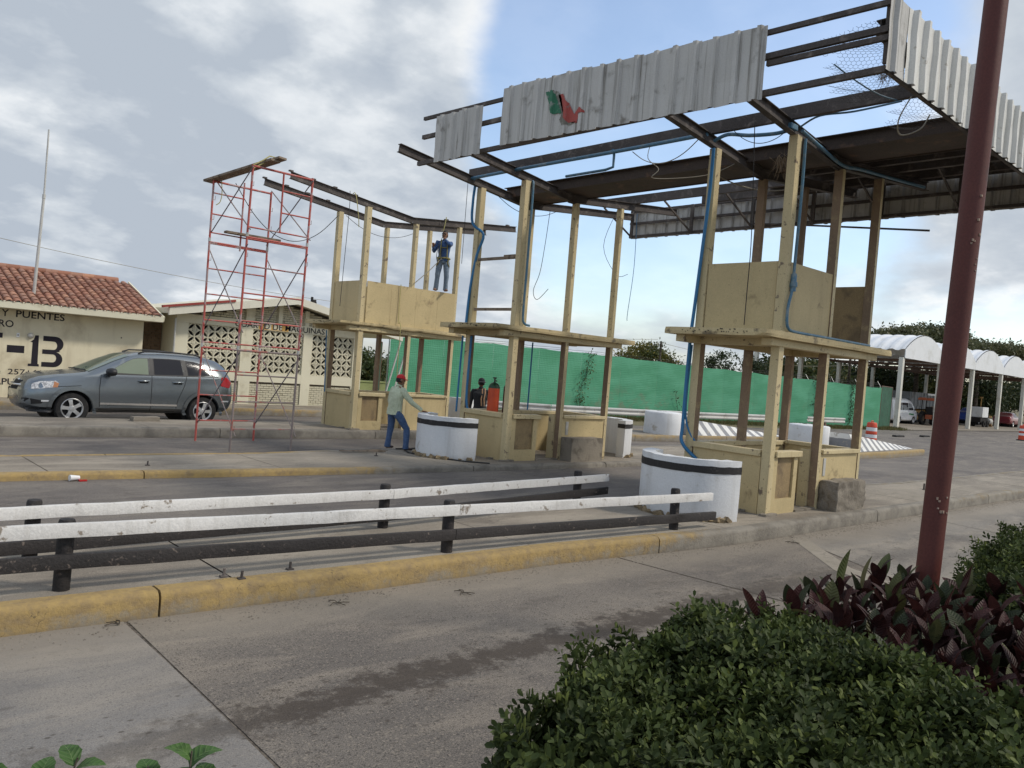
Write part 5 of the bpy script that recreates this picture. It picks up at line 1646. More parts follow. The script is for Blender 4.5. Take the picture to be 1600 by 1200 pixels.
def loft_car(root, stations, paint, wheels, rw, arch, halfw_extra=0.0, name='body'):
    """stations: x, zbottom, zbelt, zroofedge, ztop, wmid, wbelt, wroof, wbottom"""
    import bmesh
    S = stations
    # refine in x with smooth interpolation
    xs0 = [s[0] for s in S]
    xs_ = []
    for a, b_ in zip(xs0[:-1], xs0[1:]):
        n = max(1, int(round((b_ - a) / .09)))
        xs_ += [a + (b_ - a) * k / n for k in range(n)]
    xs_.append(xs0[-1])
    arr = np.array(S)
    def st(x): return [x] + [float(np.interp(x, arr[:, 0], arr[:, c])) for c in range(1, 9)]
    def ring(x):
        _, zb, zbelt, zr, zt, wm, wbl, wr, wb = st(x)
        zm = zb + (zbelt - zb) * .55
        pts = [(0, zb), (wb * .8, zb), (wb, zb + .02), (wm * .985, zb + .13), (wm, zm - .12), (wm * 1.0, zm), (wm * .992, zm + .16), (wbl + .012, zbelt - .045), (wbl, zbelt)]
        for q in (.33, .66): pts.append((wbl + (wr - wbl) * q + .012, zbelt + (zr - zbelt) * q))
        pts += [(wr, zr), (wr - .05, zr + (zt - zr) * .5), (wr * .8, zt - .012), (wr * .4, zt), (0, zt + .004)]
        return pts
    L = len(ring(xs_[0]))
    bm = bmesh.new()
    R = []
    for x in xs_:
        rg = ring(x)
        left = [bm.verts.new((x, -w, z)) for (w, z) in rg]
        right = [left[0]] + [bm.verts.new((x, w, z)) for (w, z) in rg[1:-1]] + [left[-1]]
        R.append((left, right))
    for i in range(len(xs_) - 1):
        for j in range(L - 1):
            bm.faces.new((R[i][0][j], R[i + 1][0][j], R[i + 1][0][j + 1], R[i][0][j + 1]))
            bm.faces.new((R[i][1][j + 1], R[i + 1][1][j + 1], R[i + 1][1][j], R[i][1][j]))
    for i in (0, -1):
        loop = R[i][0] + R[i][1][-2:0:-1]
        bm.faces.new(loop)
    bmesh.ops.recalc_face_normals(bm, faces=bm.faces)
    me = bpy.data.meshes.new(name); bm.to_mesh(me); bm.free()
    me.materials.append(paint)
    body = bpy.data.objects.new(name, me); link(body, root)
    # wheel wells
    cut = MB()
    for wx, wz in wheels:
        cut.tube([(wx, -1.4, wz), (wx, -.55, wz)], arch, 40)
        cut.tube([(wx, .55, wz), (wx, 1.4, wz)], arch, 40)
    co = cut.build('cutter', paint, root)
    md = body.modifiers.new('b', 'BOOLEAN'); md.operation = 'DIFFERENCE'; md.object = co; md.solver = 'EXACT'
    bpy.context.view_layer.update()
    dg = bpy.context.evaluated_depsgraph_get()
    nm = bpy.data.meshes.new_from_object(body.evaluated_get(dg))
    body.modifiers.clear(); body.data = nm
    if len(nm.materials) == 0: nm.materials.append(paint)
    bpy.data.objects.remove(co)
    nm.polygons.foreach_set('use_smooth', [True] * len(nm.polygons)); nm.set_sharp_from_angle(angle=math.radians(38))
    def hw(x, z):
        rg = ring(x)
        for (w0, z0), (w1, z1) in zip(rg[2:], rg[3:]):
            if z0 <= z <= z1: return w0 + (w1 - w0) * (z - z0) / max(1e-6, z1 - z0)
        return rg[5][0]
    return body, hw, ring

def side_patch(root, hw, poly, m_, name, eps=.006, side=-1, thick=0.0, step=.06, parent=None):
    """polygon (x,z) laid on the car side"""
    import bmesh
    bm = bmesh.new()
    vs = [bm.verts.new((x, 0, z)) for x, z in poly]
    bm.faces.new(vs)
    bmesh.ops.triangulate(bm, faces=bm.faces)
    bmesh.ops.subdivide_edges(bm, edges=bm.edges, cuts=3, use_grid_fill=False)
    bmesh.ops.triangulate(bm, faces=bm.faces)
    for v in bm.verts:
        v.co.y = side * (hw(v.co.x, v.co.z) + eps)
    me = bpy.data.meshes.new(name); bm.to_mesh(me); bm.free(); me.materials.append(m_)
    me.polygons.foreach_set('use_smooth', [True] * len(me.polygons))
    o = bpy.data.objects.new(name, me); link(o, parent or root)
    return o

def strip(root, hw, pts, w, m_, name, eps=.008, side=-1, z=True):
    """narrow band along a polyline on the side"""
    mb = MB(); v = []
    P = []
    for (a, b_) in zip(pts[:-1], pts[1:]):
        n = max(1, int(math.hypot(b_[0] - a[0], b_[1] - a[1]) / .06))
        P += [(a[0] + (b_[0] - a[0]) * k / n, a[1] + (b_[1] - a[1]) * k / n) for k in range(n)]
    P.append(pts[-1])
    for i, (x, zz) in enumerate(P):
        a = P[max(0, i - 1)]; b_ = P[min(len(P) - 1, i + 1)]
        dx, dz = b_[0] - a[0], b_[1] - a[1]; l = math.hypot(dx, dz) or 1
        nx_, nz_ = -dz / l * w / 2, dx / l * w / 2
        for s in (1, -1):
            X, Z = x + nx_ * s, zz + nz_ * s
            v.append((X, side * (hw(X, Z) + eps), Z))
    f = [(2 * i, 2 * i + 1, 2 * i + 3, 2 * i + 2) for i in range(len(P) - 1)]
    mb.add(v, f)
    return mb.build(name, m_, root, recalc=False)

def wheel(root, x, y, z, R_, wd, side, spokes=5):
    t = MB()
    t.lathe([(R_ * .62, -wd / 2), (R_ * .93, -wd / 2), (R_, -wd * .36), (R_, wd * .36), (R_ * .93, wd / 2), (R_ * .62, wd / 2)], 40)
    w = t.build('wheel', M['rubber'], root, smooth=40)
    w.rotation_euler = (HP, rnd.uniform(0, 6), 0); w.location = (x, y, z)
    mb = MB()
    # local +z of the lathe points to -y of the car
    o_ = wd / 2 if side < 0 else -wd / 2
    sg = 1 if side < 0 else -1
    mb.lathe([(R_ * .60, o_ - sg * .05), (R_ * .665, o_ + sg * .004), (R_ * .64, o_ + sg * .010), (R_ * .575, o_ - sg * .02)], 40)
    for k in range(spokes):
        a = 2 * math.pi * k / spokes
        ca, sa = math.cos(a), math.sin(a)
        pts = []
        for (r_, hw_, dz) in ((R_ * .10, .042, -.012), (R_ * .35, .034, -.006), (R_ * .60, .047, -.014)):
            for s in (1, -1):
                pts.append((r_ * ca - s * hw_ * sa, r_ * sa + s * hw_ * ca, o_ + sg * dz))
        v = pts + [(p[0], p[1], p[2] - sg * .03) for p in pts]
        mb.add(v, [(0, 1, 3, 2), (2, 3, 5, 4), (6, 8, 9, 7), (8, 10, 11, 9), (0, 2, 8, 6), (2, 4, 10, 8), (1, 7, 9, 3), (3, 9, 11, 5)])
    mb.lathe([(0.001, o_ + sg * .004), (.05, o_ + sg * .002), (.06, o_ - sg * .012), (.06, o_ - sg * .04)], 16, closed=False)
    mb.build('rim', M['alloy'], w, smooth=30)
    d = MB(); d.lathe([(0.001, o_ - sg * .075), (R_ * .6, o_ - sg * .075)], 24, closed=False)
    d.build('brake_disc', M['dark'], w)
    return w

# --- grey sport utility vehicle
suv = thing('parked_car', 'grey blue seven seat family car parked in front of the building wall', 'car', (5.42 - .95 * 1.08, 20.95 + .915 * 1.08, -0.205))
SP = carpaint('grey_blue_metallic', (0.19, 0.215, 0.235), metal=.75, rough=.26)
ST = [
 (-0.02, .44, .62, .66, .70, .50, .46, .40, .40), (0.04, .34, .72, .78, .83, .66, .60, .52, .52), (.14, .27, .86, .92, .95, .78, .72, .62, .64),
 (.32, .24, .95, 1.00, 1.03, .865, .80, .70, .72), (.60, .23, 1.01, 1.06, 1.085, .905, .84, .74, .76), (.95, .23, 1.06, 1.105, 1.13, .915, .86, .75, .78),
 (1.22, .24, 1.09, 1.14, 1.17, .915, .87, .76, .78), (1.45, .25, 1.105, 1.25, 1.29, .915, .875, .745, .78), (1.80, .25, 1.12, 1.43, 1.465, .915, .875, .70, .78),
 (2.10, .26, 1.125, 1.555, 1.60, .915, .875, .675, .78), (2.40, .26, 1.13, 1.60, 1.67, .915, .875, .66, .78), (2.9, .26, 1.135, 1.625, 1.70, .915, .875, .655, .78),
 (3.4, .26, 1.145, 1.62, 1.695, .915, .875, .65, .78), (3.9, .27, 1.16, 1.585, 1.665, .905, .865, .645, .77), (4.20, .29, 1.17, 1.52, 1.60, .89, .85, .635, .76),
 (4.42, .32, 1.17, 1.40, 1.48, .85, .81, .62, .72), (4.55, .38, 1.10, 1.22, 1.27, .80, .76, .62, .68), (4.62, .46, .98, 1.02, 1.06, .72, .68, .60, .62)]
WH = [(.95, .345), (3.84, .345)]
body, hw, ring = loft_car(suv, ST, SP, WH, .345, .405)
suv.scale = (1.08, 1.08, 1.08)
G = [
 ([(1.64, 1.165), (1.86, 1.325), (2.06, 1.45), (2.20, 1.52), (2.32, 1.545), (2.54, 1.555), (2.54, 1.16)], 'glass_green'),
 ([(2.645, 1.16), (2.645, 1.56), (3.0, 1.57), (3.30, 1.562), (3.345, 1.17)], 'glass_dark'),
 ([(3.44, 1.185), (3.40, 1.55), (3.60, 1.535), (3.85, 1.48), (4.17, 1.225)], 'glass_dark')]
for poly, gm in G:
    side_patch(suv, hw, [(a + .0, b_) for a, b_ in poly], M['blackplastic'], 'window_frame', eps=.004)
    cx = sum(p[0] for p in poly) / len(poly); cz = sum(p[1] for p in poly) / len(poly)
    inn = [(cx + (a - cx) * .955, cz + (b_ - cz) * .93) for a, b_ in poly]
    side_patch(suv, hw, inn, M[gm] if gm != 'glass_green' else glassmat('side_glass', (0.20, 0.235, 0.18), rough=.06, alpha=1.0), 'window', eps=.009)
    side_patch(suv, hw, poly, M['glass_dark'], 'window', eps=.006, side=1)
for pl in ([(2.545, 1.165), (2.545, 1.552), (2.642, 1.557), (2.642, 1.162)], [(3.35, 1.172), (3.305, 1.56), (3.398, 1.548), (3.436, 1.187)]):
    side_patch(suv, hw, pl, M['blackplastic'], 'pillar_cover', eps=.005)
# pillar black-out between the doors, window rubber line, chrome strip, door gaps, arches
strip(suv, hw, [(1.60, 1.15), (4.2, 1.20)], .02, M['blackplastic'], 'belt_moulding', eps=.010)
strip(suv, hw, [(1.50, .475), (3.20, .475)], .045, M['chrome'], 'chrome_strip', eps=.014)
for pts in ([(1.50, .33), (1.47, .8), (1.50, 1.12)], [(2.60, .33), (2.60, 1.13), (2.59, 1.57)], [(3.36, .95), (3.41, 1.17), (3.36, 1.56)], [(3.18, .35), (3.22, .60), (3.36, .95)], [(1.5, .325), (3.18, .325)], [(.42, .80), (1.1, .86)]):
    strip(suv, hw, pts, .012, M['dark'], 'door_gap', eps=.004)
for wx, wz in WH:
    arc = [(wx + .455 * math.cos(a), wz + .455 * math.sin(a)) for a in [math.radians(-12 + 204 * k / 26) for k in range(27)]]
    strip(suv, hw, arc, .080, SP, 'wheel_arch', eps=.020)
    w_in = MB(); w_in.tube([(wx, -.60, wz), (wx, .60, wz)], .42, 24)
    w_in.build('wheel_well', M['dark'], suv)
    for s in (-1, 1):
        wheel(suv, wx, s * .775, wz, .345, .225, s)
for hx in (2.42, 3.20):
    mb = MB(); y0 = -(hw(hx, 1.0) + .035)
    mb.tube([(hx - .12, y0 + .03, 1.02), (hx - .09, y0, 1.022), (hx + .09, y0, 1.026), (hx + .12, y0 + .03, 1.027)], .018, 8)
    mb.build('door_handle', SP, suv, smooth=60)
    strip(suv, hw, [(hx - .1, 1.0), (hx + .1, 1.0)], .05, M['dark'], 'handle_recess', eps=.003)
mb = MB(); mb.lathe([(0.001, -.10), (.075, -.07), (.095, 0), (.085, .07), (0.001, .10)], 14, closed=False)
o = mb.build('mirror', M['blackplastic'], suv, smooth=60); o.location = (1.66, -1.04, 1.20); o.rotation_euler = (0, HP, .2); o.scale = (1, 1.5, 1)
mb = MB(); mb.tube([(1.70, -.90, 1.14), (1.68, -1.0, 1.17)], .025, 8); mb.build('mirror_arm', M['blackplastic'], suv)
# lamps, grille, bumper
side_patch(suv, hw, [(.15, .745), (.62, .80), (.66, .90), (.60, .945), (.30, .915), (.17, .86)], M['lamp_glass'], 'headlight', eps=.010)
side_patch(suv, hw, [(.15, .745), (.62, .80), (.66, .90), (.60, .945), (.30, .915), (.17, .86)], M['lamp_glass'], 'headlight', eps=.010, side=1)
side_patch(suv, hw, [(.54, .80), (.63, .805), (.66, .89), (.57, .93)], mat('amber_lens', (0.5, 0.22, 0.1), rough=.2, bump=0), 'indicator', eps=.014)
strip(suv, hw, [(.34, .50), (.55, .505)], .035, M['refl_white'], 'side_marker', eps=.010)
mb = MB()
v = []; f = []
for k in range(15):
    y = -.52 + 1.04 * k / 14
    bend = .20 * (abs(y) / .52) ** 2.2
    for z in (.70, .80, .90): v.append((.0 + bend + (.0 if z < .75 else .055 if z < .85 else .115), y, z))
for k in range(14):
    for j in range(2): f.append((k * 3 + j, k * 3 + 3 + j, k * 3 + 4 + j, k * 3 + 1 + j))
mb.add(v, f); gr_ = mb.build('grille', M['dark'], suv); gr_.location.x = -.075
mb = MB(); mb.tube([(.12, -.50, .80), (-.04, -.25, .80), (-.065, 0, .80), (-.04, .25, .80), (.12, .50, .80)], .025, 8)
mb.tube([(-.01, 0, .70), (.09, 0, .92)], .022, 8); mb.build('grille_bar', M['chrome'], suv, smooth=60)
side_patch(suv, hw, [(.02, .40), (.34, .44), (.40, .50), (.10, .55), (.02, .54)], M['dark'], 'fog_lamp_recess', eps=.008)
side_patch(suv, hw, [(0.10, .26), (.62, .25), (.60, .33), (.07, .36)], M['blackplastic'], 'front_skirt', eps=.006)
side_patch(suv, hw, [(4.26, .98), (4.50, .93), (4.56, 1.07), (4.44, 1.20), (4.28, 1.19)], M['tail_red'], 'tail_light', eps=.010)
side_patch(suv, hw, [(4.26, .98), (4.50, .93), (4.56, 1.07), (4.44, 1.20), (4.28, 1.19)], M['tail_red'], 'tail_light', eps=.010, side=1)
strip(suv, hw, [(4.30, .60), (4.50, .60)], .035, M['refl_white'], 'rear_reflector', eps=.010)
# windscreen
def top_patch(root, x0, x1, wfac, m_, name, eps=.008):
    mb = MB(); v = []; f = []; n = 10; k_ = 8
    for i in range(n + 1):
        x = x0 + (x1 - x0) * i / n
        rg = ring(x); wr, zr = rg[-5]; zt = rg[-1][1]
        for j in range(k_ + 1):
            y = -1 + 2 * j / k_
            yy = y * wr * wfac
            ay = abs(yy)
            pts = rg[-5:][::-1]
            z = float(np.interp(ay, [p[0] for p in pts], [p[1] for p in pts]))
            v.append((x - .008, yy, z + eps))
    for i in range(n):
        for j in range(k_): f.append((i * (k_ + 1) + j, (i + 1) * (k_ + 1) + j, (i + 1) * (k_ + 1) + j + 1, i * (k_ + 1) + j + 1))
    mb.add(v, f)
    return mb.build(name, m_, root, smooth=180, recalc=False)
top_patch(suv, 1.27, 2.13, .97, glassmat('windscreen_glass', (0.13, 0.17, 0.13), alpha=1.0, rough=.04), 'windscreen')
mb = MB(); mb.tube([(1.2, .1, 1.19), (1.24, -.55, 1.205)], .012, 5); mb.tube([(1.2, .6, 1.19), (1.24, .02, 1.205)], .012, 5); mb.build('wiper', M['blackplastic'], suv)
for s in (-1, 1):
    mb = MB(); mb.tube([(2.35, s * .58, 1.65), (2.5, s * .58, 1.705), (3.1, s * .575, 1.725), (3.7, s * .57, 1.70), (3.85, s * .57, 1.64)], .018, 8)
    mb.build('roof_rail', M['blackplastic'], suv, smooth=60)
mb = MB(); mb.tube([(3.9, 0, 1.68), (3.98, 0, 1.76)], [.02, .006], 6); mb.build('roof_antenna', M['blackplastic'], suv)

# --- vehicles parked under the far shelters
def far_car(label, cat, loc, rz, paint, STN, WHL, rw, wins, scale=1.0, extra=None, name='parked_car'):
    t = thing(name, label, cat, loc, rz)
    b_, h_, r_ = loft_car(t, STN, paint, WHL, rw, rw * 1.16)
    for poly in wins:
        for s in (-1, 1): side_patch(t, h_, poly, M['glass_dark'], 'window', eps=.012, side=s)
    for wx, wz in WHL:
        w_in = MB(); w_in.tube([(wx, -.55, wz), (wx, .55, wz)], rw * 1.14, 16); w_in.build('wheel_well', M['dark'], t)
        for s in (-1, 1): wheel(t, wx, s * (STN[6][5] - .12), wz, rw, .2, s)
    for s in (-1, 1):
        x0 = STN[1][0]; zz = STN[2][2]
        side_patch(t, h_, [(x0 + .12, zz - .22), (x0 + .55, zz - .17), (x0 + .60, zz - .06), (x0 + .2, zz - .08)], M['lamp_glass'], 'headlight', eps=.012, side=s)
    t.scale = (scale,) * 3
    if extra: extra(t, h_)
    return t, h_
VAN = [(-.0, .40, .95, 1.0, 1.05, .70, .62, .5, .6), (.10, .30, 1.05, 1.12, 1.2, .84, .76, .66, .7), (.35, .25, 1.12, 1.28, 1.34, .90, .85, .74, .78), (.6, .25, 1.15, 1.45, 1.52, .92, .88, .75, .78),
       (.95, .25, 1.17, 1.75, 1.84, .925, .90, .74, .78), (1.35, .25, 1.18, 1.98, 2.10, .925, .90, .74, .8), (2.0, .25, 1.18, 2.05, 2.22, .925, .90, .74, .8), (3.5, .25, 1.18, 2.05, 2.24, .925, .90, .74, .8), (4.6, .27, 1.18, 2.03, 2.20, .92, .89, .73, .8), (4.85, .35, 1.15, 1.9, 2.05, .88, .84, .7, .75)]
def vanx(t, h_):
    side_patch(t, h_, [(1.0, .80), (2.0, .84), (1.9, .95), (1.0, .93)], mat('green_stripe', (0.03, 0.22, 0.08), rough=.4), 'green_stripe', eps=.010)
    side_patch(t, h_, [(1.0, .80), (2.0, .84), (1.9, .95), (1.0, .93)], mat('green_stripe', (0.03, 0.22, 0.08), rough=.4), 'green_stripe', eps=.010, side=1)
WHITEP = carpaint('white_van_paint', (0.72, 0.73, 0.75), metal=0.0, rough=.35)
SED = [(-.0, .40, .62, .66, .70, .60, .55, .5, .5), (.12, .28, .72, .76, .80, .76, .7, .62, .65), (.5, .24, .82, .86, .88, .84, .78, .7, .72), (1.2, .24, .90, .93, .95, .86, .82, .72, .74),
       (1.6, .24, .93, 1.12, 1.16, .86, .82, .66, .74), (2.05, .24, .94, 1.34, 1.40, .86, .82, .60, .74), (2.6, .24, .95, 1.37, 1.44, .86, .82, .60, .74), (3.1, .24, .96, 1.33, 1.40, .86, .82, .60, .74), (3.7, .25, .97, 1.08, 1.12, .86, .82, .66, .74), (4.2, .28, .95, .99, 1.02, .82, .78, .68, .7), (4.4, .38, .80, .84, .88, .74, .7, .6, .6)]
# ------------------------------------------------------------ people
def clothmat(name, c1, c2, scale=30, rough=.9, fold=.7):
    mt = bpy.data.materials.new(name); mt.use_nodes = True
    t = mt.node_tree; t.nodes.clear(); N = NT(t)
    pos = N.n('ShaderNodeNewGeometry').outputs['Position']
    col = N.mix(N.ramp(N.noise(pos, scale, 4, .6), .35, .65), c1, c2)
    col = N.mix(N.ramp(N.noise(pos, 5, 4, .6), .5, .75, 0, .4), col, (c1[0] * .7, c1[1] * .7, c1[2] * .7))
    b = N.n('ShaderNodeBsdfPrincipled', ins={'Base Color': col, 'Roughness': rough})
    b.inputs['Sheen Weight'].default_value = .1
    h = N.noise(N.vmul(pos, (1.0, 1.0, .55)), 13, 4, .55, 1.2)
    bn = N.n('ShaderNodeBump', ins={'Strength': fold, 'Distance': 0.03, 'Height': h}); N.set(b.inputs['Normal'], bn.outputs[0])
    o = N.n('ShaderNodeOutputMaterial'); t.links.new(b.outputs[0], o.inputs[0])
    return mt

def skin_mesh(name, pts, edges, m_, parent, root=0, sub=2, flat=1.0, folds=0.0):
    """pts: list of (x,y,z,rx[,ry])"""
    me = bpy.data.meshes.new(name)
    me.from_pydata([p[:3] for p in pts], edges, [])
    o = bpy.data.objects.new(name, me); COL.objects.link(o)
    md = o.modifiers.new('s', 'SKIN'); md.use_smooth_shade = True; md.branch_smoothing = .6
    lay = me.skin_vertices[0].data if len(me.skin_vertices) else None
    if lay is None:
        import bmesh
        bm = bmesh.new(); bm.from_mesh(me); bm.verts.layers.skin.verify(); bm.to_mesh(me); bm.free()
        lay = me.skin_vertices[0].data
    for i, p in enumerate(pts):
        rx = p[3]; ry = p[4] if len(p) > 4 else p[3]
        lay[i].radius = (rx, ry)
        lay[i].use_root = (i == root)
    md2 = o.modifiers.new('u', 'SUBSURF'); md2.levels = sub; md2.render_levels = sub
    bpy.context.view_layer.update()
    nm = bpy.data.meshes.new_from_object(o.evaluated_get(bpy.context.evaluated_depsgraph_get()))
    nm.name = name
    bpy.data.objects.remove(o)
    nm.materials.clear(); nm.materials.append(m_)
    if folds:
        from mathutils import noise as mn
        for v in nm.vertices:
            d = mn.noise(Vector((v.co.x * 9, v.co.y * 9, v.co.z * 6))) * folds + mn.noise(v.co * 22) * folds * .4
            v.co += v.normal * d
    nm.polygons.foreach_set('use_smooth', [True] * len(nm.polygons))
    q = bpy.data.objects.new(name, nm); link(q, parent)
    return q

def head_mesh(parent, c, yaw, tilt=0.0, scale=1.0):
    import bmesh
    bm = bmesh.new(); bmesh.ops.create_icosphere(bm, subdivisions=4, radius=1)
    for v in bm.verts:
        x, y, z = v.co
        X, Y, Z = x * .096, y * .076, z * .122
        if z < 0:
            t_ = min(1, -z)
            Y *= 1 - .28 * t_; X *= 1 - .10 * t_
            if x > 0: X += .006 * t_
            else: X *= 1 - .25 * t_
        if x > .5:
            w = math.exp(-((y / .16) ** 2)) * math.exp(-(((z + .12) / .20) ** 2))
            X += .026 * w                               # nose
            X -= .007 * math.exp(-(((abs(y) - .36) / .14) ** 2)) * math.exp(-(((z - .06) / .12) ** 2))   # eye sockets
            X += .006 * math.exp(-((y / .5) ** 2)) * math.exp(-(((z - .24) / .1) ** 2))                 # brow
            X += .006 * math.exp(-((y / .26) ** 2)) * math.exp(-(((z + .48) / .08) ** 2))               # lips
            X += .007 * math.exp(-((y / .3) ** 2)) * math.exp(-(((z + .80) / .12) ** 2))                # chin
        v.co = (X, Y, Z)
    me = bpy.data.meshes.new('head'); bm.to_mesh(me); bm.free(); me.materials.append(M['skin'])
    me.polygons.foreach_set('use_smooth', [True] * len(me.polygons))
    h = bpy.data.objects.new('head', me); link(h, parent)
    h.location = c; h.rotation_euler = (0, tilt, yaw); h.scale = (scale,) * 3
    for s in (-1, 1):
        e = MB(); e.lathe([(0.001, -.011), (.009, -.006), (.012, 0), (.009, .006), (0.001, .011)], 10, closed=False)
        o = e.build('eye', M['dark'], h, smooth=180); o.location = (.078, s * .028, .008); o.scale = (1, 1.2, .7)
        e = MB(); e.lathe([(0.001, -.012), (.02, -.008), (.032, 0), (.02, .008), (0.001, .012)], 10, closed=False)
        o = e.build('ear', M['skin'], h, smooth=180); o.location = (-.004, s * .077, -.006); o.rotation_euler = (HP, 0, s * .25)
    e = MB(); e.box(-.004, .004, -.022, .022, -.003, .003)
    o = e.build('mouth', mat('lips', (.14, .05, .04), rough=.5, bump=0), h); o.location = (.096, 0, -.058)
    return h

def hand(parent, wrist, d, up, side=1, curl=.4, s=1.0, spread=.10):
    """palm, four fingers and thumb; d: pointing direction, up: back of the hand normal"""
    d = Vector(d).normalized(); up = (Vector(up) - d * Vector(up).dot(d)).normalized(); r_ = d.cross(up) * side
    W_ = Vector(wrist)
    mb = MB()
    mb.tube([W_ - d * .02 * s, W_ + d * .02 * s, W_ + d * .05 * s, W_ + d * .088 * s], [.024 * s, .031 * s, .037 * s, .034 * s], 10)
    mb.v = [tuple(W_ + (Vector(q) - W_) - up * ((Vector(q) - W_).dot(up)) * .5) for q in mb.v]
    lens = [.068, .078, .072, .056]
    for i in range(4):
        off = (i - 1.5) * .0185 * s
        p = W_ + d * .080 * s + r_ * off
        dd = (d + r_ * (i - 1.5) * spread).normalized()
        P = [p]
        a = 0
        for seg in (.42, .33, .25):
            a += curl
            q = dd * math.cos(a) - up * math.sin(a)
            P.append(P[-1] + q * lens[i] * seg * s)
        mb.tube(P, [.0098 * s, .0092 * s, .0084 * s, .0064 * s], 7)
    p = W_ + d * .025 * s + r_ * -.030 * s
    q1 = (d * .7 - r_ * .75 - up * .2).normalized(); q2 = (d - r_ * .25 - up * .35).normalized()
    mb.tube([p, p + q1 * .034 * s, p + q1 * .034 * s + q2 * .03 * s, p + q1 * .034 * s + q2 * .052 * s], [.013 * s, .0115 * s, .010 * s, .007 * s], 7)
    return mb.build('hand', M['skin'], parent, smooth=60)

def person(label, loc, rz, J, shirt, trousers, shoe, head_yaw=0.0, head_tilt=0.0, sleeve_full=True, bulk=1.0, tail=.10):
    t = thing('person', label, 'person', loc, rz)
    V3 = lambda k: J[k]
    order = ['pelvis', 'waist', 'chest', 'neck', 'throat', 'hipL', 'kneeL', 'ankL', 'toeL', 'hipR', 'kneeR', 'ankR', 'toeR', 'shL', 'elL', 'wrL', 'shR', 'elR', 'wrR']
    rad = dict(pelvis=.085, waist=.075, chest=.08, neck=.045, throat=.047, hipL=.07, kneeL=.048, ankL=.036, toeL=.03, hipR=.07, kneeR=.048, ankR=.036, toeR=.03,
               shL=.042, elL=.034, wrL=.026, shR=.042, elR=.034, wrR=.026)
    ed = [('pelvis', 'waist'), ('waist', 'chest'), ('chest', 'neck'), ('neck', 'throat'), ('pelvis', 'hipL'), ('hipL', 'kneeL'), ('kneeL', 'ankL'), ('ankL', 'toeL'), ('pelvis', 'hipR'), ('hipR', 'kneeR'), ('kneeR', 'ankR'), ('ankR', 'toeR'),
          ('neck', 'shL'), ('shL', 'elL'), ('elL', 'wrL'), ('neck', 'shR'), ('shR', 'elR'), ('elR', 'wrR')]
    skin_mesh('body', [(*V3(k), rad[k]) for k in order], [(order.index(a), order.index(b_)) for a, b_ in ed], M['skin'], t)
    # shirt: elliptical loft along the spine with sleeves growing out of it
    b_ = bulk
    def loft(mb, secs, n=22, capt=True):
        rings = []
        for (c, rx, ry) in secs:
            rings.append([(c[0] + rx * math.cos(a), c[1] + ry * math.copysign(abs(math.sin(a)) ** .88, math.sin(a)), c[2]) for a in [2 * math.pi * k / n for k in range(n)]])
        v = [p for r_ in rings for p in r_]; f = []
        for i_ in range(len(rings) - 1):
            for k in range(n):
                k2 = (k + 1) % n
                f.append((i_ * n + k, i_ * n + k2, (i_ + 1) * n + k2, (i_ + 1) * n + k))
        if capt: f.append(tuple((len(rings) - 1) * n + k for k in range(n)))
        mb.add(v, f)
    def dense(keys, m_=5):
        out = []
        for i_ in range(len(keys) - 1):
            p0 = keys[max(0, i_ - 1)]; p1 = keys[i_]; p2 = keys[i_ + 1]; p3 = keys[min(len(keys) - 1, i_ + 2)]
            def cr_(a, b2, c2, d2, t_): return .5 * (2 * b2 + (c2 - a) * t_ + (2 * a - 5 * b2 + 4 * c2 - d2) * t_ ** 2 + (3 * b2 - a - 3 * c2 + d2) * t_ ** 3)
            for k in range(m_):
                t_ = k / m_
                out.append((tuple(cr_(p0[0][q], p1[0][q], p2[0][q], p3[0][q], t_) for q in range(3)), cr_(p0[1], p1[1], p2[1], p3[1], t_), cr_(p0[2], p1[2], p2[2], p3[2], t_)))
        out.append(keys[-1]); return out
    def fold_mesh(o, amp, sx=7, sz=5):
        from mathutils import noise as mn
        for v in o.data.vertices:
            q = Vector((v.co.x * sx, v.co.y * sx, v.co.z * sz))
            v.co += v.normal * (mn.noise(q + Vector((mn.noise(q * .7) * 2, 0, 0))) * amp + mn.noise(q * 2.6) * amp * .4)
    pel, wst, chs, nck = Vector(J['pelvis']), Vector(J['waist']), Vector(J['chest']), Vector(J['neck'])
    hem = pel + Vector((0, 0, -tail))
    mid_sh = (Vector(J['shL']) + Vector(J['shR'])) / 2
    hsw = (Vector(J['shL']) - Vector(J['shR'])).length / 2
    keys = [(tuple(hem), .130 * b_, .160 * b_), (tuple(pel + Vector((0, 0, .0))), .128 * b_, .160 * b_), (tuple(wst), .120 * b_, .152 * b_), (tuple(chs), .128 * b_, .178 * b_),
            (tuple(chs.lerp(mid_sh, .65)), .118 * b_, hsw * .98 + .01), (tuple(mid_sh + Vector((0, 0, .030))), .085 * b_, hsw * .82), (tuple(nck + Vector((0, 0, .012))), .064, .070), (tuple(nck + Vector((.004, 0, .045))), .058, .062)]
    mb = MB(); loft(mb, dense(keys), capt=False)
    for s in 'LR':
        wr = Vector(J['wr' + s]); el = Vector(J['el' + s]); sh = Vector(J['sh' + s])
        sh0 = sh + (mid_sh - sh) * .35
        up_ = [sh0, sh, sh.lerp(el, .25), sh.lerp(el, .5), sh.lerp(el, .8), el, el.lerp(wr, .2), el.lerp(wr, .5), el.lerp(wr, .8), el.lerp(wr, .96)]
        mb.tube(up_, [r_ * b_ ** .6 for r_ in (.060, .074, .066, .062, .056, .054, .055, .050, .043, .038)], 14, caps=False)
    o = mb.build('shirt', shirt, t, smooth=180); fold_mesh(o, .022)
    mb = MB(); mb.tube([nck + Vector((-.004, 0, .022)), nck + Vector((.008, 0, .056))], [.068, .060], 16, caps=False)
    mb.build('collar', shirt, t, smooth=180)
    # trousers
    mb = MB()
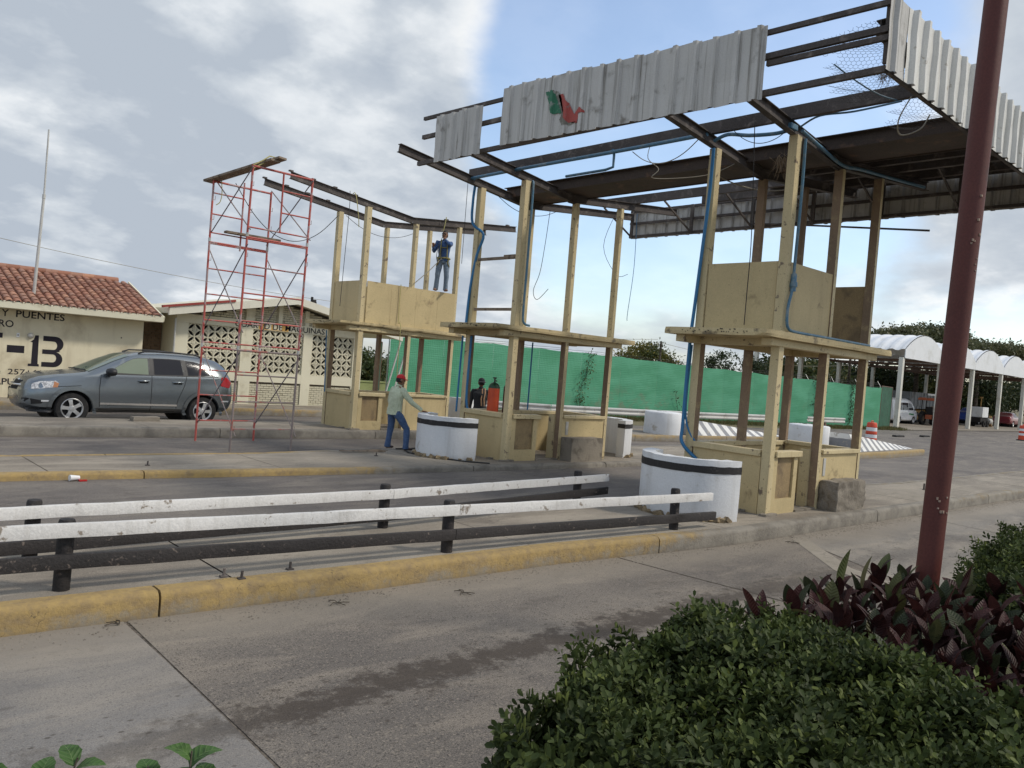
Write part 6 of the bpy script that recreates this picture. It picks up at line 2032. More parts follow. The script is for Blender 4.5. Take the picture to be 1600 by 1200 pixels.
    loft(mb, dense([(tuple(pel + Vector((0, 0, .10))), .105 * b_ ** .5, .140 * b_ ** .5), (tuple(pel), .115 * b_ ** .5, .155 * b_ ** .5), (tuple(pel - Vector((0, 0, .07))), .108 * b_ ** .5, .160 * b_ ** .5), (tuple(pel - Vector((0, 0, .115))), .06, .10)], 4), capt=True)
    for s in 'LR':
        hp, kn, an = Vector(J['hip' + s]), Vector(J['knee' + s]), Vector(J['ank' + s])
        mb.tube([hp + Vector((0, 0, .03)), hp - Vector((0, 0, .04)), hp.lerp(kn, .3), hp.lerp(kn, .6), hp.lerp(kn, .85), kn, kn.lerp(an, .2), kn.lerp(an, .5), kn.lerp(an, .8), an + Vector((0, 0, -.02)), an + Vector((0, 0, -.035))],
                [r_ * b_ ** .4 for r_ in (.080, .092, .090, .080, .072, .070, .066, .063, .061, .064, .060)], 16, caps=False)
    o = mb.build('trousers', trousers, t, smooth=180); fold_mesh(o, .013)
    for s in 'LR':
        an, to = Vector(J['ank' + s]), Vector(J['toe' + s])
        d = (to - an); d.z = 0; d.normalize()
        z0 = an.z - .07
        skin_mesh('shoe', [(*(an - d * .06 + Vector((0, 0, z0 - an.z + .035))), .038, .034), (*(an + Vector((0, 0, -.03))), .045, .04), (*(an + d * .09 + Vector((0, 0, z0 - an.z + .032))), .043, .032), (*(an + d * .17 + Vector((0, 0, z0 - an.z + .026))), .034, .024)], [(0, 1), (1, 2), (2, 3)], shoe, t, sub=2)
    th_ = Vector(J['throat'])
    h = head_mesh(t, tuple(th_ + Vector((.012, 0, .105))), head_yaw, head_tilt)
    return t, h

def cap(head, m_, brim=0.0, back=False):
    mb = MB(); n = 20; v = []; f = []; rows_ = 7
    for j in range(rows_ + 1):
        a = HP * j / rows_
        for k in range(n):
            b_ = 2 * math.pi * k / n
            v.append((math.cos(a) * math.cos(b_) * .108 - .004, math.cos(a) * math.sin(b_) * .088, .035 + math.sin(a) * .098))
    for j in range(rows_):
        for k in range(n):
            k2 = (k + 1) % n
            f.append((j * n + k, j * n + k2, (j + 1) * n + k2, (j + 1) * n + k))
    mb.add(v, f)
    mb.lathe([(.001, .004), (.009, .003), (.009, -.002)], 8, c=(-.004, 0, .133), closed=False)
    o = mb.build('cap', m_, head, smooth=60)
    b2_ = MB(); v = []; f = []
    for k in range(11):
        a = -1.05 + 2.1 * k / 10
        for (r_, dz) in ((.100, .040), (.150, .030), (.178, .018)):
            rr = .100 + (r_ - .100) * max(0, math.cos(a * 1.25)) ** .5
            v.append((rr * math.cos(a), rr * math.sin(a) * .86, .0 + dz))
        for (r_, dz) in ((.178, .012), (.150, .024), (.100, .034)):
            rr = .100 + (r_ - .100) * max(0, math.cos(a * 1.25)) ** .5
            v.append((rr * math.cos(a), rr * math.sin(a) * .86, .0 + dz))
    for k in range(10):
        for j in range(6):
            j2 = (j + 1) % 6
            f.append((k * 6 + j, (k + 1) * 6 + j, (k + 1) * 6 + j2, k * 6 + j2))
    b2_.add(v, f)
    o2 = b2_.build('brim', m_, o, smooth=50)
    if back: o2.rotation_euler = (0, 0, math.pi)
    return o

def hair(head, full=True):
    import bmesh
    bm = bmesh.new(); bmesh.ops.create_icosphere(bm, subdivisions=3, radius=1)
    rem = [v for v in bm.verts if (v.co.x > .35 and v.co.z < .45) or v.co.z < (-.55 if full else -.35)]
    bmesh.ops.delete(bm, geom=rem, context='VERTS')
    for v in bm.verts:
        s_ = 1 + rnd.uniform(-.02, .03)
        v.co = (v.co.x * .103 * s_ - .005, v.co.y * .083 * s_, v.co.z * .128 * s_ + .004)
    me = bpy.data.meshes.new('hair'); bm.to_mesh(me); bm.free(); me.materials.append(M['hair'])
    me.polygons.foreach_set('use_smooth', [True] * len(me.polygons))
    o = bpy.data.objects.new('hair', me); link(o, head)
    return o

denim = clothmat('blue_denim', (0.045, 0.085, 0.18), (0.07, 0.12, 0.23))
denim2 = clothmat('faded_denim', (0.13, 0.18, 0.24), (0.20, 0.25, 0.31))
M['shoe_dark'] = mat('dark_shoes', (0.06, 0.04, 0.035), rough=.6, var=.2)
# man in the red cap leaning on the crash wall of the middle booth
J1 = dict(pelvis=(0, 0, .90), waist=(.015, 0, 1.06), chest=(.05, 0, 1.28), neck=(.075, 0, 1.435), throat=(.10, .0, 1.50),
          hipL=(0, .10, .87), kneeL=(.03, .14, .48), ankL=(-.01, .16, .085), toeL=(.14, .18, .03),
          hipR=(.01, -.10, .87), kneeR=(.24, -.20, .50), ankR=(.20, -.28, .085), toeR=(.35, -.30, .03),
          shL=(.06, .19, 1.38), elL=(.02, .27, 1.12), wrL=(.12, .24, .90),
          shR=(.08, -.19, 1.37), elR=(.22, -.34, 1.12), wrR=(.46, -.42, .945))
p1, h1 = person('man in red cap and pale green shirt leaning one hand on a white crash wall', (10.00, 14.33, 0.0), math.radians(-4), J1,
                clothmat('pale_green_shirt', (0.47, 0.52, 0.36), (0.56, 0.60, 0.44), fold=.9), denim, M['shoe_dark'], head_yaw=-.35, head_tilt=.12, bulk=1.16, tail=.09)
cap(h1, clothmat('red_cap_cloth', (0.50, 0.02, 0.025), (0.6, 0.03, 0.035), fold=.2)); hair(h1, True)
p1.scale = (.95, .98, .945)
hand(p1, (.47, -.423, .938), (.9, -.25, -.12), (0, .1, 1), side=1, curl=.18)
hand(p1, (.125, .238, .895), (.45, -.1, -.9), (0, 1, 0), side=-1, curl=.45)
# man in the harness standing on the far booth
J2 = dict(pelvis=(0, 0, .90), waist=(0, 0, 1.06), chest=(.0, 0, 1.29), neck=(.005, 0, 1.44), throat=(.02, 0, 1.505),
          hipL=(0, .09, .87), kneeL=(.03, .12, .48), ankL=(.0, .12, .085), toeL=(.13, .17, .03),
          hipR=(0, -.09, .87), kneeR=(.03, -.13, .48), ankR=(.0, -.155, .085), toeR=(.13, -.19, .03),
          shL=(.01, .19, 1.39), elL=(.22, .17, 1.32), wrL=(.13, .02, 1.475),
          shR=(.01, -.19, 1.39), elR=(.02, -.29, 1.14), wrR=(.14, -.31, 1.26))
blue_shirt = clothmat('blue_work_shirt', (0.035, 0.075, 0.19), (0.05, 0.11, 0.25))
p2, h2 = person('man in blue shirt and safety harness standing on the boards of the far booth', (14.02, 18.245, ZP + .006), math.radians(-130), J2, blue_shirt, denim2, mat('tan_shoes', (0.22, .11, .07), rough=.6), head_yaw=-.25, bulk=1.05, tail=.03)
hair(h2, True)
mb = MB(); mb.tube([(.085, -.07, .028), (.102, -.03, .028), (.104, .03, .028), (.085, .07, .028)], .013, 6)
mb.build('safety_glasses', M['dark'], h2)
hand(p2, (.13, .02, 1.475), (-.25, -.5, .7), (1, .1, 0), side=-1, curl=.5)
hand(p2, (.145, -.31, 1.265), (.4, 0, .9), (-1, 0, .3), side=1, curl=1.1)
hm = mat('yellow_harness_web', (0.27, 0.24, 0.09), (0.2, 0.17, .07), 20, rough=.8)
mb = MB()
for s in (-1, 1):
    mb.tube([(.135, s * .10, .93), (.15, s * .10, 1.1), (.15, s * .09, 1.3), (.08, s * .085, 1.46), (-.02, s * .08, 1.46), (-.13, s * .06, 1.3), (-.14, s * .08, 1.0)], .016, 6)
    mb.tube([(.12, s * .15, .95), (.13, s * .13, .82), (.06, s * .18, .72), (-.06, s * .18, .75), (-.13, s * .1, .85)], .018, 6)
ringp = [(.145 * math.cos(a), .185 * math.sin(a), .955 + .01 * math.sin(3 * a)) for a in [2 * math.pi * k / 20 for k in range(21)]]
mb.tube(ringp, .022, 6)
mb.tube([(.155, -.10, 1.24), (.16, .10, 1.24)], .014, 6)
mb.build('safety_harness', hm, p2, smooth=60)
# rope he holds
rp = Vector((13.96, 18.18, 0))
cable('rope', [(13.98, 18.30, 6.04), (13.93, 18.22, 5.6), (13.72, 18.12, 5.22), (13.66, 18.10, 4.9), (13.74, 18.1, 4.72), (13.84, 18.12, 4.95), (13.85, 18.13, 5.2)], .008, 'wire', 'dark rope in the hand of the man on the far booth', 'rope')
cable('rope', [(13.98, 18.2, 6.08), (13.95, 18.2, 5.9), (13.92, 18.22, 5.68)], .013, 'rope', 'yellow rope tied round the rafter above the man in the harness', 'rope', sub=0)
cable('lanyard', [(13.85, 18.12, 4.88), (13.5, 18.16, 4.5), (13.06, 18.2, 4.09)], .012, 'wire_grey', 'grey lanyard from the harness down to a post of the far booth', 'rope', sub=0)
# man in black, seen from behind
J3 = {k: v for k, v in J2.items()}
J3.update(elL=(.02, .25, 1.12), wrL=(.14, .26, .90), elR=(.02, -.25, 1.12), wrR=(.14, -.26, .90))
p3, h3 = person('man in black shirt and dark cap seen from behind through the middle booth', (14.35, 16.55, -.213), math.radians(50), J3, clothmat('black_shirt', (0.012, 0.012, 0.014), (0.02, 0.02, 0.022)), denim, M['shoe_dark'], head_yaw=.25, bulk=1.08)
p3.scale = (1.06,) * 3
cap(h3, clothmat('black_cap_cloth', (0.012, 0.012, 0.014), (0.02, 0.02, 0.022), fold=.2), back=True); hair(h3)
hand(p3, (.145, .262, .885), (.4, 0, -.9), (0, 1, 0), side=-1, curl=.4); hand(p3, (.145, -.262, .885), (.4, 0, -.9), (0, -1, 0), side=1, curl=.4)
mb = MB()
for y in (-.10, -.03):
    mb.tube([(-.02, y, 1.47), (-.125, y - .01, 1.36), (-.145, y + .01, 1.2), (-.15, y - .01, 1.02)], .018, 6)
mb.build('shoulder_strap', mat('tan_strap', (0.38, 0.22, 0.12), rough=.7), p3, smooth=60)

# ------------------------------------------------------------ gas cylinders inside the middle booth
def gas_bottle(x, y, h, r, cb, ct, label, gauges):
    t = thing('gas_cylinder', label, 'gas cylinder', (x, y, .022), 0, 'welding gas cylinders in the middle booth')
    hs = h - .13
    mb = MB(); mb.lathe([(0.001, 0), (r * .92, 0), (r, .03), (r, hs)], 28, closed=False); mb.build('cylinder', cb, t, smooth=50)
    mb = MB(); mb.lathe([(r * 1.003, hs - .002), (r * .97, hs + .035), (r * .80, hs + .08), (r * .45, hs + .115), (r * .28, hs + .122), (r * .28, h), (0.001, h)], 28, closed=False); mb.build('shoulder', ct, t, smooth=50)
    mb = MB(); mb.tube([(0, 0, h - .01), (0, 0, h + .09)], .018, 8); mb.tube([(-.05, 0, h + .095), (.05, 0, h + .095)], .014, 8); mb.tube([(0, 0, h + .03), (.07, 0, h + .03)], .014, 8); mb.build('valve', M['steel'], t)
    if gauges:
        for dx, dz in ((-.075, .07), (.045, .06)):
            g_ = MB(); g_.lathe([(0.001, -.02), (.048, -.02), (.052, 0), (.048, .02), (0.001, .02)], 18, closed=False)
            o = g_.build('gauge', M['blackplastic'], t, smooth=50); o.rotation_euler = (HP, 0, -.8); o.location = (dx, -.07, h + dz)
        mb = MB(); mb.tube([(-.07, -.05, h + .02), (.05, -.05, h + .0)], .026, 10); mb.build('regulator', mat('brass', (0.55, 0.42, 0.18), rough=.35, metal=.7), t)
gas_bottle(11.80, 13.17, 1.60, .128, mat('orange_bottle', (0.60, 0.085, 0.03), (.5, .07, .03), 9, rough=.4, var=.1), mat('green_shoulder', (0.02, 0.07, 0.035), rough=.4), 'orange gas cylinder with dark green shoulder standing inside the middle booth', False)
gas_bottle(12.10, 13.02, 1.60, .115, mat('maroon_bottle', (0.10, 0.03, 0.03), rough=.5), mat('maroon_bottle2', (0.10, 0.03, 0.03), rough=.5), 'maroon gas cylinder with black gauges half hidden by the middle booth post', True)
# ------------------------------------------------------------ green fence, crash barrier
def net_mat():
    mt = bpy.data.materials.new('green_shade_net'); mt.use_nodes = True
    t = mt.node_tree; t.nodes.clear(); N = NT(t)
    pos = N.n('ShaderNodeNewGeometry').outputs['Position']
    s = N.n('ShaderNodeSeparateXYZ', ins={0: pos})
    x, z = s.outputs[0], s.outputs[2]
    # chain-link diamonds pressing through the cloth
    wob = N.math('MULTIPLY', N.noise(pos, 1.5, 3), .6)
    a = N.math('SINE', N.math('ADD', N.math('MULTIPLY', N.math('ADD', x, z), 34.0), wob))
    b_ = N.math('SINE', N.math('ADD', N.math('MULTIPLY', N.math('SUBTRACT', x, z), 34.0), wob))
    rows = N.math('SINE', N.math('ADD', N.math('MULTIPLY', z, 52.0), N.math('MULTIPLY', N.math('SINE', N.math('MULTIPLY', x, 16.0)), .8)))
    dm = N.math('MULTIPLY', a, b_)
    big = N.noise(N.vmul(pos, (.35, .35, .8)), 1.4, 5, .6)
    col = N.mix(N.ramp(big, .35, .65), (0.08, 0.32, 0.17), (0.12, 0.40, 0.235))
    col = N.mix(N.ramp(rows, -.9, .9, 0.0, .16), col, (0.05, 0.24, 0.14))
    col = N.mix(N.ramp(dm, .3, 1, 0, .25), col, (0.16, 0.50, 0.32))
    st = N.noise(N.vmul(pos, (.9, .9, 1.3)), 1.1, 6, .7)
    low = N.ramp(z, .1, 1.9, 1.0, 0.0)
    dirt = N.math('MULTIPLY', N.ramp(st, .50, .68), low)
    xx = N.ramp(N.math('ABSOLUTE', N.math('SUBTRACT', x, 34.5)), 1.2, 4.5, .75, 0.15)
    col = N.mix(N.math('MULTIPLY', dirt, N.math('ADD', .15, xx)), col, (0.22, 0.22, 0.15))
    # holes worn in small rows
    bs = N.n('ShaderNodeBsdfPrincipled', ins={'Base Color': col, 'Roughness': .75})
    tr = N.n('ShaderNodeBsdfTranslucent', ins={'Color': col})
    bn = N.n('ShaderNodeBump', ins={'Strength': .22, 'Distance': .02, 'Height': N.math('ADD', N.math('MULTIPLY', rows, .3), dm)}); N.set(bs.inputs['Normal'], bn.outputs[0])
    mx = N.n('ShaderNodeMixShader', ins={0: .22, 1: bs.outputs[0], 2: tr.outputs[0]})
    o = N.n('ShaderNodeOutputMaterial'); t.links.new(mx.outputs[0], o.inputs[0])
    return mt
M['fence'] = net_mat()
FA, FB = Vector((19.9, 29.2, 0)), Vector((56.6, 23.1, 0))
fen = thing('net_fence', 'long chain link fence covered with bright green shade net', 'fence', FA)
fd = (FB - FA); FL = fd.length; fd.normalize(); fn = Vector((fd.y, -fd.x, 0))
npan = 14
for i in range(npan):
    a, b_ = FL * i / npan + .0015, FL * (i + 1) / npan - .0015
    mb = MB(); v = []; f = []; nx_, nz_ = 14, 10
    for k in range(nx_ + 1):
        s_ = a + (b_ - a) * k / nx_
        top = np.interp(s_, [0, 3, 12, 25, FL], [2.93, 3.05, 3.02, 2.80, 2.62]) - .05 * math.sin(math.pi * k / nx_) + rnd.uniform(-.01, .01)
        for j in range(nz_ + 1):
            z = -.22 + (top + .22) * j / nz_
            bul = .045 * math.sin(math.pi * k / nx_) * math.sin(math.pi * j / nz_) + .012 * math.sin(z * 9 + s_ * 2)
            p = fd * s_ + fn * (bul + .02)
            v.append((p.x, p.y, z))
    for k in range(nx_):
        for j in range(nz_):
            q = k * (nz_ + 1) + j
            f.append((q, q + nz_ + 1, q + nz_ + 2, q + 1))
    mb.add(v, f)
    mb.build('net_panel', M['fence'], fen, smooth=180, recalc=False)
for i in range(npan + 1):
    s_ = FL * i / npan; p = fd * s_ - fn * .09
    mb = MB(); mb.tube([(p.x, p.y, -.25), (p.x, p.y, 3.0 if s_ < 20 else 2.75)], .03, 8); mb.tube([(p.x, p.y, 2.7), (p.x - .0, p.y + .22, 3.05)], .015, 5)
    mb.build('post', M['galv'], fen)
mb = MB()
for z in (2.98, 3.12, 3.22):
    pts = []
    for k in range(41):
        s_ = FL * k / 40; p = fd * s_ - fn * (.08 + (z - 2.98) * .9)
        pts.append((p.x, p.y, z - .009 * s_ + .03 * math.sin(k * 2.1)))
    mb.tube(pts, .008, 4)
mb.build('barbed_wire', M['wire'], fen)
for (a, b_, za, zb, lab) in ((Vector((56.8, 23.15, 0)), Vector((61.3, 24.2, 0)), -.25, 2.72, 'dark green net gate at the right end of the green fence'), (Vector((18.7, 28.4, 0)), Vector((19.55, 29.3, 0)), -.2, 2.60, 'dark green net gate seen through the far booth, left of the green fence')):
    t = thing('net_gate', lab, 'gate', a)
    d = b_ - a
    n = 3
    for i in range(n):
        mb = MB(); p0 = d * (i / n) + d.normalized() * .001; p1 = d * ((i + 1) / n) - d.normalized() * .001
        mb.add([(p0.x, p0.y, za), (p1.x, p1.y, za), (p1.x, p1.y, zb), (p0.x, p0.y, zb)], [(0, 1, 2, 3)])
        mb.build('net_panel', M['dark_net'], t, recalc=False)
    mb = MB()
    for i in (0, n):
        p = d * (i / n); mb.tube([(p.x, p.y, za), (p.x, p.y, zb + .03)], .03, 8)
    mb.tube([(0, 0, zb + .02), (d.x, d.y, zb + .02)], .025, 8)
    mb.build('gate_frame', M['rustpost'], t)
# leaning pale poles by the gate
for i, (x0, y0, x1, y1, lab) in enumerate(((17.75, 26.4, 18.55, 26.5, 'left'), (18.02, 26.3, 18.85, 26.4, 'right'))):
    mb = MB(); mb.tube([(0, 0, 0), (x1 - x0, y1 - y0, 2.85)], .035, 8)
    o = mb.build('pole', M['galv'], None, smooth=60); o.location = (x0, y0, -.21)
    tag(o, lab + ' of two pale leaning poles beside the dark green gate', 'pole')

def wbeam(P, label, zt=.55):
    t = thing('crash_barrier', label, 'crash barrier', (*P[0], -.22), 0, 'steel crash barriers in front of the green fence')
    P = [Vector((a - P[0][0], b_ - P[0][1], 0)) for a, b_ in P]
    for a, b_ in zip(P[:-1], P[1:]):
        d = (b_ - a).normalized(); n_ = Vector((d.y, -d.x, 0))
        prof = [(0.0, .0), (.05, .03), (.055, .08), (.0, .13), (.0, .18), (.055, .23), (.05, .28), (.0, .31)]
        mb = MB(); v = []
        for q in (a, b_):
            for (o_, z) in prof:
                p = q + n_ * (o_ + .06); v.append((p.x, p.y, zt - .31 + .22 + z))
        L = len(prof)
        mb.add(v, [(j, L + j, L + j + 1, j + 1) for j in range(L - 1)])
        mb.build('rail', M['galv'], t, recalc=False)
    tot = 0
    for a, b_ in zip(P[:-1], P[1:]):
        n = max(1, int((b_ - a).length / 3.6))
        for k in range(n):
            p = a.lerp(b_, (k + .5) / n)
            mb = MB(); mb.box(p.x - .07, p.x + .07, p.y - .05, p.y + .06, 0, zt + .16); mb.build('post', M['rustpost'], t)
wbeam([(19.5, 26.2), (24.4, 23.6), (29.0, 22.6), (33.5, 22.0), (39.5, 21.7)], 'long steel crash barrier in front of the green fence')
wbeam([(43.0, 21.55), (47.3, 21.35)], 'short separate length of steel crash barrier near the right end of the fence')
# grass strip along the fence foot
def grass(x0, x1, yf, n, name, label, h=.16, m_=None):
    V = np.zeros((n * 3, 3), np.float32)
    xs_ = nrng.uniform(x0, x1, n); ys_ = np.array([yf(x) for x in xs_]) + nrng.normal(0, .45, n)
    a = nrng.uniform(0, 6.28, n); hh = h * nrng.uniform(.4, 1.5, n)
    V[0::3, 0] = xs_ - .018 * np.cos(a); V[0::3, 1] = ys_ - .018 * np.sin(a); V[0::3, 2] = -.24
    V[1::3, 0] = xs_ + .018 * np.cos(a); V[1::3, 1] = ys_ + .018 * np.sin(a); V[1::3, 2] = -.24
    V[2::3, 0] = xs_ + nrng.normal(0, .06, n); V[2::3, 1] = ys_ + nrng.normal(0, .06, n); V[2::3, 2] = -.22 + hh
    Fq = np.arange(n * 3).reshape(-1, 3)
    o = bpy.data.objects.new(name, raw_mesh(name, V, Fq, [m_])); link(o)
    return tag(o, label, 'grass', kind='stuff')
M['grass'] = leafmat('dry_grass', (0.10, 0.11, 0.035), (0.16, 0.13, 0.06), (0.24, 0.20, 0.10), scale=3, rough=.8)
grass(21, 60, lambda x: float(np.interp(x, [21, 56.6, 60], [28.2, 22.6, 23.2])), 16000, 'verge_grass', 'dry grass growing along the foot of the green fence', m_=M['grass'])

# ------------------------------------------------------------ vaulted parking shelters
colx = [62.0, 69.9, 77.7, 85.7, 93.2, 100.8, 108.4]
shel = thing('parking_shelter', 'row of white barrel vaulted parking shelters on tall pale columns', 'shelter', (62, 24, -.2))
def sp(name, m_, f, parent=None, **kw):
    mb = MB(); f(mb)
    mb.v = [(a - 62, b_ - 24, c + .2) for a, b_, c in mb.v]
    return mb.build(name, m_, parent or shel, **kw)
for i, x in enumerate(colx):
    for y in (24.0, 36.0):
        sp('column', M['column'], lambda mb: mb.box(x - .17, x + .17, y - .15, y + .15, -.2, 5.06))
for i in range(6):
    xa, xb = colx[i] + .02, colx[i + 1] - .02
    nn = 22
    def arc(q): return 5.62 + 1.33 * math.sin(math.pi * q) ** .85 if 0 < q < 1 else 5.62
    def lun(mb):
        pts = [(xa, 5.02), (xb, 5.02)] + [(xb - (xb - xa) * k / nn, arc(k / nn)) for k in range(nn + 1)]
        mb.prism(pts, 23.78, 23.83, 'y')
    sp('end_panel', M['carport'], lun)
    def vault(mb):
        v = []; f = []; ny_ = 56
        for j in range(ny_ + 1):
            y = 23.84 + 12.6 * j / ny_; rib = .10 if j % 4 in (0, 1) else 0.0
            for k in range(nn + 1):
                q = k / nn
                v.append((xa + (xb - xa) * q, y, arc(q) + rib - .03))
        for j in range(ny_):
            for k in range(nn):
                a = j * (nn + 1) + k
                f.append((a, a + nn + 1, a + nn + 2, a + 1))
        mb.add(v, f)
    sp('vault_roof', M['carport'], vault, recalc=False)
    sp('gutter_beam', M['rustpost'], lambda mb: (mb.box(xb - .12, xb + .16, 23.85, 36.2, 5.07, 5.3), mb.box(xa + .2, xb - .2, 36.0, 36.1, 5.07, 5.3)))

# vehicles under the shelters
far_car('white passenger van with green stripe parked under the first shelter', 'van', (75.6, 28.3, -.205), math.pi - .05, WHITEP, VAN, [(.95, .33), (3.75, .33)], .33,
        [[(1.02, 1.24), (1.30, 1.78), (1.95, 1.82), (1.95, 1.22)], [(2.05, 1.22), (2.05, 1.84), (3.2, 1.84), (3.2, 1.22)], [(3.3, 1.22), (3.3, 1.84), (4.4, 1.80), (4.4, 1.24)], [(.42, 1.18), (.93, 1.66), (.90, 1.20)]], extra=vanx, name='passenger_van')
far_car('dark red saloon car parked under the farther shelters', 'car', (104.3, 27.6, -.205), math.pi + .04, carpaint('dark_red_paint', (0.20, 0.018, 0.03), .2), SED, [(.85, .31), (3.45, .31)], .31,
        [[(1.5, .97), (1.85, 1.27), (2.3, 1.31), (2.3, .97)], [(2.4, .97), (2.4, 1.31), (2.95, 1.28), (3.2, 1.0)]], scale=1.12)
far_car('blue car parked behind the dark red saloon', 'car', (101.0, 30.3, -.205), math.pi + .1, carpaint('bright_blue_paint', (0.02, 0.06, 0.32), .2), SED, [(.85, .31), (3.45, .31)], .31,
        [[(1.5, .97), (1.85, 1.27), (2.3, 1.31), (2.3, .97)], [(2.4, .97), (2.4, 1.31), (2.95, 1.28), (3.2, 1.0)]], scale=1.25)
# tractor with orange canopy
tr = thing('farm_tractor', 'old tractor with beige bonnet and orange bumper beside the white van', 'tractor', (76.3, 26.6, -.205))
ORG = mat('faded_orange', (0.42, 0.11, 0.05), (.25, .1, .06), 3, rough=.6); BEI = mat('beige_bonnet', (0.42, 0.36, 0.28), (.25, .2, .15), 3, rough=.6); YEL = mat('ochre_paint', (0.34, 0.19, 0.05), (.2, .12, .05), 2, rough=.6)
def tp(name, m_, f, root=tr, **kw):
    mb = MB(); f(mb); return mb.build(name, m_, root, **kw)
tp('bonnet', BEI, lambda mb: mb.prism([(.2, 1.0), (2.5, .95), (2.6, 1.25), (2.35, 1.62), (.9, 1.72), (.2, 1.6)], -.42, .42, 'y'), bevel=.06)
tp('chassis', ORG, lambda mb: (mb.box(-.6, 2.9, -.3, .3, .55, .94), mb.box(2.62, 3.0, -.7, .7, .55, .85)), bevel=.02)
tp('cab_post', M['dark'], lambda mb: [mb.box(a, a + .07, s * .6 - .03, s * .6 + .03, .9, 2.2) for a in (-.7, .3) for s in (-1, 1)])
tp('canopy', ORG, lambda mb: mb.prism([(-1.2, 2.2), (.5, 2.22), (.6, 2.30), (.3, 2.42), (-1.0, 2.44), (-1.3, 2.32)], -.8, .8, 'y'), bevel=.04)
tp('seat', M['dark'], lambda mb: (mb.box(-.5, -.05, -.25, .25, .95, 1.2), mb.box(-.55, -.4, -.25, .25, 1.2, 1.65)))
for (x, y, r_) in ((-.3, .62, .62), (-.3, -.62, .62), (2.1, .6, .42), (2.1, -.6, .42)):
    w = MB(); w.lathe([(r_ * .5, -.14), (r_ * .95, -.14), (r_, -.1), (r_, .1), (r_ * .95, .14), (r_ * .5, .14)], 24); o = w.build('wheel', M['rubber'], tr, smooth=50); o.rotation_euler = (HP, 0, 0); o.location = (x, y, r_)
    w = MB(); w.lathe([(0.001, -.05), (r_ * .5, -.08), (r_ * .5, .08), (0.001, .05)], 16, closed=False); w.build('hub', BEI, o)
# grey bodied lorry
lo = thing('grey_lorry', 'grey sided lorry with ochre chassis parked beyond the tractor', 'lorry', (78.4, 30.4, -.205))
tp('load_body', mat('grey_body', (0.22, 0.23, 0.24), (.12, .12, .12), 2, rough=.7), lambda mb: (mb.box(0, 6.4, -1.1, 1.1, 1.35, 2.9), [mb.box(k * .8 + .2, k * .8 + .28, -1.14, -1.101, 1.35, 2.9) for k in range(8)]), lo)
tp('white_rail', M['refl_white'], lambda mb: mb.box(4.2, 6.5, -1.16, -1.105, 2.70, 2.88), lo)
tp('cab', YEL, lambda mb: mb.prism([(6.5, .6), (8.6, .6), (8.6, 1.5), (8.2, 2.35), (6.6, 2.4)], -1.05, 1.05, 'y'), lo, bevel=.08)
tp('cab_window', M['glass_dark'], lambda mb: mb.prism([(6.9, 1.55), (8.4, 1.55), (8.1, 2.2), (6.9, 2.2)], -1.07, -1.052, 'y'), lo)
tp('chassis', YEL, lambda mb: (mb.box(0, 6.5, -.45, .45, .7, 1.2), mb.box(8.62, 8.8, -1.0, 1.0, .5, .85), mb.tube([(5.2, -1.2, 1.3), (5.2, -1.2, .5), (6.2, -1.2, .5), (6.2, -1.2, 1.3)], .06, 6)), lo)
for x in (1.2, 2.4, 7.3):
    for s in (-1, 1):
        w = MB(); w.lathe([(.25, -.14), (.46, -.14), (.5, -.1), (.5, .1), (.46, .14), (.25, .14)], 24); o = w.build('wheel', M['rubber'], lo, smooth=50); o.rotation_euler = (HP, 0, 0); o.location = (x, s * .92, .5)
        w = MB(); w.lathe([(0.001, -.05), (.25, -.08), (.25, .08), (0.001, .05)], 16, closed=False); w.build('hub', YEL, o)
# white box machine on wheels
gx = thing('box_trailer', 'white box machine on a small wheeled chassis with a beacon pole', 'trailer', (89.2, 26.6, -.205))
tp('box', M['carport'], lambda mb: mb.box(-1.0, .75, -.6, .6, .95, 1.98), gx, bevel=.03)
tp('machine', M['dark'], lambda mb: (mb.box(-1.1, 2.4, -.5, .5, .45, .94), mb.box(1.0, 1.7, -.4, .4, .94, 1.2)), gx)
tp('tank', M['galv'], lambda mb: mb.tube([(.9, -.55, .6), (1.7, -.55, .6)], .28, 12), gx, smooth=50)
tp('tongue', YEL, lambda mb: (mb.beam((1.7, -.2, .9), (3.2, -.2, .08), .3, .12), mb.box(1.6, 2.5, -.45, .45, .94, 1.15)), gx)
tp('beacon', YEL, lambda mb: (mb.tube([(.3, 0, 1.98), (.3, 0, 2.85)], .05, 6), mb.tube([(.3, 0, 2.85), (.3, 0, 3.0)], .16, 8)), gx)
for (x, y) in ((-.4, .6), (-.4, -.6), (.6, -.6), (.6, .6)):
    w = MB(); w.lathe([(.18, -.1), (.33, -.1), (.33, .1), (.18, .1)], 20); o = w.build('wheel', M['rubber'], gx); o.rotation_euler = (HP, 0, 0); o.location = (x, y, .33)

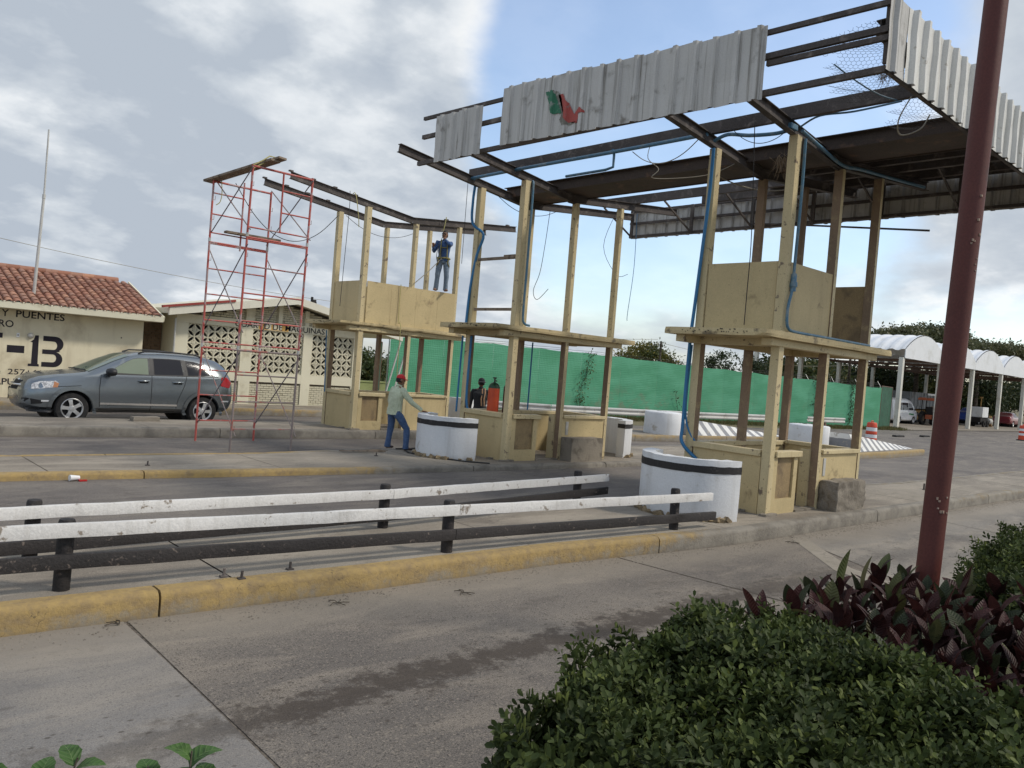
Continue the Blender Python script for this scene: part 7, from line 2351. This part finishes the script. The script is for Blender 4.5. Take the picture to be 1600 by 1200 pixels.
# ------------------------------------------------------------ traffic drums
def drum(x, y, label, first=[None]):
    if first[0] is None:
        t = thing('traffic_drum', label, 'traffic drum', (x, y, -.21), 0, 'orange and white traffic drums')
        prof = [(.29, 0), (.29, .06), (.25, .065), (.245, .34), (.235, .35), (.232, .50), (.238, .51), (.23, .64), (.222, .65), (.218, .82), (.225, .83), (.21, .98), (.18, 1.03), (0.001, 1.04)]
        mb = MB(); mb.lathe([(.001, 0)] + prof, 24, closed=False); mb.build('body', M['orange_barrel'], t, smooth=40)
        for za, zb, r_ in ((.35, .50, .241), (.65, .81, .229)):
            mb = MB(); mb.lathe([(r_, za), (r_ - .004, zb)], 24, closed=False); mb.build('reflective_band', M['refl_white'], t, smooth=60)
        mb = MB(); mb.lathe([(.22, -.02), (.36, -.02), (.36, .05), (.29, .07)], 24); mb.build('base_ring', M['rubber'], t)
        mb = MB(); mb.tube([(-.1, 0, 1.03), (-.08, 0, 1.10), (.08, 0, 1.10), (.1, 0, 1.03)], .02, 6); mb.build('handle', M['orange_barrel'], t)
        first[0] = t
    else:
        t = copy_tree(first[0]); t.location = (x, y, -.21); t['label'] = label
    return t
drum(36.1, 15.0, 'orange and white traffic drum right beside the nearest booth')
drum(49.6, 16.5, 'orange and white traffic drum partly behind the red pole')
drum(62.6, 15.9, 'orange and white traffic drum at the right edge of the picture')
# small dark things on the far carriageway
for i, (x, y, lx, lab) in enumerate(((47.5, 18.2, 1.1, 'left of two dark tyre scraps on the far road'), (51.2, 18.1, 1.0, 'right of two dark tyre scraps on the far road'), (33.9, 16.9, .8, 'dark tyre scrap on the road behind the nearest booth'))):
    o = rough_box(-lx / 2, lx / 2, -.12, .12, 0, .09, .03, n=5, mats=M['rubber'], name='tyre_scrap', seed=i)
    o.location = (x, y, -.215); tag(o, lab, 'tyre scrap')

# ------------------------------------------------------------ trees and bushes
def leaf_cloud(name, blobs, n, size, m_, parent=None, flat=0.0, loc=(0, 0, 0), clump=24, up=.3):
    """blobs: (cx,cy,cz,rx,ry,rz). Leaves sit in clumps spread through the outer part of each blob"""
    vol = np.array([b[3] * b[4] + b[4] * b[5] + b[3] * b[5] for b in blobs]); vol = vol / vol.sum()
    nc = max(1, n // clump)
    bi = nrng.choice(len(blobs), nc, p=vol)
    B = np.array(blobs)[bi]
    d = nrng.normal(size=(nc, 3)); d /= np.linalg.norm(d, axis=1)[:, None]
    r_ = nrng.uniform(.25, 1.0, nc) ** .45 * nrng.uniform(.88, 1.08, nc)
    cc = B[:, :3] + d * r_[:, None] * B[:, 3:6]
    cs_ = nrng.uniform(.6, 1.5, nc)
    C_ = np.repeat(cc, clump, 0) + nrng.normal(size=(nc * clump, 3)) * (size * 2.6) * np.repeat(cs_, clump)[:, None] * np.array([1, 1, .6])
    m = len(C_)
    a = nrng.normal(size=(m, 3)); a[:, 2] = a[:, 2] * (1 - flat); a /= np.linalg.norm(a, axis=1)[:, None]
    nrm = nrng.normal(size=(m, 3)) + np.array([0, 0, up * 3]); nrm /= np.linalg.norm(nrm, axis=1)[:, None]
    b_ = np.cross(nrm, a); b_ /= (np.linalg.norm(b_, axis=1)[:, None] + 1e-9)
    L = size * nrng.uniform(.6, 1.4, m)[:, None]
    V = np.stack([C_ - a * L, C_ + b_ * L * .45, C_ + a * L, C_ - b_ * L * .45], 1).reshape(-1, 3)
    me = raw_mesh(name, V, np.arange(m * 4).reshape(-1, 4), [m_])
    o = bpy.data.objects.new(name, me); link(o, parent)
    return o
GD = leafmat('dark_tree_leaves', (0.030, 0.045, 0.020), (0.05, 0.065, 0.026), (0.09, 0.085, 0.03), scale=.5)
GM = leafmat('mid_tree_leaves', (0.055, 0.08, 0.028), (0.09, 0.10, 0.035), (0.20, 0.17, 0.05), scale=.4)
GY = leafmat('yellowing_leaves', (0.07, 0.09, 0.03), (0.16, 0.14, 0.03), (0.35, 0.27, 0.05), scale=.35)
GG = leafmat('rain_tree_leaves', (0.075, 0.085, 0.04), (0.12, 0.12, 0.055), (0.17, 0.15, 0.08), scale=.3)
def tree(name, label, x, y, h, blobs, n, size, m_, trunk_r=.2, limbs=6, group=None, bare=0):
    t = thing(name, label, 'tree', (x, y, -.3), 0, group)
    leaf_cloud('crown', blobs, n, size, m_, t)
    mb = MB()
    top = min(b[2] for b in blobs)
    mb.tube([(0, 0, 0), (.1, 0, top * .5), (0, .1, top)], [trunk_r, trunk_r * .8, trunk_r * .6], 8)
    for k in range(limbs):
        b = blobs[k % len(blobs)]
        e = Vector((b[0] + rnd.uniform(-.6, .6) * b[3], b[1] + rnd.uniform(-.6, .6) * b[4], b[2] + rnd.uniform(0, .7) * b[5]))
        s_ = Vector((0, .1, top * rnd.uniform(.6, 1)))
        mid_ = s_.lerp(e, .5) + Vector((0, 0, rnd.uniform(-.3, .5)))
        mb.tube([s_, mid_, e], [trunk_r * .5, trunk_r * .3, trunk_r * .1], 6)
    mb.build('trunk', M['bark'], t, smooth=60)
    return t
tree('round_tree', 'round yellow tinged tree standing behind the green fence', 49.3, 38.0, 5, [(-1.1, 0, 3.3, 1.6, 1.8, 1.1), (.3, 0, 4.0, 1.5, 1.5, 1.15), (1.6, .2, 3.5, 1.5, 1.6, .9), (2.8, 0, 3.1, 1.3, 1.3, .7)], 9000, .12, GY, .18)
for i, (x, y, s_) in enumerate(((52.6, 33.0, 1.0), (50.9, 32.8, .6), (57.9, 33.2, .75), (56.6, 33.0, .9))):
    bl = [(rnd.uniform(-.6, .6) * s_, rnd.uniform(-.5, .5), 3.5 + rnd.uniform(-.6, 1.0) * s_, .35 * s_, .35, .22) for _ in range(9)]
    tree('sapling', ['slender sapling rising behind the fence left of the nearest booth rear post', 'small sapling beside the slender one', 'low sapling behind the fence at the booth post', 'tall sapling just beside the middle rear post of the booth'][i], x, y, 4.5, bl, 700, .11, GD, .05, 9, 'saplings behind the green fence')
# dark wood behind the right end of the fence and the shelters
wood_spots = [(85, 42, 6.3, 5.2), (89, 47, 6.4, 6), (93, 44, 6.8, 6), (98, 48, 6.2, 6), (101, 44, 6.8, 6), (109, 45, 6.8, 6.5), (118, 42, 7.0, 6.5), (127, 40, 7.2, 7), (137, 38, 7.4, 8), (148, 35, 7.8, 9), (105, 50, 7.2, 7), (80, 41, 3.0, 3.0)]
for i, (x, y, h, w) in enumerate(wood_spots):
    bl = [(rnd.uniform(-.6, .6) * w, rnd.uniform(-.4, .4) * w, h * rnd.uniform(.25, .68), w * .45, w * .4, h * .26) for _ in range(7)]
    lab = ['dark tree showing just left of the first shelter column', 'dark tree above the right end of the green fence', 'dark tree behind the white van', 'dark tree behind the tractor under the second shelter', 'dark tree behind the grey lorry', 'dark tree right behind the red pole', 'dark tree behind the white box trailer', 'dark tree behind the blue car', 'dark tree behind the dark red saloon', 'dark tree at the right edge under the last shelter', 'tall dark tree rising behind the third shelter', 'low dark bush peeping over the green fence'][i]
    tree('dense_tree', lab, x, y, h, bl, 8500, .26, GD if i % 3 else GM, .3, 5, 'dark trees of the wood behind the fence and shelters')
# rain trees with flat spreading crowns
for i, (x, y, h, w, lab) in enumerate(((103, 38, 10.6, 9.5, 'wide flat crowned rain tree rising over the first white shelters'), (122, 37, 10.6, 12.5, 'wide flat crowned rain tree rising behind the red pole and last shelters'))):
    bl = []
    for k in range(34):
        a = rnd.uniform(0, 6.28); r_ = rnd.uniform(.05, 1) ** .6 * w
        bl.append((r_ * math.cos(a), r_ * math.sin(a) * .6, h * (1.0 - .16 * (r_ / w) ** 2) + rnd.uniform(-.5, .2), 1.9, 1.9, .45))
    tree('rain_tree', lab, x, y, h, bl, 20000, .20, GG, .35, 18)
# bushes left of the fence
for i, (x, y, h, w) in enumerate(((27, 41, 2.6, 2.4), (30.5, 43, 3.0, 2.2), (24.5, 38, 2.6, 1.6), (33, 44, 2.6, 2.2))):
    bl = [(rnd.uniform(-.5, .5) * w, rnd.uniform(-.5, .5) * w, h * rnd.uniform(.3, .8), w * .45, w * .45, h * .3) for _ in range(5)]
    tree('bush', ['second bush from the left beyond the machine room', 'darkest bush beyond the machine room, seen through the far booth', 'bush nearest the machine room wall, seen through the far booth', 'rightmost bush beyond the machine room, by the dark gate'][i], x, y, h, bl, 3500, .11, GM if i != 1 else GD, .06, 5, 'bushes beyond the machine room')
# climbing weeds on the net
for i, (s_, z0, z1, w, lab) in enumerate(((10.6, .4, 2.95, .45, 'climbing weed on the green net seen in the middle booth'), (30.0, .3, 2.6, .5, 'dark climbing weed on the green net seen through the nearest booth'), (33.6, .2, 2.5, .4, 'dark climbing weed on the green net right of the corner post'), (17.6, .3, 1.3, .2, 'dry thin weed at the foot of the green net'))):
    t = thing('climbing_weed', lab, 'weed', tuple(FA + fd * s_ + fn * .12), 0, None)
    st_ = MB(); p = Vector((0, 0, -.2)); P = [p.copy()]
    while p.z < z1:
        p = p + Vector((fd.x * rnd.uniform(-.12, .15), fd.y * rnd.uniform(-.1, .1), .2)); P.append(p.copy())
    st_.tube(P, .012, 4); st_.build('stem', M['bark'], t)
    bl = [(q.x + rnd.uniform(-.1, .1), q.y, q.z, w * .5, .06, .18) for q in P[2:]]
    leaf_cloud('leaves', bl, 500 if i < 3 else 60, .055, GM if i == 0 else GD, t, clump=6)
# utility poles and wires
for i, (x, y, h, lab) in enumerate(((47.9, 35.6, 5.0, 'wooden pole in front of the round tree'), (72, 35, 6.4, 'pale concrete pole behind the fence, framed by the nearest booth'), (84.5, 38, 7.0, 'grey pole farther right behind the fence'))):
    mb = MB(); mb.tube([(0, 0, 0), (0, 0, h)], [.17 if i else .09, .12 if i else .07], 10)
    if i == 1: mb.tube([(0, 0, h - .4), (3.6, -.5, .2)], .025, 5)
    o = mb.build('utility_pole', M['column'] if i == 1 else M['bark'], None, smooth=60); o.location = (x, y, -.3)
    tag(o, lab, 'utility pole')
cable('power_line', sagc((22, 48, 3.9), (48, 36, 4.9), .4) , .014, 'wire_grey', 'thin power line beyond the fence running to the wooden pole', 'power line', n=4)
cable('power_line', sagc((48, 36, 4.7), (90, 40, 5.4), .8), .014, 'wire_grey', 'thin power line sagging behind the saplings', 'power line', n=4)
cable('power_line', sagc((2, 40, 6.3), (30, 44, 5.2), .5), .012, 'wire_grey', 'power line between the two building roofs', 'power line', n=4)

# ------------------------------------------------------------ leaning red pole in the bed
rpole = thing('red_pole', 'tall leaning dark red steel pole in the planting bed', 'pole', (6.78, 2.3, -.05))
mb = MB(); top = Vector((.52, 0, 6.6)); n = 14
mb.tube([top * (k / n) for k in range(n + 1)], .090, 28)
mb.build('pole_tube', M['redpole'], rpole, smooth=60)
mb = MB()
for k in range(16):
    z = rnd.choice([rnd.uniform(1.15, 1.35), rnd.uniform(3.0, 3.7)]); a = rnd.uniform(3.4, 4.6); s_ = rnd.uniform(.006, .016)
    c = Vector((.52 * z / 6.6 + .088 * math.cos(a), .088 * math.sin(a), z))
    mb.obox(c, (s_, 0, 0), (0, .006, 0), (0, 0, s_ * .7))
mb.build('weld_spatter', mat('pale_spatter', (0.30, 0.22, 0.17), rough=.8), rpole, kind='stuff')

# ------------------------------------------------------------ small litter and debris
def debris(name, label, cat, loc, f, m_, **kw):
    mb = MB(); f(mb); o = mb.build(name, m_, None, **kw); o.location = loc
    return tag(o, label, cat)
o = rough_box(-.30, .30, -.13, .13, 0, .10, .02, n=6, mats=M['bare'], name='concrete_chunk', seed=4); o.location = (6.75, 19.95, .0); tag(o, 'dark broken concrete chunk on the far island in front of the grey blue car', 'concrete chunk')
debris('paper_cup', 'white and red crushed paper cup lying by the middle kerb', 'litter', (3.20, 12.28, -.098), lambda mb: (mb.tube([(0, 0, .045), (.13, .02, .04)], [.045, .03], 10)), M['refl_white'], smooth=40)
debris('paper_wrapper', 'red paper wrapper beside the crushed cup', 'litter', (3.36, 12.24, -.097), lambda mb: mb.box(-.05, .05, -.03, .03, 0, .02), M['tail_red'])
debris('steel_rods', 'small bundle of yellow and brown rods lying on the middle island', 'rods', (8.6, 14.05, .012), lambda mb: [mb.tube([(rnd.uniform(-.05, .1), rnd.uniform(-.08, .08), .02), (.9 + rnd.uniform(-.1, .15), rnd.uniform(-.28, .0), .02 + rnd.uniform(0, .02))], .009, 5) for _ in range(6)], M['plank'])
debris('hose', 'dark hose lying from the man in the red cap to the kerb', 'hose', (0, 0, 0), lambda mb: mb.tube([(10.3, 14.3, .015), (10.0, 13.7, .02), (10.1, 13.0, .02), (10.4, 12.3, .02), (10.75, 11.95, .02)], .016, 6), M['wire'], smooth=60)
debris('hose', 'dark hose coiled on the middle island behind the crash wall', 'hose', (0, 0, 0), lambda mb: mb.tube([(10.1, 14.3, .02), (10.6, 14.35, .02), (11.3, 14.3, .02)], .014, 6), M['wire'], smooth=60)
stubs = [(4.45, 12.9, 'cut steel stub on the middle island left'), (9.0, 13.4, 'cut steel stub beside the bundle of rods'), (2.95, 6.55, 'left bolt stub between the guard rail and the yellow kerb'), (3.05, 6.42, 'middle bolt stub between the guard rail and the yellow kerb'), (3.55, 6.52, 'right bolt stub between the guard rail and the yellow kerb'), (18.9, 6.6, 'rusty stub on the near island right of the red pole')]
for x, y, lab in stubs:
    def f(mb):
        mb.tube([(0, 0, 0), (.004, 0, .07 if x < 15 else .14)], .012 if x < 15 else .02, 6); mb.box(-.03, .03, -.025, .025, 0, .012)
    debris('bolt_stub', lab, 'bolt', (x, y, .002), f, M['steel'])
def twigs(mb):
    for k in range(5):
        a = rnd.uniform(0, 6); mb.tube([(0, 0, .01), (.05 * math.cos(a), .05 * math.sin(a), .02), (.1 * math.cos(a + .3), .1 * math.sin(a + .3), .012)], .004, 4)
for i, (x, y, lab) in enumerate(((4.95, 5.72, 'dry curled leaf on the near lane below the yellow kerb'), (3.75, 6.0, 'small twig on the lane left of the dry curled leaf'), (2.05, 6.3, 'twig lying at the joint by the yellow kerb'), (10.8, 5.45, 'dead leaves against the kerb near the booth'))):
    debris('twig', lab, 'twig', (x, y, -.198), twigs, M['bark'])
# fine gravel and grit gathered in the gutter
n = 2600
xs_ = nrng.uniform(0, 22, n); off = np.abs(nrng.normal(0, .16, n)) + .02
gx_ = np.array([kx(x) for x in xs_]) - off
sz = nrng.uniform(.003, .011, n)
V = []; Fq = []
base = np.array([[-1, -1, 0], [1, -1, 0], [1, 1, 0], [-1, 1, 0], [0, 0, 1.1]], float)
ang = nrng.uniform(0, 6.28, n)
for i in range(n):
    c, s_ = math.cos(ang[i]), math.sin(ang[i])
    bb = base * sz[i]
    V.append(np.stack([bb[:, 0] * c - bb[:, 1] * s_ * .7 + xs_[i], bb[:, 0] * s_ + bb[:, 1] * c * .7 + gx_[i], bb[:, 2] - .1995], 1))
    Fq += [(5 * i, 5 * i + 1, 5 * i + 4), (5 * i + 1, 5 * i + 2, 5 * i + 4), (5 * i + 2, 5 * i + 3, 5 * i + 4), (5 * i + 3, 5 * i, 5 * i + 4)]
o = bpy.data.objects.new('gravel', raw_mesh('gravel', np.concatenate(V), np.array(Fq), [M['bare']])); link(o)
tag(o, 'fine grit gathered along the near kerb', 'gravel', kind='stuff')
# ------------------------------------------------------------ planting bed: clipped hedge, croton, leafy plants
HL = leafmat('hedge_leaves', (0.040, 0.055, 0.019), (0.075, 0.100, 0.030), (0.17, 0.20, 0.055), scale=3.5, rough=.55, trans=.25, spec=.15)
HS = mat('hedge_twigs', (0.07, 0.05, 0.035), rough=.9, var=.3)

def hedge_top(x, y, zt):
    return zt + .055 * math.sin(x * 3.1 + y * 1.7) + .04 * math.sin(x * 7.3 - y * 5.1) + .03 * math.sin(x * 13 + y * 11)

def hedge(name, label, poly, zt, nsprig, lsize, seed, side_frac=.35, mat_=None, edge_drop=.22):
    rg = np.random.default_rng(seed)
    t = thing(name, label, 'hedge', (poly[0][0], poly[0][1], 0))
    ox, oy = poly[0]
    xs_ = [p[0] for p in poly]; ys_ = [p[1] for p in poly]
    per = []
    for i in range(len(poly)):
        a, b_ = poly[i], poly[(i + 1) % len(poly)]
        per.append((a, b_, math.hypot(b_[0] - a[0], b_[1] - a[1])))
    plen = sum(p[2] for p in per)
    def edge_dist(x, y):
        best = 9
        for a, b_, l in per:
            t_ = max(0, min(1, ((x - a[0]) * (b_[0] - a[0]) + (y - a[1]) * (b_[1] - a[1])) / (l * l)))
            best = min(best, math.hypot(x - a[0] - t_ * (b_[0] - a[0]), y - a[1] - t_ * (b_[1] - a[1])))
        return best
    pos = []; nor = []
    while len(pos) < nsprig * (1 - side_frac):
        x, y = rg.uniform(min(xs_), max(xs_)), rg.uniform(min(ys_), max(ys_))
        if not inpoly((x, y), poly): continue
        e = edge_dist(x, y)
        drop = edge_drop * max(0, 1 - e / .28) ** 2
        z = hedge_top(x, y, zt) - drop - abs(rg.normal(0, .05)) - (.10 * rg.random() if rg.random() < .35 else 0)
        if rg.random() < .05: z += rg.uniform(.02, .09)
        pos.append((x, y, z)); nor.append((rg.normal(0, .35), rg.normal(0, .35), 1))
    cxm, cym = sum(xs_) / len(xs_), sum(ys_) / len(ys_)
    while len(pos) < nsprig:
        s_ = rg.uniform(0, plen)
        for a, b_, l in per:
            if s_ < l: break
            s_ -= l
        x = a[0] + (b_[0] - a[0]) * s_ / l; y = a[1] + (b_[1] - a[1]) * s_ / l
        nx_, ny_ = (b_[1] - a[1]) / l, -(b_[0] - a[0]) / l
        if inpoly((x + nx_ * .03, y + ny_ * .03), poly): nx_, ny_ = -nx_, -ny_
        d = -abs(rg.normal(0, .07)) + .03
        z = rg.uniform(.02, zt - .02)
        bulge = .10 * math.sin(x * 5 + y * 4 + z * 3)
        pos.append((x + nx_ * (d + bulge), y + ny_ * (d + bulge), z)); nor.append((nx_ + rg.normal(0, .4), ny_ + rg.normal(0, .4), .7))
    pos = np.array(pos); nor = np.array(nor); nor /= np.linalg.norm(nor, axis=1)[:, None]
    k = 9
    N_ = len(pos)
    ti = np.tile(np.arange(k) / k, N_)
    P = np.repeat(pos, k, 0); D = np.repeat(nor, k, 0)
    ang = np.tile(np.arange(k) * 2.4, N_) + np.repeat(rg.uniform(0, 6.28, N_), k)
    ref = np.where(np.abs(D[:, 2:3]) > .9, np.array([[1., 0, 0]]), np.array([[0., 0, 1.]]))
    A = np.cross(D, ref); A /= np.linalg.norm(A, axis=1)[:, None]; Bv = np.cross(D, A)
    rad = A * np.cos(ang)[:, None] + Bv * np.sin(ang)[:, None]
    lift = (.25 + .95 * ti)[:, None]
    ld = rad + D * lift; ld += rg.normal(0, .18, ld.shape); ld /= np.linalg.norm(ld, axis=1)[:, None]
    wv = np.cross(ld, D); wv /= (np.linalg.norm(wv, axis=1)[:, None] + 1e-9)
    nv = np.cross(wv, ld)
    ls = (lsize * np.repeat(rg.uniform(.7, 1.3, N_), k) * (1.12 - .55 * ti))[:, None]
    base = P + D * ((ti - .5) * lsize * 2.3)[:, None] + rad * lsize * .08
    tip = base + ld * ls * 1.0
    m1 = base + ld * ls * .38 - nv * ls * .03; m2 = base + ld * ls * .78 - nv * ls * .05
    w1 = wv * ls * .24; w2 = wv * ls * .25
    cup = nv * ls * .10
    V = np.stack([base, m1 - w1 + cup, m1, m1 + w1 + cup, m2 - w2 + cup, m2, m2 + w2 + cup, tip], 1).reshape(-1, 3)
    V[:, 0] -= ox; V[:, 1] -= oy
    q = np.arange(N_ * k)[:, None] * 8
    F4 = np.concatenate([q + np.array([[1, 2, 5, 4]]), q + np.array([[2, 3, 6, 5]]), q + np.array([[0, 2, 1, 1]])[:, :4]], 0)
    quads = np.concatenate([q + np.array([[1, 2, 5, 4]]), q + np.array([[2, 3, 6, 5]]), q + np.array([[0, 3, 2, 1]]), q + np.array([[4, 5, 6, 7]])], 0)
    me = raw_mesh('foliage', V, quads, [mat_ or HL])
    o = bpy.data.objects.new('foliage', me); link(o, t); o['kind'] = 'stuff'
    # woody stems
    mb = MB()
    for i in range(240):
        for _ in range(50):
            x, y = rg.uniform(min(xs_), max(xs_)), rg.uniform(min(ys_), max(ys_))
            if inpoly((x, y), poly): break
        z1 = hedge_top(x, y, zt) - .10 - edge_drop * max(0, 1 - edge_dist(x, y) / .28) ** 2
        p0 = Vector((x - ox + rg.uniform(-.08, .08), y - oy + rg.uniform(-.08, .08), -.03)); p1 = Vector((x - ox, y - oy, z1))
        mb.tube([p0, p0.lerp(p1, .5) + Vector((rg.uniform(-.04, .04), rg.uniform(-.04, .04), 0)), p1], [.009, .006, .003], 4, caps=False)
    mb.build('twigs', HS, t, kind='stuff')
    return t
hedge('hedge', 'dense low clipped green hedge filling the bottom right corner', [(2.10, 1.95), (2.30, 2.22), (2.75, 2.40), (3.6, 2.50), (4.4, 2.42), (4.35, 1.8), (4.15, 1.1), (3.9, .3), (3.0, -.35), (1.95, .55), (2.0, 1.3)], .70, 8000, .050, 3)
hedge('hedge', 'looser green hedge behind the maroon plants at the right edge', [(6.75, 1.95), (7.6, 2.2), (9.2, 2.34), (12.5, 2.3), (12.5, 1.0), (9, .6), (6.9, .3), (6.3, .9), (6.4, 1.5)], .80, 8000, .048, 8)

# big leaves as single objects
def big_leaf(L, w, m_, name, fold=.25, curve=.3, teeth=0, tw=0.0):
    mb = MB(); n = 8; v = []
    for i in range(n + 1):
        q = i / n
        ww = w * (math.sin(math.pi * q ** .85) ** .8) * (1 if not teeth else 1 + .10 * (i % 2))
        x = L * q; z = curve * L * (q - q * q * 1.4)
        a = tw * q
        for s in (-1, 0, 1):
            v.append((x, s * ww * math.cos(a), z + abs(s) * ww * fold + s * ww * math.sin(a)))
    f = []
    for i in range(n):
        for j in range(2):
            f.append((i * 3 + j, i * 3 + 3 + j, i * 3 + 4 + j, i * 3 + 1 + j))
    mb.add(v, f)
    return mb.mesh(name, m_, smooth=180, recalc=False)
def bigleafmat(name, ca, cb, vein):
    mt = bpy.data.materials.new(name); mt.use_nodes = True
    t = mt.node_tree; t.nodes.clear(); N = NT(t)
    tcx = N.n('ShaderNodeTexCoord').outputs['Object']
    s = N.n('ShaderNodeSeparateXYZ', ins={0: tcx})
    r_ = N.n('ShaderNodeObjectInfo').outputs['Random']
    ax = N.math('ABSOLUTE', s.outputs[1])
    vn = N.math('SINE', N.math('MULTIPLY', N.math('SUBTRACT', s.outputs[0], N.math('MULTIPLY', ax, .9)), 330.0))
    col = N.mix(r_, ca, cb)
    col = N.mix(N.ramp(N.noise(tcx, 25, 4, .6), .5, .7, 0, .5), col, (ca[0] * .4, ca[1] * .4, ca[2] * .4))
    col = N.mix(N.ramp(vn, .75, 1, 0, .35), col, vein)
    col = N.mix(N.ramp(ax, .0, .0018, .8, 0.0), col, vein)
    b = N.n('ShaderNodeBsdfPrincipled', ins={'Base Color': col, 'Roughness': .5})
    b.inputs['Specular IOR Level'].default_value = .18
    tr = N.n('ShaderNodeBsdfTranslucent', ins={'Color': col})
    bn = N.n('ShaderNodeBump', ins={'Strength': .35, 'Distance': .004, 'Height': vn}); N.set(b.inputs['Normal'], bn.outputs[0])
    mx = N.n('ShaderNodeMixShader', ins={0: .15, 1: b.outputs[0], 2: tr.outputs[0]})
    o = N.n('ShaderNodeOutputMaterial'); t.links.new(mx.outputs[0], o.inputs[0])
    return mt
MAR = bigleafmat('maroon_leaf', (0.030, 0.012, 0.012), (0.058, 0.019, 0.017), (0.075, 0.032, 0.026))
MGR = bigleafmat('dark_croton_green', (0.025, 0.032, 0.017), (0.045, 0.055, 0.025), (0.07, 0.08, 0.035))
MOL = bigleafmat('olive_leaf', (0.07, 0.085, 0.032), (0.10, 0.09, 0.036), (0.13, 0.13, 0.06))
SHR = bigleafmat('fresh_green_leaf', (0.045, 0.10, 0.028), (0.075, 0.14, 0.035), (0.14, 0.2, 0.08))
leafM = [big_leaf(.22, .040, MAR, 'leaf'), big_leaf(.18, .036, MAR, 'leaf', curve=.5), big_leaf(.20, .038, MGR, 'leaf', curve=.2), big_leaf(.22, .042, MAR, 'leaf', curve=.1, tw=.6), big_leaf(.24, .042, MOL, 'leaf', curve=.1)]
crot_spots = []
_r = random.Random(5)
for _gx in range(9):
    for _gy in range(6):
        x = 4.58 + .25 * _gx + _r.uniform(-.09, .09); y = 2.46 - .27 * _gy + _r.uniform(-.09, .09) - (.02 * _gx)
        if _gy > 3 and _gx > 6: continue
        crot_spots.append((round(x, 3), round(y, 3)))
ORD = ['first', 'second', 'third', 'fourth', 'fifth', 'sixth', 'seventh', 'eighth', 'ninth']
_cells = [(gx, gy) for gx in range(9) for gy in range(6) if not (gy > 3 and gx > 6)]
ROWN = ['in the row along the lane', 'in the second row from the lane', 'in the third row from the lane', 'in the fourth row from the lane', 'in the fifth row from the lane', 'in the last row, farthest from the lane']
def mlab(i, x, y):
    gx, gy = _cells[i]
    return ORD[gx] + ' maroon shrub from the left ' + ROWN[gy]
for i, (x, y) in enumerate(crot_spots):
    t = thing('maroon_shrub', mlab(i, x, y), 'shrub', (x, y, -.02), 0, 'maroon leaved shrubs in the planting bed')
    hh = rnd.uniform(.52, .70)
    st_ = MB(); st_.tube([(0, 0, 0), (rnd.uniform(-.04, .04), rnd.uniform(-.04, .04), hh * .6), (0, 0, hh)], [.012, .009, .006], 5)
    st_.build('stem', M['bark'], t)
    nl = 24
    for k in range(nl):
        q = k / nl
        lm = leafM[4] if (rnd.random() < .05) else (leafM[2] if rnd.random() < .25 else leafM[rnd.choice([0, 1, 3])])
        o = bpy.data.objects.new('leaf', lm); link(o, t)
        a = k * 2.4 + rnd.uniform(-.4, .4)
        el = -(.15 + 1.15 * q + rnd.uniform(-.2, .25))
        o.rotation_euler = (rnd.uniform(-.5, .5), el, a)
        o.location = (.015 * math.cos(a), .015 * math.sin(a), hh * (.35 + .65 * q))
        s_ = rnd.uniform(.6, 1.05)
        o.scale = (s_, s_ * rnd.uniform(1.0, 1.35), s_)
        if k == nl - 1 and i in (24, 30):
            o.data = leafM[4]; o.scale = (1.25, 1.5, 1.25); o.rotation_euler = (0, -1.45, a)
# serrated green plant at the bottom left
serr = [big_leaf(.125, .040, SHR, 'leaf', curve=.5, teeth=1), big_leaf(.11, .036, SHR, 'leaf', curve=.7, teeth=1, tw=.4)]
for i, (x, y, h, lab) in enumerate(((.60, 2.70, .745, 'left part of the serrated green shrub at the bottom left corner'), (1.0, 2.42, .735, 'right part of the serrated green shrub at the bottom left corner'), (.30, 2.88, .745, 'serrated green shrub cut by the left edge of the picture'))):
    t = thing('green_shrub', lab, 'shrub', (x, y, -.02), 0, 'serrated green shrubs at the bottom left')
    for b_ in range(8):
        a0 = rnd.uniform(0, 6.28); r_ = rnd.uniform(.03, .22); hx = h * rnd.uniform(.85, 1.0)
        tipx, tipy = r_ * math.cos(a0), r_ * math.sin(a0)
        st_ = MB(); st_.tube([(0, 0, 0), (tipx * .6, tipy * .6, hx * .6), (tipx, tipy, hx)], [.007, .005, .003], 5); st_.build('stem', M['bark'], t)
        for k in range(7):
            o = bpy.data.objects.new('leaf', rnd.choice(serr)); link(o, t)
            a = k * 2.4 + a0; q = k / 7
            o.rotation_euler = (rnd.uniform(-.4, .4), -(.1 + .6 * q), a)
            o.location = (tipx * (.7 + .3 * q), tipy * (.7 + .3 * q), hx * (.72 + .28 * q)); s_ = rnd.uniform(.6, 1.0); o.scale = (s_,) * 3
# a few yellowed leaves fallen on the hedge
for i, (x, y, z, lab) in enumerate(((2.35, 1.35, .72, 'fallen yellowing leaf lying on the clipped hedge, bottom centre'), (4.3, 2.0, .74, 'fallen yellow green leaf on the hedge beside the maroon shrubs'))):
    o = bpy.data.objects.new('fallen_leaf', leafM[4]); link(o); o.location = (x, y, z); o.rotation_euler = (.3, .1, rnd.uniform(0, 3)); o.scale = (.8, 1, .8)
    tag(o, lab, 'leaf')
